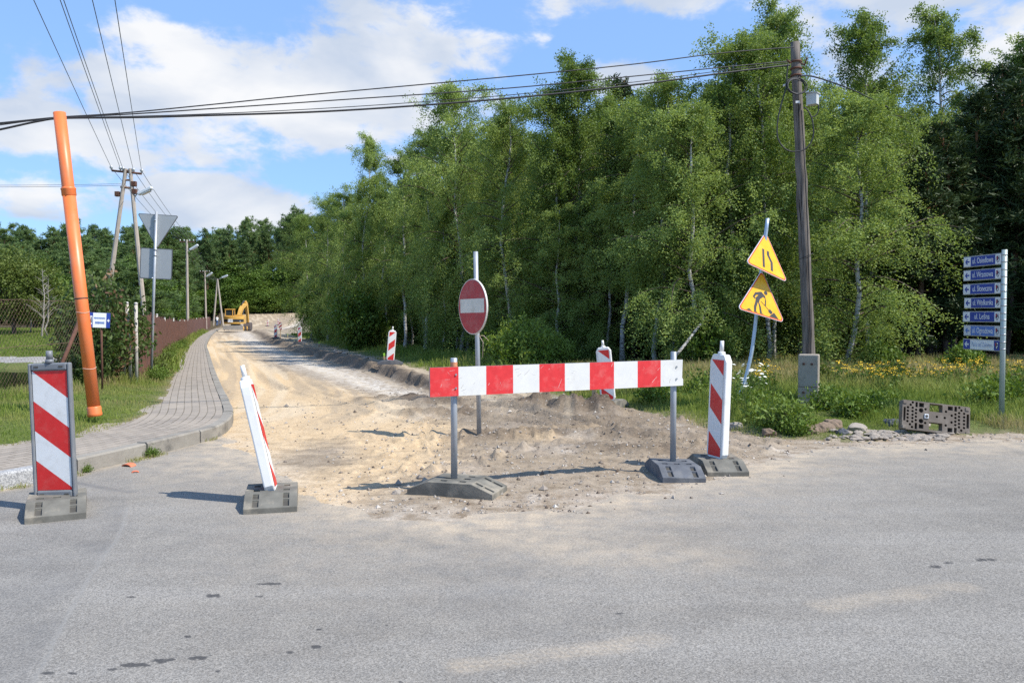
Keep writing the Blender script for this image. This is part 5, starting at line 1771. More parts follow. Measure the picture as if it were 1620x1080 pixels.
# ------------------------------------------------------------------ orange drain pipe standing in the grass
def orange_pipe():
    Y = 11.0
    bt = Vector(gp(149.5, Y)); tp = at(94, 178, Y) - bt
    b0 = at(150, 656, Y) - bt
    root = thing('drain_pipe', tuple(bt), 'tall leaning orange plastic drain pipe standing upright in the roadside grass', 'pipe')
    ax = (tp - b0); L = ax.length
    Mx = T(*b0) @ lean_to(ax)
    r0 = .080
    def zat(py): return (656 - py) / (656 - 178) * L
    def part(name, prof, mat, n=28, cap=True, **k):
        b = MB(); b.tube([(0, 0, z) for r, z in prof], [r for r, z in prof], n, cap=cap); b.xf(Mx); return b.build(name, mat, root)
    zj = zat(302)
    part('lower_tube', [(r0, .05), (r0, zj)], PVC)
    b = MB()
    # hollow top
    prof = [(r0 - .003, zj), (r0 - .004, L - .002), (r0 - .008, L), (r0 - .013, L - .002), (r0 - .014, L - .4)]
    b.tube([(0, 0, z) for r, z in prof], [r for r, z in prof], 28, cap=False); b.xf(Mx); b.build('upper_tube', PVC, root)
    part('joint_collar', [(r0 + .001, zj - .06), (r0 + .009, zj - .05), (r0 + .009, zj + .02), (r0 + .013, zj + .026), (r0 + .013, zj + .044), (r0 + .005, zj + .05), (r0, zj + .055)], PVC)
    part('foot_socket', [(r0 - .002, -.02), (r0 + .012, -.01), (r0 + .013, .02), (r0 + .007, .035), (r0 + .009, .10), (r0, .115)], PVC)
    z = zat(471); part('strap', [(r0 + .0015, z - .008), (r0 + .003, z - .006), (r0 + .003, z + .006), (r0 + .0015, z + .008)], BLACK_BAND)
    for py in (493, 582):
        z = zat(py); b = MB(); b.tube([(math.cos(q) * (r0 + .003), math.sin(q) * (r0 + .003), z + .01 * math.sin(q * 2)) for q in np.linspace(0, 2 * math.pi, 25)], .0035, 6); b.xf(Mx)
        b.build('binding_wire', PVC_BAND, root)


orange_pipe()

# ------------------------------------------------------------------ wooden utility pole on its concrete foot
def wooden_pole():
    Y = 14.0; bt = Vector(gp(1276.5, Y)); root = thing('utility_pole', tuple(bt), 'weathered wooden utility pole bolted to a concrete foot in the weeds', 'utility pole')
    bot = at(1283.5, 640, Y + .16) - bt; top = at(1258, 67, Y + .16) - bt
    g = np.random.default_rng(2); n = 22
    P = [bot.lerp(top, k / (n - 1)) + Vector((g.normal(0, .006), g.normal(0, .006), 0)) for k in range(n)]
    b = MB(); b.tube(P, [.106 - .030 * k / (n - 1) + g.normal(0, .0022) for k in range(n)], 20)
    b.build('pole', POLE_WOOD, root)
    # concrete foot: a squared post in front of the pole
    a = at(1277, 652, Y) - bt; e = at(1276.5, 560, Y) - bt
    b = MB(); h = e.z - a.z + .3
    b.box((a.x + .02, 0, a.z - .3 + h / 2), (.33, .22, h), rot=Matrix.Rotation(R(-24), 3, 'Z')); f = b.build('concrete_foot', CONCRETE, root, bevel=.022)
    b = MB(); Mf = T(a.x + .02, 0, 0) @ RZ(R(-24))
    for py in (575, 620):
        z = at(1277, py, Y).z - bt.z
        for x in (-.075, .055): b.cyl((x, -.128, z), (x, -.108, z), .021, n=6)
    b.xf(Mf); b.build_each('bolt', IRON, f)
    b = MB()
    z = at(1277, 611, Y).z - bt.z; b.box((0, -.1115, z), (.31, .004, .008)); b.xf(Mf); b.build('strap_line', IRON, f)
    # junction box
    c = at(1277, 159, Y - .02) - bt
    b = MB(); b.box((c.x + .07, c.y - .06, c.z), (.17, .14, .19), rot=Matrix.Rotation(R(-38), 3, 'Z')); bx = b.build('junction_box', BOX_GREY, root, bevel=.008)
    b = MB(); b.box((c.x + .07, c.y - .06, c.z + .103), (.20, .17, .014), rot=Matrix.Rotation(R(-38), 3, 'Z') @ Matrix.Rotation(R(7), 3, 'Y')); b.build('box_lid', BOX_GREY, bx)
    # number tag
    c = at(1262, 161.5, Y - .02) - bt; b = MB(); b.box((c.x, c.y - .0, c.z), (.07, .004, .04)); b.build('number_tag', PLATE_WHITE, root)
    # brackets near the top
    b = MB()
    for py in (98, 109, 120):
        c = at(1259.5, py, Y + .16) - bt; b.tube([(c.x, c.y, c.z - .014), (c.x, c.y, c.z + .014)], .096, 16)
    b.build_each('bracket', IRON, root)
    b = MB()
    c0 = at(1266, 99, Y) - bt; c1 = at(1277, 97, Y - .2) - bt
    b.tube([c0, c0.lerp(c1, .6) + Vector((0, 0, -.06)), c1 + Vector((0, 0, .06))], .014, 6)
    c0 = at(1251, 100, Y) - bt; c1 = at(1245, 95, Y - .1) - bt; b.tube([c0, c1], .014, 6); b.build_each('hook', IRON, root)
    # cable loops
    b = MB(); c = at(1260, 136, Y - .16) - bt
    for s, rr, ph in ((1, .175, 0.), (.92, .165, .4), (1.05, .15, .9)):
        b.tube([(c.x + rr * math.cos(q) * s, c.y + .05 * math.sin(q + ph), c.z + rr * .85 * math.sin(q) - .01 * ph) for q in np.linspace(0, 2 * math.pi, 29)], .010, 6)
    b.build('cable_coil', WIRE, root)
    b = MB(); pts = [(1247, 101), (1245, 118), (1244, 138), (1236, 165), (1230, 195), (1231, 220), (1243, 236), (1258, 240), (1275, 235), (1286, 218), (1286, 195), (1280, 178), (1273, 170)]
    b.tube([tuple(q) for q in catmull([tuple(at(a_, b_, Y - .16) - bt) for a_, b_ in pts], 5)], .011, 7)
    pts = [(1288, 160), (1295, 168), (1293, 180), (1286, 185), (1280, 181)]
    b.tube([tuple(q) for q in catmull([tuple(at(a_, b_, Y - .12) - bt) for a_, b_ in pts], 5)], .010, 7)
    pts = [(1268, 175), (1275, 300), (1281, 480), (1283, 640)]
    b.tube([tuple(q) for q in catmull([tuple(at(a_, b_, Y + .04) - bt) for a_, b_ in pts], 5)], .009, 6)
    b.build_each('hanging_cable', WIRE, root)
    b = MB(); c = at(1241, 136, Y - .1) - bt; b.cyl((c.x - .02, c.y, c.z), (c.x + .03, c.y, c.z + .02), .018, n=8); b.build('connector', PLATE_WHITE, root)
    # thin wire bound round the shaft
    z = 405; c = at(1275, z, Y + .16) - bt
    b = MB(); b.tube([(c.x + .115 * math.cos(q), c.y + .115 * math.sin(q), c.z + .05 * math.cos(q)) for q in np.linspace(0, 2 * math.pi, 20)], .005, 5); b.build('binding_wire', WIRE, root)


wooden_pole()

# ------------------------------------------------------------------ cables
def cable(P, r, label, mat=None, group=None, n=7):
    b = MB(); b.tube(P, r, n); o = b.build('overhead_cable', mat or WIRE)
    return tag(o, label, 'cable', group)


def cable_px(pts, r, label):
    def Yof(px): return 11.12 + (14.05 - 11.12) * (px - 94) / (1257 - 94)
    P = catmull([tuple(at(a, b, Yof(a))) for a, b in pts], 10)
    cable([tuple(p) for p in P], r, label)


cable_px([(-160, 232), (-60, 217), (0, 205), (60, 192), (100, 187), (200, 186), (300, 183.5), (540, 175), (800, 156), (1000, 135), (1150, 115), (1250, 103)], .0145, 'thick black cable, lowest of the bundle from the orange pipe to the wooden pole')
cable_px([(-160, 216), (-60, 206), (0, 198), (60, 190), (100, 186.5), (300, 181.5), (540, 170), (800, 151), (1000, 130.5), (1150, 111), (1250, 99)], .006, 'thin black cable running just above the thick one to the wooden pole')
cable_px([(-160, 210), (-60, 203), (0, 196), (60, 189), (100, 185.5), (200, 181), (350, 171), (540, 158), (800, 140), (1000, 121), (1150, 106), (1250, 97)], .009, 'black cable second from the top of the bundle to the wooden pole')
cable_px([(-160, 205), (-60, 199.5), (0, 194.5), (60, 188.5), (100, 185), (200, 178.5), (350, 164), (480, 151), (830, 119), (1000, 102), (1125, 86), (1200, 79), (1256, 75)], .009, 'uppermost black cable of the bundle reaching the tip of the wooden pole')
# the stiff cable end going right into the wood
P = catmull([tuple(at(a, b, Y)) for a, b, Y in ((1266, 120, 14.0), (1285, 121, 14.6), (1315, 130, 16), (1352, 144, 18), (1405, 170, 21))], 8)
cable([tuple(p) for p in P], .014, 'black cable from the wooden pole into the birches on the right')

# ------------------------------------------------------------------ poles along the left side
def lamp(parent, base, head, s=1.0):
    base, head = Vector(base), Vector(head)
    b = MB(); b.tube([base, base.lerp(head, .45) + Vector((0, 0, .06 * s)), head], .03 * s, 8); b.build('lamp_arm', GALV, parent)
    d = (head - base); d.z *= .6; d.normalize()
    Rm = Vector((1, 0, 0)).rotation_difference(d).to_matrix()
    b = MB(); b.box(head + d * .36 * s, (.74 * s, .26 * s, .15 * s), rot=Rm); h = b.build('lamp_head', LAMP_GREY, parent, bevel=.035 * s)
    b = MB(); b.box(head + d * .42 * s - Vector((0, 0, .10 * s)), (.46 * s, .22 * s, .10 * s), rot=Rm); b.build('lamp_bowl', GLASSY, h, bevel=.03 * s)


WIRES_A = []


def twin_pole():
    Y = 40.0; bx = xat(205, Y); bz = hz(bx, Y); bt = Vector((bx, Y, bz))
    root = thing('twin_leg_pole', tuple(bt), 'twin-legged concrete pole with a crossarm and street lamp behind the fence', 'utility pole')
    f = lambda a, b, dY=0.: at(a, b, Y + dY) - bt
    for (p0, p1) in (((167, 500), (199, 267)), ((229, 505), (206, 267))):
        a, e = f(*p0), f(*p1); a = a + (a - e) * ((a.z + .3) / (e.z - a.z))
        b = MB(); n = 8; b.tube([a.lerp(e, k / n) for k in range(n + 1)], [.135 - .045 * k / n for k in range(n + 1)], 8, smooth=False); b.build('leg', POLE_CONC, root)
    b = MB()
    for (p0, p1, r) in (((195, 285), (207, 285), .05), ((191, 296), (211, 298), .06), ((200, 270), (206, 271), .06)): b.cyl(f(*p0), f(*p1), r, n=6)
    b.build_each('cross_brace', plain('timber_brace', (.22, .13, .09), .9), root)
    b = MB(); b.cyl(f(177, 270), f(224, 275), .055, n=6); arm = b.build('crossarm', IRON, root)
    b = MB()
    for px in (176, 190.5, 194.5, 211, 224):
        py = 270 + (px - 177) * 5 / 47
        c = f(px, py - 1); WIRES_A.append(c + bt + Vector((0, 0, .12)))
        b.tube([c, c + Vector((0, 0, .06)), c + Vector((0, 0, .08)), c + Vector((0, 0, .18)), c + Vector((0, 0, .2))], [.03, .03, .07, .075, .04], 10)
    b.build_each('insulator', CERAMIC, arm)
    lamp(root, f(214, 311), f(219, 307), 1.0)
    b = MB()
    for (px, py) in ((212, 291), (213, 303), (186, 307)):
        b.box(f(px, py), (.22, .2, .24))
    b.build_each('fuse_box', IRON, root, bevel=.02)
    return bt


twin_pole()


def lamp_pole(px, top, Y, hx, hy, label, lean_px=0):
    x = xat(px, Y); bt = Vector((x, Y, hz(x, Y)))
    root = thing('lamp_pole', tuple(bt), label, 'lamp post')
    tp = at(px + lean_px, top, Y) - bt
    b = MB(); n = 8; b.tube([Vector((0, 0, -.2)).lerp(tp, k / n) for k in range(n + 1)], [.15 - .05 * k / n for k in range(n + 1)], 8, smooth=False); b.build('pole', POLE_CONC, root)
    hd = at(hx, hy, Y) - bt
    lamp(root, (tp.x * .9, 0, hd.z - .3), hd - Vector((.3, 0, 0)), 1.15)
    b = MB(); b.box(tp + Vector((0, 0, -.2)), (1.3, .08, .08)); arm = b.build('crossarm', IRON, root)
    b = MB(); ends = []
    for q in (-.6, -.25, .25, .6):
        c = tp + Vector((q, 0, -.15)); b.tube([c, c + Vector((0, 0, .16))], .05, 8); ends.append(bt + c + Vector((0, 0, .14)))
    b.build_each('insulator', CERAMIC, arm)
    return ends


E1 = lamp_pole(297, 379, 75, 306, 395, 'concrete lamp pole rising behind the rusty fence, right of the triangular sign', -1.5)
E2 = lamp_pole(326, 428, 108, 331, 437, 'second concrete lamp pole further along the rusty fence', -2)


def far_twin():
    Y = 136; x = xat(344, Y); bt = Vector((x, Y, hz(x, Y))); root = thing('twin_leg_pole', tuple(bt), 'farthest pole, two legs meeting at the top behind the excavator', 'utility pole')
    f = lambda a, b: at(a, b, Y) - bt
    for p0 in (337, 353):
        a, e = f(p0, 506), f(344, 441); a.z = -.2
        b = MB(); b.tube([a, a.lerp(e, .5), e], [.17, .15, .12], 8, smooth=False); b.build('leg', POLE_CONC, root)
    lamp(root, f(345, 443), f(351, 439), 1.4)
    return [f(344, 442) + bt + Vector((q, 0, 0)) for q in (-.5, -.2, .2, .5)]


E3 = far_twin()


def sagline(a, b, sag, n=22):
    return [tuple(a.lerp(b, k / n) - Vector((0, 0, 4 * sag * (k / n) * (1 - k / n)))) for k in range(n + 1)]


for k, (S, tx) in enumerate(zip(WIRES_A, (57, 98, 103.5, 148, 183))):
    m = at(tx, 0, 18.4); e = S + (m - S) * ((S.y + 5) / (S.y - 18.4))
    cable(sagline(S, e, .12), .0105, ['leftmost wire rising from the twin-legged pole over the road', 'second wire from the left rising from the twin-legged pole', 'third wire close beside the second above the twin-legged pole',
          'fourth wire rising from the twin-legged pole', 'rightmost wire rising from the twin-legged pole to the top edge'][k], WIRE_GREY, None, 5)
for k, (a, b_) in enumerate(zip([WIRES_A[0], WIRES_A[2], WIRES_A[3], WIRES_A[4]], E1)):
    cable(sagline(a, b_, .35), .012, 'wire sagging from the twin-legged pole to the first lamp pole', WIRE_GREY, 'wires between the roadside poles', 5)
for a, b_ in zip(E1, E2): cable(sagline(a, b_, .3), .014, 'wire between the two lamp poles behind the fence', WIRE_GREY, 'wires between the lamp poles', 5)
for a, b_ in zip(E2, E3): cable(sagline(a, b_, .3), .014, 'far wire from the second lamp pole to the farthest pole', WIRE_GREY, 'wires to the farthest pole', 5)
for k, (y0, y1) in enumerate(((291.5, 291), (294.5, 293.5))):
    cable(sagline(at(-140, y0 + .5, 40.5), at(191, y1, 40.0), .05), .010, ['thin wire going left from the twin-legged pole', 'lower thin wire going left from the twin-legged pole'][k], WIRE_GREY, None, 5)

# ------------------------------------------------------------------ rusty fence, mesh fence, loose fence posts
def along(poly, step, start=0.):
    P = np.asarray(poly, float); d = np.r_[0, np.cumsum(np.hypot(*np.diff(P, axis=0).T))]
    s = start; out = []
    while s < d[-1]:
        out.append((np.interp(s, d, P[:, 0]), np.interp(s, d, P[:, 1]))); s += step
    return out


def rusty_fence():
    P = along([(-8.25, 18.3)] + FENCE[3:], 2.15)
    root = thing('sheet_fence', (P[0][0], P[0][1], hz(*P[0])), 'long rust-brown sheet metal fence running along the pavement', 'fence')
    o0 = Vector(root.location); g = random.Random(5)
    for k in range(len(P) - 1):
        a, c = Vector((*P[k], 0)), Vector((*P[k + 1], 0)); d = (c - a).normalized(); nrm = Vector((-d.y, d.x, 0))
        za, zc = hz(a.x, a.y), hz(c.x, c.y)
        b = MB(); far = a.y > 60; nn = 12 if far else 36; V = []; topw = g.uniform(-.05, .05)
        L = (c - a).length - .05
        for i in range(nn + 1):
            s = .025 + L * i / nn; z0 = za + (zc - za) * s / (L + .05)
            off = .022 * (1 if (i % 4) in (0, 1) else -1) if not far else .03 * (i % 2)
            top = 1.42 + topw + .03 * math.sin(i * .7 + k) * (i % 3 == 0) + .02 * g.random()
            p = a + d * s + nrm * off - o0
            V += [(p.x, p.y, z0 - .05 - o0.z), (p.x, p.y, z0 + top - o0.z)]
        b.add(V, [(2 * i, 2 * i + 2, 2 * i + 3, 2 * i + 1) for i in range(nn)])
        pn = b.build('sheet_panel', RUST, root)
        so = pn.modifiers.new('solid', 'SOLIDIFY'); so.thickness = .004
        b = MB(); p = a + nrm * .06 - o0; z = za - o0.z; tl = 1.50 + g.uniform(-.06, .1)
        b.tube([(p.x, p.y, z - .1), (p.x + .01, p.y, z + tl)], .032, 8); b.tube([(p.x + .01, p.y, z + tl), (p.x + .01, p.y, z + tl + .03)], [.04, .025], 8, m=1)
        b.build('fence_post', [RUST_PALE if k % 4 == 0 else RUST, CAP if k % 4 == 0 else RUST], root)


rusty_fence()


def mesh_fence():
    A, B = Vector((-7.82, 11.4, 0)), Vector((-8.15, 17.3, 0)); L = (B - A).length; H = 1.5; u = (B - A).normalized()
    root = thing('mesh_fence', (A.x, A.y, hz(A.x, A.y)), 'rusty diamond wire-mesh fence in front of the pond', 'fence'); o0 = Vector(root.location)
    def P(s, z): q = A + u * s; return Vector((q.x, q.y, hz0(s) + z)) - o0
    zs = [hz(*(A + u * (L * k / 12)).to_2d()) for k in range(13)]
    def hz0(s): return float(np.interp(s, [L * k / 12 for k in range(13)], zs))
    b = MB(); pitch = .10
    n = int((L + H) / pitch)
    for k in range(n):
        for sg in (1, -1):
            s0 = k * pitch - (H if sg > 0 else 0)
            # line (s0 + t, t) for sg=1 ; (s0 + H - t ... ) mirrored
            pts = []
            for t in (0, H / 2, H):
                s = s0 + t if sg > 0 else s0 - t
                pts.append((s, t))
            (sa, ta), (sb, tb_) = pts[0], pts[-1]
            # clip to 0..L
            def cl(sa, ta, sb, tb_):
                ds = sb - sa
                t0, t1 = 0., 1.
                for e, inside in ((0, 1), (L, -1)):
                    fa, fb = (sa - e) * inside, (sb - e) * inside
                    if fa < 0 and fb < 0: return None
                    if fa < 0: t0 = max(t0, fa / (fa - fb))
                    if fb < 0: t1 = min(t1, fa / (fa - fb))
                return t0, t1
            r = cl(sa, ta, sb, tb_)
            if not r or r[1] - r[0] < .02: continue
            q = lambda t: P(sa + (sb - sa) * t, ta + (tb_ - ta) * t + .04) + Vector((0.004 * sg, 0, 0))
            b.tube([q(r[0]), q((r[0] + r[1]) / 2), q(r[1])], .0014, 3, cap=False)
    b.build('wire_mesh', CHAIN_WIRE, root)
    b = MB()
    for z in (.04, .8, 1.55): b.tube([P(L * k / 12, z) for k in range(13)], .004, 4)
    b.build_each('straining_wire', CHAIN_WIRE, root)
    for s in (L - .05,):
        b = MB(); b.tube([P(s, -.2), P(s, 1.68)], .028, 8); b.build('fence_post', RUST, root)
    # sloping brace by the pipe
    b = MB(); a, e = at(96, 580, 13.6) - o0, at(127, 505, 14.2) - o0
    a = a + (a - e) * .35
    b.tube([a, e], .034, 8); b.build('brace', IRON, root)


mesh_fence()


def loose_post(p0, p1, Y, r, mat, label, group=None):
    a, e = at(*p0, Y), at(*p1, Y); z = hz(a.x, a.y); a.z = z - .08
    o = thing('fence_post', (a.x, a.y, z), label, 'fence post', group)
    b = MB(); b.tube([Vector((0, 0, -.08)), (e - a) * .5 + Vector((0, 0, -.04)), e - a - Vector((0, 0, .08))], r, 10); b.build('post', mat, o)
    q = e - a - Vector((0, 0, .08)); b = MB(); b.tube([q, q + Vector((0, 0, .035))], [r * 1.25, r * .7], 10); b.build('cap', CAP, o)
    return o


loose_post((216, 607), (215, 481), 17.2, .035, RUST_PALE, 'upright flaking white fence post with a rusty middle, left of the sign pole')
loose_post((207, 612), (200.5, 480), 17.3, .036, RUST_PALE, 'flaking fence post leaning with its brace, second left of the sign pole')
loose_post((195, 604), (202, 520), 17.35, .024, RUST_PALE, 'thin sloping white brace against the leaning fence post')
b = MB(); b.tube([at(207, 552, 17.1), at(212, 552, 17.05), at(219, 549, 17.1), at(221, 552, 17.2)], .006, 5); tag(b.build('tie_wire', PVC_BAND), 'pale wire tying the two flaking fence posts together', 'wire')


def info_sign():
    Y = 14.9; c = at(158, 506.5, Y); bt = Vector((c.x, Y + .05, hz(c.x, Y)))
    root = thing('direction_plate', tuple(bt), 'small blue and white direction plate beside the orange pipe', 'sign')
    b = MB(); b.tube([(0, 0, -.1), (0, 0, c.z - bt.z + .1)], .02, 8); b.build('post', IRON, root)
    M = T(0, -.05, c.z - bt.z) @ RZ(R(30)) @ RY(R(3))
    w, h = .335, .27
    b = MB(); b.box((0, .006, 0), (w, .012, h)); b.xf(M); b.build('plate', BLUE, root, bevel=.004)
    b = MB(); b.box((-.005, -.002, 0), (w * .64, .003, h - .006)); b.xf(M); b.build('white_field', PLATE_WHITE, root)
    g = random.Random(8); b = MB(); f = MB()
    for (z, n, hh, x0) in ((.038, 11, .030, -.095), (-.045, 7, .046, -.075)):
        x = x0
        for k in range(n):
            ww = (.013 if n == 11 else .018); b.box((x + ww / 2, -.0045, z), (ww, .0015, hh * g.uniform(.75, 1))); x += ww + .0035
    b.xf(M); b.build('faded_lettering', BLUE_FADED, root)
    b = MB(); ax = w / 2 - .028
    b.prism([(ax + .020, 0), (ax - .004, .034), (ax - .004, .012), (ax - .020, .012), (ax - .020, -.012), (ax - .004, -.012), (ax - .004, -.034)], -.0025, -.0008)
    b.box((-w / 2 + .028, -.0015, .0), (.034, .003, .15)); b.xf(M); b.build('arrow', PLATE_WHITE, root)
    b = MB(); b.prism([(-w / 2 + .016, -.05), (-w / 2 + .04, -.05), (-w / 2 + .034, .06), (-w / 2 + .02, .05)], -.0045, -.0035); b.xf(M); b.build('crest', CREST_DARK, root)


info_sign()

# ------------------------------------------------------------------ survey stakes
for (px, Y, top, lean, lab, lng) in ((504.5, 46.5, 541, .0, 'wooden survey stake with a green tip between two verge beacons', 1), (608.5, 26.6, 559, -.08, 'thin survey stake with a green tip leaning left of the leaning beacon', 1),
                                (938.5, 14.0, 616, .02, 'thin wooden stake beside the beacon behind the barrier', 0), (455, 70, 528, 0, 'tiny green-tipped stake beyond the far beacon', 1)):
    x = xat(px, Y); z = hz(x, Y); H = max(.3, at(px, top, Y).z - z)
    root = thing('survey_stake', (x, Y, z), lab, 'stake')
    b = MB(); b.box((lean * H / 2, 0, H / 2 - .05), (.045, .025, H + .1), rot=Matrix.Rotation(lean, 3, 'Y')); b.build('stake', STAKE, root)
    if lng:
        b = MB(); b.box((lean * H * .86, 0, H * .86), (.049, .029, H * .3), rot=Matrix.Rotation(lean, 3, 'Y')); b.build('painted_tip', STAKE_TIP, root)

# ------------------------------------------------------------------ shards on the asphalt
def shard(px, py, w, lab, seed):
    g = random.Random(seed); p = G(px, py); b = MB(); n = 8
    prof = [(w * .5 * math.cos(math.pi * k / n), w * .22 * math.sin(math.pi * k / n)) for k in range(n + 1)]
    inn = [(x * .84, z * .72) for x, z in reversed(prof)]
    b.prism(prof + inn, -w * .28, w * .28); b.xf(RZ(g.uniform(-.5, .5)) @ RX(R(6)))
    o = b.build('pipe_shard', TERRACOTTA, loc=(p.x, p.y, p.z + .002)); tag(o, lab, 'shard')


shard(204, 737, .13, 'larger curved orange shard of pipe on the asphalt by the kerb', 1)
shard(214, 747, .07, 'small orange shard beside the larger one by the kerb', 2)

# ------------------------------------------------------------------ grass
def grass_material():
    t = NT('grass_blades'); a = t.attr('tint'); p = t.geo()
    r = t.add('ShaderNodeValToRGB'); t.l.new(a, r.inputs[0])
    e = r.color_ramp.elements
    e[0].position = 0; e[0].color = (.12, .19, .028, 1); e[1].position = 1; e[1].color = (.48, .39, .20, 1)
    for pos, c in ((.35, (.23, .30, .055, 1)), (.6, (.34, .36, .10, 1)), (.78, (.36, .315, .13, 1))):
        q = e.new(pos); q.color = c
    t.set(r.outputs[0], .6, 0, .25)
    tr = t.add('ShaderNodeBsdfTranslucent'); t.l.new(r.outputs[0], tr.inputs[0])
    mx = t.add('ShaderNodeMixShader'); mx.inputs[0].default_value = .45
    t.l.new(t.b.outputs[0], mx.inputs[1]); t.l.new(tr.outputs[0], mx.inputs[2]); t.l.new(mx.outputs[0], t.out.inputs[0])
    return t.m


GRASS = grass_material()


def blades(name, x, y, h, tint, width=.006, g=rng, lean=.45):
    n = len(x); z = height(x, y, True) - .01
    az = g.random(n) * 2 * math.pi; ln = g.uniform(.1, 1, n) * lean * h
    dx, dy = np.cos(az) * ln, np.sin(az) * ln
    wa = g.random(n) * 2 * math.pi; wx, wy = np.cos(wa) * width, np.sin(wa) * width
    w = (width * (.7 + .8 * h / .3)) / width
    wx, wy = wx * w, wy * w
    B = np.stack([x, y, z], 1); M = B + np.stack([dx * .35, dy * .35, h * .6], 1); Tp = B + np.stack([dx, dy, h * .95 - .25 * ln], 1)
    W = np.stack([wx, wy, 0 * wx], 1)
    V = np.stack([B - W, B + W, M + W * .75, M - W * .75, Tp + W * .12, Tp - W * .12], 1).reshape(-1, 3)
    o = np.arange(n)[:, None] * 6
    F = np.concatenate([o + [0, 1, 2, 3], o + [3, 2, 4, 5]], 1).reshape(-1, 4)
    ob = npmesh(name, V, F, GRASS, attrs={'tint': ('FACE', np.repeat(np.clip(tint, 0, 1), 2))})
    return tag(ob, kind='stuff')


def scatter(n, xr, yr, keep, seed):
    g = np.random.default_rng(seed)
    x = g.uniform(*xr, n); y = g.uniform(*yr, n)
    k = keep(x, y, g); return x[k], y[k]


# left verge between pavement and fence
def keep_left(x, y, g):
    di = sdist(x, y, EDGE); df = sdist(x, y, FENCE)
    pn = fbm(x, y, .6, 3, 2)
    ok = (di > -.06 + pn * .25) & (df < .9)
    return ok & (g.random(len(x)) < np.clip(1.15 * np.clip(9.5 / y, .1, 1.4), 0, 1))


x, y = scatter(150000, (-11.5, -4.5), (5.5, 24), keep_left, 1)
df = sdist(x, y, FENCE); di = sdist(x, y, EDGE)
tall = np.exp(-(df / .5) ** 2) * np.clip((y - 11) / 5, .25, 1)
h = (.035 + .06 * rng.random(len(x))) * (1 + .8 * np.clip(fbm(x, y, 1.0, 3, 3), -.5, .8)) + tall * .30 * rng.random(len(x)) ** 2
h *= .45 + .55 * sstep(di, -.1, .5)
tint = .36 + .5 * fbm(x, y, .8, 3, 5) + .25 * rng.random(len(x)) + .3 * tall * rng.random(len(x)) + .4 * np.exp(-np.abs(di) / .1)
blades('verge_grass', x, y, h, tint, .0045)
x, y = scatter(110000, (-40, -8), (22, 95), lambda x, y, g: (sdist(x, y, EDGE) > -.1) & (sdist(x, y, FENCE) < .5), 2)
df = sdist(x, y, FENCE)
h = .10 + .15 * rng.random(len(x)) + .35 * np.exp(-(df / .5) ** 2) * rng.random(len(x)) ** 2
blades('verge_grass', x, y, h, .30 + .4 * fbm(x, y, 1.5, 3, 5) + .2 * rng.random(len(x)), .012)
# the slope behind the mesh fence and the far bank of the pond
x, y = scatter(60000, (-20, -7.5), (9, 26), lambda x, y, g: (sdist(x, y, FENCE) > .3) & (((x - POND_C[0]) / POND_R[0]) ** 2 + ((y - POND_C[1]) / POND_R[1]) ** 2 > 1.0), 3)
blades('bank_grass', x, y, .03 + .09 * rng.random(len(x)), .25 + .45 * fbm(x, y, 1.2, 3, 4) + .25 * rng.random(len(x)), .007)
x, y = scatter(70000, (-52, -16), (39, 62), lambda x, y, g: sdist(x, y, FENCE) > 3, 4)
blades('bank_grass', x, y, .08 + .1 * rng.random(len(x)), .18 + .35 * fbm(x, y, 4, 3, 4) + .15 * rng.random(len(x)), .02)


# meadow on the right
def right_in(x, y):
    wob = fbm(x, y, .9, 4, 3) * .5
    r = np.where(x > 3.3, y - yg(x) + wob * .5, x - xverge(y) + wob * np.clip(y / 20, .4, 1.5))
    return r


def keep_right(x, y, g):
    r = right_in(x, y)
    dens = np.clip(.25 + r * .9, 0, 1) * np.clip(1.25 - (y - 11) / 22, .25, 1)
    dens = dens * np.where((x > 5.4) & (x < 6.75) & (y < 12.0), .06, 1) * np.where((x > 4.3) & (x < 5.6) & (y < 11.4), .25, 1)
    return (r > -.12) & (g.random(len(x)) < dens) & (y > 9.5)


x, y = scatter(330000, (1.2, 19), (10.3, 20.5), keep_right, 5)
k = np.abs(810 + FPX * x / y - 1250) < 560; x, y = x[k], y[k]
r = right_in(x, y)
back = sstep(y, 14.5, 18.2)
pn = fbm(x, y, 1.3, 3, 7)
h = (.10 + .20 * rng.random(len(x)) ** 1.3) * np.clip(.45 + r * .5, .35, 1.35) * (1 + .9 * pn) + back * .30 * rng.random(len(x)) + .08 * sstep(r, 1, 2.5) * rng.random(len(x))
h *= 1 - .8 * np.exp(-((x - 4.75) / .5) ** 4) * (y < 14)
tint = .24 + .22 * rng.random(len(x)) + .5 * pn * .7 + back * (.25 + .35 * rng.random(len(x))) + .5 * np.exp(-np.maximum(r, 0) / .22) * rng.random(len(x))
tint += .35 * np.exp(-((x - 7.0) / .8) ** 2 - ((y - 11.4) / .5) ** 2)
blades('meadow_grass', x, y, np.clip(h * .74, .03, .6), tint, .0045)
x, y = scatter(120000, (-18, 6), (14, 62), lambda x, y, g: (right_in(x, y) > -.1) & (right_in(x, y) < 3.6) & (g.random(len(x)) < np.clip(22 / y, 0, 1) * np.clip(.3 + right_in(x, y), 0, 1)), 6)
r = right_in(x, y)
blades('meadow_grass', x, y, (.08 + .25 * rng.random(len(x))) * np.clip(.5 + r * .4, .4, 1.3), .2 + .4 * fbm(x, y, 1.5, 3, 8) + .3 * rng.random(len(x)), .010)
x, y = scatter(26000, (6, 20), (18, 24), lambda x, y, g: np.abs(810 + FPX * x / y - 1400) < 400, 7)
blades('meadow_grass', x, y, .2 + .35 * rng.random(len(x)), .55 + .3 * rng.random(len(x)) + .2 * fbm(x, y, 1, 2, 3), .006)
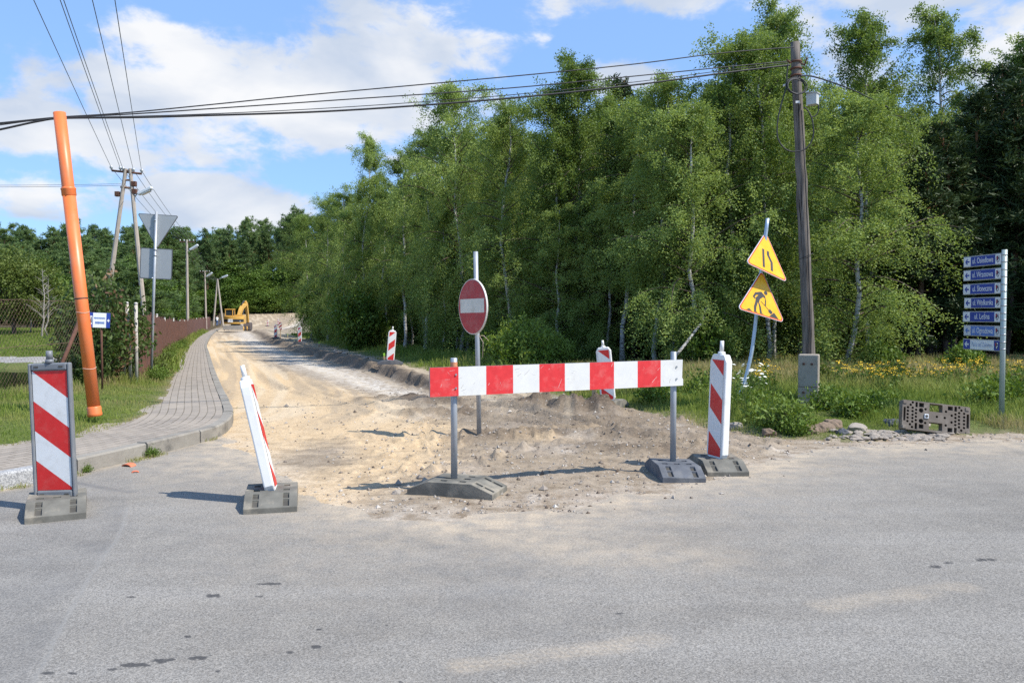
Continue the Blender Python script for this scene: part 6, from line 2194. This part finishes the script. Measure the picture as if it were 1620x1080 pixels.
# the sunny green patch beside the far road
x, y = scatter(16000, (-24, -14), (66, 96), lambda x, y, g: (x > xverge(y) + .3) & (x < xverge(y) + 5.5), 8)
blades('lawn_grass', x, y, .08 + .1 * rng.random(len(x)), .12 + .15 * rng.random(len(x)), .03)
# tufts at the foot of the kerb and on the verge
x, y = scatter(60000, (-6, -3), (7, 14), lambda x, y, g: (np.abs(sdist(x, y, KERB) + .06) < .07) & (fbm(x, y, .5, 2, 4) > .12), 9)
blades('kerb_grass', x, y, .02 + .06 * rng.random(len(x)), .35 + .55 * rng.random(len(x)), .003, lean=.9)
x, y = scatter(9000, (-14, 2), (14, 50), lambda x, y, g: (x - xcut(y) > .7) & (x < xverge(y)) & (fbm(x, y, .7, 3, 6) > .18), 10)
blades('kerb_grass', x, y, .03 + .07 * rng.random(len(x)), .35 + .4 * rng.random(len(x)), .006)

# ------------------------------------------------------------------ weeds and flowers
STEM = plain('weed_stems', (.11, .145, .04), .7, var=.2)
YFLOWER = plain('yellow_flowers', (.78, .50, .02), .7, var=.1)
WFLOWER = plain('white_flowers', (.72, .73, .66), .7, var=.05)
WEED = leaf_material('weed_leaves', (.075, .135, .02), (.19, .26, .055))


def flower_plant(seed, h, ns, heads, hr, kind):
    g = np.random.default_rng(seed); tb = Tubes(); fl = MB(); pts = []
    for i in range(ns):
        az = g.random() * 6.28; r = h * .28 * g.random(); top = h * g.uniform(.75, 1.1)
        s = np.linspace(0, 1, 5); P = np.c_[np.cos(az) * r * s, np.sin(az) * r * s, top * s]
        tb.limb(P, .005, .0025, 3, 1)
        for k in range(int(top / .035)):
            u = g.uniform(.05, .85); pts.append([np.interp(u, s, P[:, c]) + g.normal(0, .03) for c in range(3)])
        for k in range(heads):
            c = P[-1] + [g.normal(0, .035), g.normal(0, .035), g.normal(0, .012)] if heads > 1 else P[-1]
            n = 7; R_ = hr * g.uniform(.7, 1.2); t1, t2 = g.normal(0, .25, 2)
            V = [(c[0] + R_ * math.cos(q), c[1] + R_ * math.sin(q), c[2] + R_ * (t1 * math.cos(q) + t2 * math.sin(q))) for q in np.arange(n) * 6.283 / n] + [(c[0], c[1], c[2] + R_ * .35)]
            fl.add(V, [(j, (j + 1) % n, n) for j in range(n)])
            if kind == 'w': tb.limb([P[-2], c], .002, .0015, 3, 1)
    a = tb.mesh('stems', STEM); b = leaves_mesh('leaves', np.array(pts), .035, WEED, g, elong=2.2, hang=-.3)
    me = bpy.data.meshes.new('blossoms'); me.from_pydata(fl.v, [], fl.f); me.materials.append(YFLOWER if kind == 'y' else WFLOWER)
    return a, b, me


YPL = [flower_plant(500 + i, .62, 6, 5, .014, 'y') for i in range(3)]
WPL = [flower_plant(510 + i, .72, 5, 1, .034, 'w') for i in range(3)]
LEAFY = [bush_meshes(520, h=.5, Rc=.5, ns=46, nlf=46, lsz=.042, mat=WEED, elong=2.0), bush_meshes(521, h=.42, Rc=.42, ns=36, nlf=40, lsz=.055, mat=WEED, elong=1.6), bush_meshes(522, h=.8, Rc=.4, ns=30, nlf=46, lsz=.045, mat=OLIVE_LEAF, elong=2.2)]
NM3 = ('stems', 'leaves', 'blossoms')
rp = random.Random(21)
ylab, yg_ = 'weed with yellow button flowers growing in the roadside meadow', 'yellow-flowered weeds in the meadow'
cnt = 0
for i in range(400):
    px = rp.uniform(1195, 1640); Y = rp.uniform(13.0, 17.5)
    x = xat(px, Y)
    if fbm(np.array([x]), np.array([Y]), 1.6, 2, 9)[0] < (.02 if px > 1330 else .12): continue
    plant_tree('flowering_weed', YPL[cnt % 3], (x, Y, gz(x, Y) - .02), rp.uniform(.7, 1.05), rp.uniform(0, 6), ylab, 'weed', yg_, NM3); cnt += 1
    if cnt > 60: break
for i, (px, py) in enumerate(((1172, 640), (1184, 628), (1196, 634), (1168, 620), (1192, 616), (1206, 622), (1214, 630), (1182, 650), (1164, 632))):
    p = on(px, py + 25); Y = min(p[1], 14.6); x = xat(px, Y)
    plant_tree('flowering_weed', WPL[i % 3], (x, Y, gz(x, Y) - .02), rp.uniform(.8, 1.05), rp.uniform(0, 6), 'weed with flat white flower heads near the foot of the bent sign post', 'weed', 'white-flowered weeds by the bent post', NM3)
weeds = [(1243, 684, 0, .80, 'big bushy green weed at the soil edge left of the concrete foot'), (1218, 676, 1, .65, 'broad low weed between the bent post and the concrete foot'), (1262, 690, 1, .45, 'low weed in front of the concrete foot, right of the bushy one'),
         (1312, 655, 0, .7, 'green weed right beside the concrete foot of the wooden pole'), (1345, 664, 1, .7, 'leafy weed between the concrete foot and the perforated block'), (1375, 662, 0, .62, 'weed behind the rubble left of the perforated block'),
         (1300, 625, 2, .85, 'tall thin weed climbing beside the concrete foot'), (1412, 622, 2, .95, 'tall silvery weed standing above the meadow behind the perforated block'), (1590, 650, 0, .95, 'green weed behind the street-name post'), (1612, 640, 2, .8, 'tall weed at the right border of the meadow'),
         (1560, 655, 1, .9, 'low weed left of the street-name post'), (1400, 650, 1, .6, 'low weed directly behind the perforated block'), (1190, 662, 0, .7, 'small weed at the foot of the bent post'), (1122, 640, 0, .9, 'weed behind the barrier between its post and the white beacon'), (1040, 645, 1, .8, 'weed at the grass edge behind the right half of the barrier')]
for px, py, k, s, lab in weeds:
    p = on(px, py); x, Y = p
    Y = min(Y, 16.5); x = xat(px, Y)
    plant_tree('weed', LEAFY[k], (x, Y, gz(x, Y) - .02), (s, s, s * 1.0), rp.uniform(0, 6), lab, 'weed', None, ('stems', 'foliage'))
# small plants on the left verge
for px, py, s, lab in ((252, 602, .6, 'small leafy weed in the left verge below the sign pole'), (240, 722, .2, 'small green tuft of weed at the foot of the kerb'), (135, 747, .14, 'dry weed tuft at the kerb beside the grey-framed beacon')):
    p = on(px, py, .1 if py < 700 else 0); plant_tree('weed', LEAFY[1], (p[0], p[1], gz(*p)), s, rp.uniform(0, 6), lab, 'weed', None, ('stems', 'foliage'))

for i, (x, Y) in enumerate(along([(-8.25, 18.6)] + FENCE[3:6], 2.6)):
    d_ = (.42, .14)
    plant_tree('weed', LEAFY[2 if i % 2 else 0], (x + .14, Y + .1, gz(x + .14, Y + .1)), rp.uniform(.35, .75), i * 1.1, 'tall weed growing at the foot of the rusty sheet fence', 'weed', 'weeds along the rusty fence', ('stems', 'foliage'))
    if i > 13: break

# creeper hedge on the left fence
HEDGE = [bush_meshes(430, h=2.0, Rc=.85, ns=70, nlf=95, lsz=.075, mat=HEDGE_LEAF, elong=1.35), bush_meshes(431, h=1.7, Rc=.75, ns=60, nlf=90, lsz=.07, mat=HEDGE_LEAF, elong=1.35)]
DRYB = bush_meshes(432, h=1.9, Rc=.6, ns=30, nlf=26, lsz=.075, mat=DRY_LEAF, elong=1.5)
for i, (x, Y, k, s, lab) in enumerate(((-8.2, 15.35, 1, (.6, .6, .42), 'low creeper bush just left of the orange pipe foot'), (-8.3, 16.3, 0, (.85, .8, .92), 'creeper bush behind the blue and white direction plate'),
                                      (-8.42, 17.0, 0, (.8, .8, 1.04), 'tall creeper bush right of the direction plate'), (-8.55, 17.9, 1, (.85, .8, 1.1), 'creeper bush behind the flaking fence posts'),
                                      (-9.05, 17.9, 0, (1.0, .9, 1.18), 'creeper bush deeper behind the fence left of the twin-legged pole'), (-9.4, 19.2, 0, (1.1, 1.1, 1.15), 'leafy bush behind the start of the rusty sheet fence'), (-10.6, 22.0, 1, (1.3, 1.3, 1.25), 'bush reaching over the rusty fence beside the sign pole'))):
    plant_tree('creeper_bush', HEDGE[k], (x, Y, gz(x, Y) - .05), s, i * 1.3, lab, 'bush', None, ('stems', 'foliage'))
for x, Y, s, lab in ((-8.25, 16.8, .9, 'withered brown creeper between the direction plate and the flaking posts'), (-8.8, 17.6, 1.12, 'withered pinkish creeper topping the hedge by the twin-legged pole'), (-10.2, 20.6, 1.0, 'withered creeper above the rusty fence right of the sign pole')):
    plant_tree('withered_creeper', DRYB, (x, Y, gz(x, Y) - .05), s, Y, lab, 'bush', None, ('stems', 'foliage'))

# ------------------------------------------------------------------ stones
ROCKM = plain('broken_concrete', (.29, .25, .205), .92, var=.3, scale=8, dirt=(.24, .20, .16), dscale=5, damt=.8, bump=.5)
CLOD = plain('soil_clod', (.20, .145, .10), .95, var=.25, scale=12, bump=.6)
DARKST = plain('dark_stone', (.085, .09, .10), .8, var=.2)
PALEST = plain('pale_stone', (.30, .26, .215), .85, var=.1)


def rock_mesh(seed, flat=.5, mat=None, sub=3, ang=.35):
    bm = bmesh.new(); bmesh.ops.create_icosphere(bm, subdivisions=sub, radius=.5)
    g = np.random.default_rng(seed)
    nrm = g.normal(size=(9, 3)); nrm /= np.linalg.norm(nrm, axis=1)[:, None]; dd = g.uniform(.26, .44, 9)
    for v in bm.verts:
        p = np.array(v.co)
        for n_, d_ in zip(nrm, dd):
            q = p @ n_ - d_
            if q > 0: p = p - n_ * q * .92
        p = p * (1 + .05 * g.normal())
        v.co = Vector((p[0], p[1], p[2] * flat))
    me = bpy.data.meshes.new('stone'); bm.to_mesh(me); bm.free(); me.materials.append(mat or ROCKM); return me


SLAB = [rock_mesh(600 + i, .32) for i in range(5)]
CLODS = [rock_mesh(610 + i, .7, CLOD) for i in range(3)]
rs = random.Random(5)


def put_rock(me, px, py, w, name, lab, cat='stone', group=None, zs=1.0):
    p = G(px, py); o = bpy.data.objects.new(name, me); col.objects.link(o)
    o.location = (p.x, p.y, p.z + w * .06); o.rotation_euler = (rs.uniform(-.2, .2), rs.uniform(-.2, .2), rs.uniform(0, 6)); o.scale = (w, w * rs.uniform(.7, 1), w * zs)
    return tag(o, lab, cat, group)


for i in range(170):
    px = rs.gauss(1425, 62); py = rs.uniform(682, 697) if px < 1520 else rs.uniform(688, 696)
    if not 1310 < px < 1545: continue
    put_rock(SLAB[i % 5], px, py, rs.uniform(.06, .12) + .14 * rs.random() ** 3, 'rubble_piece', 'flat piece of broken concrete in the rubble before the perforated block', 'rubble', 'rubble pieces by the perforated block', rs.uniform(.7, 1.4))
for i, (px, py, w, me, lab) in enumerate(((1353, 681, .30, rock_mesh(620, .75, PALEST), 'large rounded stone at the left end of the rubble'), (1412, 678, .30, rock_mesh(621, .6, DARKST), 'dark angular stone on top of the rubble left of the block'),
                                          (1161, 678, .30, rock_mesh(622, .55, PALEST), 'pale flat stone at the grass edge beside the white beacon'), (1331, 686, .2, rock_mesh(623, .7, DARKST), 'small dark stone left of the large rounded stone'), (1302, 682, .34, CLODS[0], 'brown clod of soil below the concrete foot'),
                                          (1282, 684, .3, CLODS[1], 'brown clod of soil left of the rubble'), (1215, 690, .24, CLODS[2], 'brown clod beside the bushy weed'), (1320, 676, .32, CLODS[1], 'brown clod behind the small dark stone'))):
    put_rock(me, px, py, w, 'stone' if 'stone' in lab else 'soil_clod', lab, 'stone' if 'stone' in lab else 'clod', None, 1.1)
put_rock(rock_mesh(630, .6, PALEST), 628, 781, .10, 'stone', 'small pale stone left of the barrier foot plate', zs=1.1)
# stones on the verge
for i, (px, py) in enumerate(((530, 556), (458, 537), (535, 559), (546, 562), (570, 575), (580, 578), (467, 541), (420, 530))):
    put_rock(SLAB[i % 5], px, py, rs.uniform(.25, .5), 'stone', 'pale stone lying on the bare verge along the dug road', 'stone', 'stones on the bare verge', 1.4)


def gravel():
    g = np.random.default_rng(44); n = 5200
    x = g.uniform(-4.5, 8, n * 3); y = 6.6 + 13 * g.random(n * 3) ** 1.5
    dk, di, right, grass, dirt, dd = zones(x, y)
    rough = sstep(x - np.interp(y, [6, 10, 14, 18], [-1.2, -1.4, -1.6, -2.2]), -1.2, 1.2)
    k = (dirt | (~grass & (dd > -1.2) & (g.random(len(x)) < np.exp(np.minimum(dd, 0) / .15) * .5))) & (g.random(len(x)) < .25 + .75 * rough)
    x, y = x[k][:n], y[k][:n]; z = height(x, y); n = len(x)
    s = .006 + .016 * g.random(n) ** 3 + .02 * (g.random(n) > .985)
    base = np.array([[1, 0, 0], [0, 1, 0], [-1, 0, 0], [0, -1, 0], [0, 0, .8], [0, 0, -.5]])
    V = (base[None] * (1 + .45 * g.normal(size=(n, 6, 1)).clip(-1, 1)) * s[:, None, None])
    a = g.random(n) * 6.28; c, si = np.cos(a)[:, None], np.sin(a)[:, None]
    V = np.stack([V[..., 0] * c - V[..., 1] * si, V[..., 0] * si + V[..., 1] * c, V[..., 2]], -1) + np.stack([x, y, z + s * .2], 1)[:, None]
    f = np.array([[0, 1, 4], [1, 2, 4], [2, 3, 4], [3, 0, 4], [1, 0, 5], [2, 1, 5], [3, 2, 5], [0, 3, 5]])
    F = (np.arange(n)[:, None, None] * 6 + f[None]).reshape(-1, 3)
    t = NT('gravel_stones'); a_ = t.attr('tint'); t.set(t.mix(a_, (.13, .10, .078), (.58, .53, .46)), .9, 0, .2)
    o = npmesh('gravel', V.reshape(-1, 3), F, t.m, attrs={'tint': ('FACE', np.repeat(np.clip(g.normal(.35, .28, n), 0, 1), 8))})
    tag(o, kind='stuff')


gravel()

# ------------------------------------------------------------------ wheeled excavator, seen from behind
def excavator():
    Y = 102.0; px = 373; bt = Vector((xat(px, Y), Y, hz(xat(px, Y), Y)))
    root = thing('excavator', tuple(bt), 'yellow wheeled excavator standing on the dug road, boom raised to the right', 'excavator', None, R(8))
    Yl = plain('machine_yellow', (.60, .335, .06), .5, var=.1, scale=2, dirt=(.34, .24, .11), dscale=1.5, damt=.7)
    Bk = plain('machine_black', (.02, .02, .021), .6); Gr = plain('dusty_steel', (.30, .275, .24), .7, var=.15, scale=2)
    Ty = plain('tyre_rubber', (.035, .033, .03), .9, dirt=(.20, .17, .13), dscale=2, damt=.7); Gl = plain('cab_glass', (.03, .04, .045), .08)
    Dk = plain('bucket_steel', (.09, .07, .06), .7); St = plain('ram_steel', (.42, .43, .44), .3, .8); Lw = plain('letter_panel_white', (.75, .76, .75), .5); Bl = plain('letter_panel_dark', (.03, .035, .06), .5)
    # wheels
    for sx in (-1, 1):
        for yy in (-1.25, 1.35):
            b = MB(); x = sx * 1.02
            prof = [(.30, -.24), (.46, -.24), (.52, -.17), (.52, .17), (.46, .24), (.30, .24)]
            b.tube([(x + q, yy, .52) for r, q in prof], [r for r, q in prof], 22); w = b.build('wheel', Ty, root)
            b = MB(); b.cyl((x + sx * .20, yy, .52), (x + sx * .252, yy, .52), .29, .25, 16); b.cyl((x + sx * .24, yy, .52), (x + sx * .29, yy, .52), .12, .1, 10); b.build('rim', Yl, w)
    b = MB(); b.box((0, 0, .78), (1.1, 3.3, .36)); b.box((0, -1.25, .52), (1.6, .25, .25)); b.box((0, 1.35, .52), (1.6, .25, .25)); b.build('chassis', Gr, root, bevel=.03)
    # rear blade
    b = MB(); b.prism([(-1.28, .42), (1.28, .42), (1.28, .86), (1.2, .92), (-1.2, .92), (-1.28, .86)], -2.02, -1.94)
    b.box((0, -2.0, .40), (2.56, .14, .07)); b.box((-.55, -1.75, .62), (.14, .5, .2)); b.box((.55, -1.75, .62), (.14, .5, .2)); b.build('dozer_blade', Gr, root, bevel=.015)
    b = MB(); b.cyl((0, 0, .95), (0, 0, 1.12), .62, n=24); b.build('slew_ring', Bk, root)
    # upper body with a rounded rear
    out = []
    for k in range(13):
        a = R(-90 - 52 + 104 * k / 12); out.append((1.75 * math.cos(a) * .92, -.35 + 1.55 * math.sin(a)))
    out = [(1.20, .9), (-1.20, .9), (-1.26, -1.2)] + out + [(1.26, -1.2)]
    b = MB(); b.prism([(x, y) for x, y in out], 0, 1.0); b.v = [(x, z, 1.12 + y * 1.0) for x, y, z in b.v]
    b.f = [tuple(reversed(f)) for f in b.f]
    up = b.build('upper_body', Yl, root, bevel=.05)
    strip = [q for q in out[3:16]]
    b = MB(); V = []
    for (x, y) in strip: V += [(x * 1.008, y - .008, 1.36), (x * 1.008, y - .008, 1.74)]
    b.add(V, [(2 * i, 2 * i + 2, 2 * i + 3, 2 * i + 1) for i in range(len(strip) - 1)]); b.build('dark_band', Bk, up)
    b = MB(); b.box((-.32, -1.915, 1.55), (.62, .02, .42)); b.build('letter_panel', Lw, up)
    text_mesh('CAT', .36, Bl, up, T(-.32, -1.928, 1.55), 'lettering', squeeze=.85)
    b = MB(); b.box((.88, -1.72, 1.46), (.12, .05, .1)); b.build('tail_lamp', Lw, up)
    b = MB(); b.box((.62, -.35, 2.22), (1.1, 1.9, .22)); b.cyl((.8, -.6, 2.3), (.8, -.6, 2.62), .06, n=8); b.build('engine_hood', Yl, up, bevel=.05)
    # cab on the left
    b = MB(); cx, cy, w, d, z0, z1 = -.72, .05, .92, 1.5, 2.10, 3.02
    for x in (cx - w / 2, cx + w / 2):
        for y in (cy - d / 2, cy + d / 2): b.box((x, y, (z0 + z1) / 2), (.10, .10, z1 - z0))
    b.box((cx, cy, z1 + .03), (w + .16, d + .16, .12)); b.box((cx, cy, z0 + .05), (w + .1, d + .1, .16)); cab = b.build('cab', Yl, root, bevel=.02)
    b = MB(); b.box((cx, cy, (z0 + z1) / 2), (w - .04, d - .04, z1 - z0 - .02)); b.build('window', Gl, cab)
    # boom, stick, bucket
    def arm(P, w0, h, name, mat):
        b = MB(); L = []
        for i, p in enumerate(P):
            p = Vector(p); t = (Vector(P[min(i + 1, len(P) - 1)]) - Vector(P[max(i - 1, 0)])).normalized(); n = Vector((0, -t.z, t.y)); hh = h[i] / 2
            L += [p + n * hh + Vector((-w0 / 2, 0, 0)), p + n * hh + Vector((w0 / 2, 0, 0)), p - n * hh + Vector((w0 / 2, 0, 0)), p - n * hh + Vector((-w0 / 2, 0, 0))]
        F = [(4 * i + k, 4 * i + (k + 1) % 4, 4 * i + 4 + (k + 1) % 4, 4 * i + 4 + k) for i in range(len(P) - 1) for k in range(4)]
        F += [(3, 2, 1, 0), tuple(4 * (len(P) - 1) + k for k in range(4))]
        b.add(L, F); return b.build(name, mat, root, bevel=.03)
    e = .12
    arm([(e, .7, 1.75), (e, 1.6, 2.75), (e, 2.6, 3.45), (e, 4.2, 3.85)], .42, [.45, .62, .60, .36], 'boom', Yl)
    arm([(e + .02, 3.75, 4.15), (e + .02, 4.3, 3.75), (e + .02, 4.75, 2.3), (e + .02, 4.95, 1.25)], .34, [.30, .52, .40, .28], 'stick', Yl)
    b = MB(); b.cyl((e - .3, 1.0, 1.6), (e - .3, 2.3, 2.95), .085, n=10); b.cyl((e + .3, 1.0, 1.6), (e + .3, 2.3, 2.95), .085, n=10); b.cyl((e, 2.2, 3.72), (e, 3.3, 4.25), .085, n=10); b.build_each('ram', Bk, root)
    b = MB(); b.cyl((e, 3.2, 4.2), (e, 3.8, 4.2), .05, n=8); b.build('ram_rod', St, root)
    out = [(-.35, 0), (.25, .18), (.5, -.25), (.38, -.85), (-.15, -1.05), (-.62, -.8), (-.55, -.35)]
    b = MB(); b.prism(out, -.5, .5); b.xf(T(e, 5.0, 1.1) @ RZ(math.pi / 2)); b.build('bucket', Dk, root, bevel=.04)
    b = MB()
    for k in range(5): b.box((e - .42 + .21 * k, 4.42, .28), (.08, .2, .1))
    b.build_each('bucket_tooth', St, root)
    root.scale = (.92, .92, .92)
    # the boom swings a little to the right of the body
    for o in root.children:
        if o.name.split('.')[0] in ('boom', 'stick', 'ram', 'ram_rod', 'bucket', 'bucket_tooth'): o.rotation_euler = (0, 0, R(-7))


excavator()


# ------------------------------------------------------------------ the person with a bicycle on the far pavement
def skin_body(name, joints, edges, parent, mats, paint=None, sub=2):
    me = bpy.data.meshes.new(name); me.from_pydata([j[:3] for j in joints], edges, [])
    o = bpy.data.objects.new(name, me); col.objects.link(o); o.parent = parent
    m = o.modifiers.new('skin', 'SKIN')
    for i, j in enumerate(joints):
        v = me.skin_vertices[0].data[i]; r = j[3]; v.radius = (r, r if len(j) < 5 else j[4]); v.use_root = (i == 0)
    s = o.modifiers.new('sub', 'SUBSURF'); s.levels = sub; s.render_levels = sub
    dg = bpy.context.evaluated_depsgraph_get()
    nm = bpy.data.meshes.new_from_object(o.evaluated_get(dg)); o.modifiers.clear(); old = o.data; o.data = nm; bpy.data.meshes.remove(old)
    for mt in mats: nm.materials.append(mt)
    if paint:
        for p in nm.polygons: p.material_index = paint(p.center)
    for p in nm.polygons: p.use_smooth = True
    return o


def person_and_bicycle():
    Y = 138.0; x = xat(343.5, Y); z = hz(x, Y)
    root = thing('person', (x, Y, z), 'person in a white shirt and blue jeans pushing a bicycle along the pavement', 'person', None, R(20))
    skin = plain('skin', (.50, .29, .20), .6); jeans = plain('blue_jeans', (.055, .13, .30), .85, var=.15); shirt = plain('white_shirt', (.78, .78, .76), .8); hair = plain('dark_hair', (.05, .035, .025), .8); shoe = plain('dark_shoe', (.06, .055, .05), .7)
    J = [(0, 0, .92, .13, .10), (0, 0, 1.12, .13, .10), (0, .03, 1.34, .15, .10), (0, .05, 1.47, .055, .055), (0, .06, 1.54, .05, .05), (0, .075, 1.66, .085, .10), (0, .075, 1.75, .06, .075),
         (-.17, .04, 1.41, .055, .055), (-.22, .10, 1.15, .042, .042), (-.14, .36, 1.03, .033, .033), (-.12, .43, 1.02, .03, .02),
         (.17, .04, 1.41, .055, .055), (.24, .10, 1.15, .042, .042), (.28, .36, 1.03, .033, .033), (.30, .43, 1.02, .03, .02),
         (-.09, 0, .84, .09, .09), (-.10, .10, .50, .065, .065), (-.10, -.02, .10, .045, .045), (-.10, .10, .04, .04, .03),
         (.09, 0, .84, .09, .09), (.10, -.04, .48, .065, .065), (.10, -.26, .12, .045, .045), (.10, -.16, .04, .04, .03)]
    E = [(0, 1), (1, 2), (2, 3), (3, 4), (4, 5), (5, 6), (2, 7), (7, 8), (8, 9), (9, 10), (2, 11), (11, 12), (12, 13), (13, 14), (0, 15), (15, 16), (16, 17), (17, 18), (0, 19), (19, 20), (20, 21), (21, 22)]
    def paint(c):
        if c.z < .095: return 3
        if c.z < .96: return 1 if not (abs(c.x) > .1 and c.y > .25) else 0
        if c.z < 1.46 and not (c.y > .16): return 2
        return 0
    body = skin_body('body', J, E, root, [skin, jeans, shirt, shoe], paint)
    bm = bmesh.new(); bmesh.ops.create_uvsphere(bm, u_segments=14, v_segments=10, radius=.112)
    for v in bm.verts: v.co = Vector((v.co.x * .9, v.co.y * 1.02 - .012, v.co.z))
    bmesh.ops.delete(bm, geom=[v for v in bm.verts if v.co.z < -.02 or (v.co.y > .05 and v.co.z < .05)], context='VERTS')
    me = bpy.data.meshes.new('hair'); bm.to_mesh(me); bm.free(); me.materials.append(hair)
    o = bpy.data.objects.new('hair', me); col.objects.link(o); o.parent = root; o.location = (0, .075, 1.70)
    # fingers closed round the grips
    for sx, hx in ((-1, -.12), (1, .30)):
        b = MB()
        for k in range(4): b.tube([(hx - .03 + .02 * k, .43, 1.035), (hx - .03 + .02 * k, .47, 1.03), (hx - .03 + .02 * k, .475, 1.0), (hx - .03 + .02 * k, .45, .985)], [.009, .009, .008, .006], 5)
        b.tube([(hx - sx * .035, .42, 1.02), (hx - sx * .045, .45, 1.0), (hx - sx * .03, .465, .985)], [.010, .009, .007], 5); b.build('hand', skin, body)
    bx = x + .42; root = thing('bicycle', (bx, Y + .25, hz(bx, Y + .25)), 'bicycle held by the person in the white shirt', 'bicycle', None, R(12))
    fr = plain('bicycle_frame', (.10, .12, .30), .4)
    dark = plain('bicycle_tyre', (.03, .03, .03), .8)
    for y in (-.52, .52):
        b = MB(); b.tube([(0, y + .33 * math.cos(q), .34 + .33 * math.sin(q)) for q in np.linspace(0, 2 * math.pi, 33)], .018, 6); w = b.build('wheel', dark, root)
        b = MB()
        for k in range(10): q = k * math.pi / 5; b.cyl((0, y, .34), (0, y + .32 * math.cos(q), .34 + .32 * math.sin(q)), .003, n=3)
        b.build('spokes', GALV, w)
    b = MB()
    for a, c in (((0, -.52, .34), (0, -.16, .80)), ((0, -.52, .34), (0, -.08, .30)), ((0, -.08, .30), (0, -.20, .90)), ((0, -.08, .30), (0, .36, .78)), ((0, -.16, .80), (0, .34, .86)), ((0, .52, .34), (0, .33, .98))): b.cyl(a, c, .018, n=8)
    b.build('frame', fr, root)
    b = MB(); b.tube([(-.28, .20, .98), (-.10, .32, 1.0), (.10, .32, 1.0), (.28, .20, .98)], .013, 7); b.build('handlebar', dark, root)
    b = MB(); b.box((0, -.22, .92), (.14, .26, .06)); b.build('saddle', dark, root, bevel=.02)
    b = MB(); b.cyl((-.06, -.08, .30), (.06, -.08, .30), .08, n=14); b.box((.12, .05, .22), (.08, .09, .03)); b.box((-.12, -.21, .38), (.08, .09, .03)); b.build_each('pedal', dark, root)


person_and_bicycle()
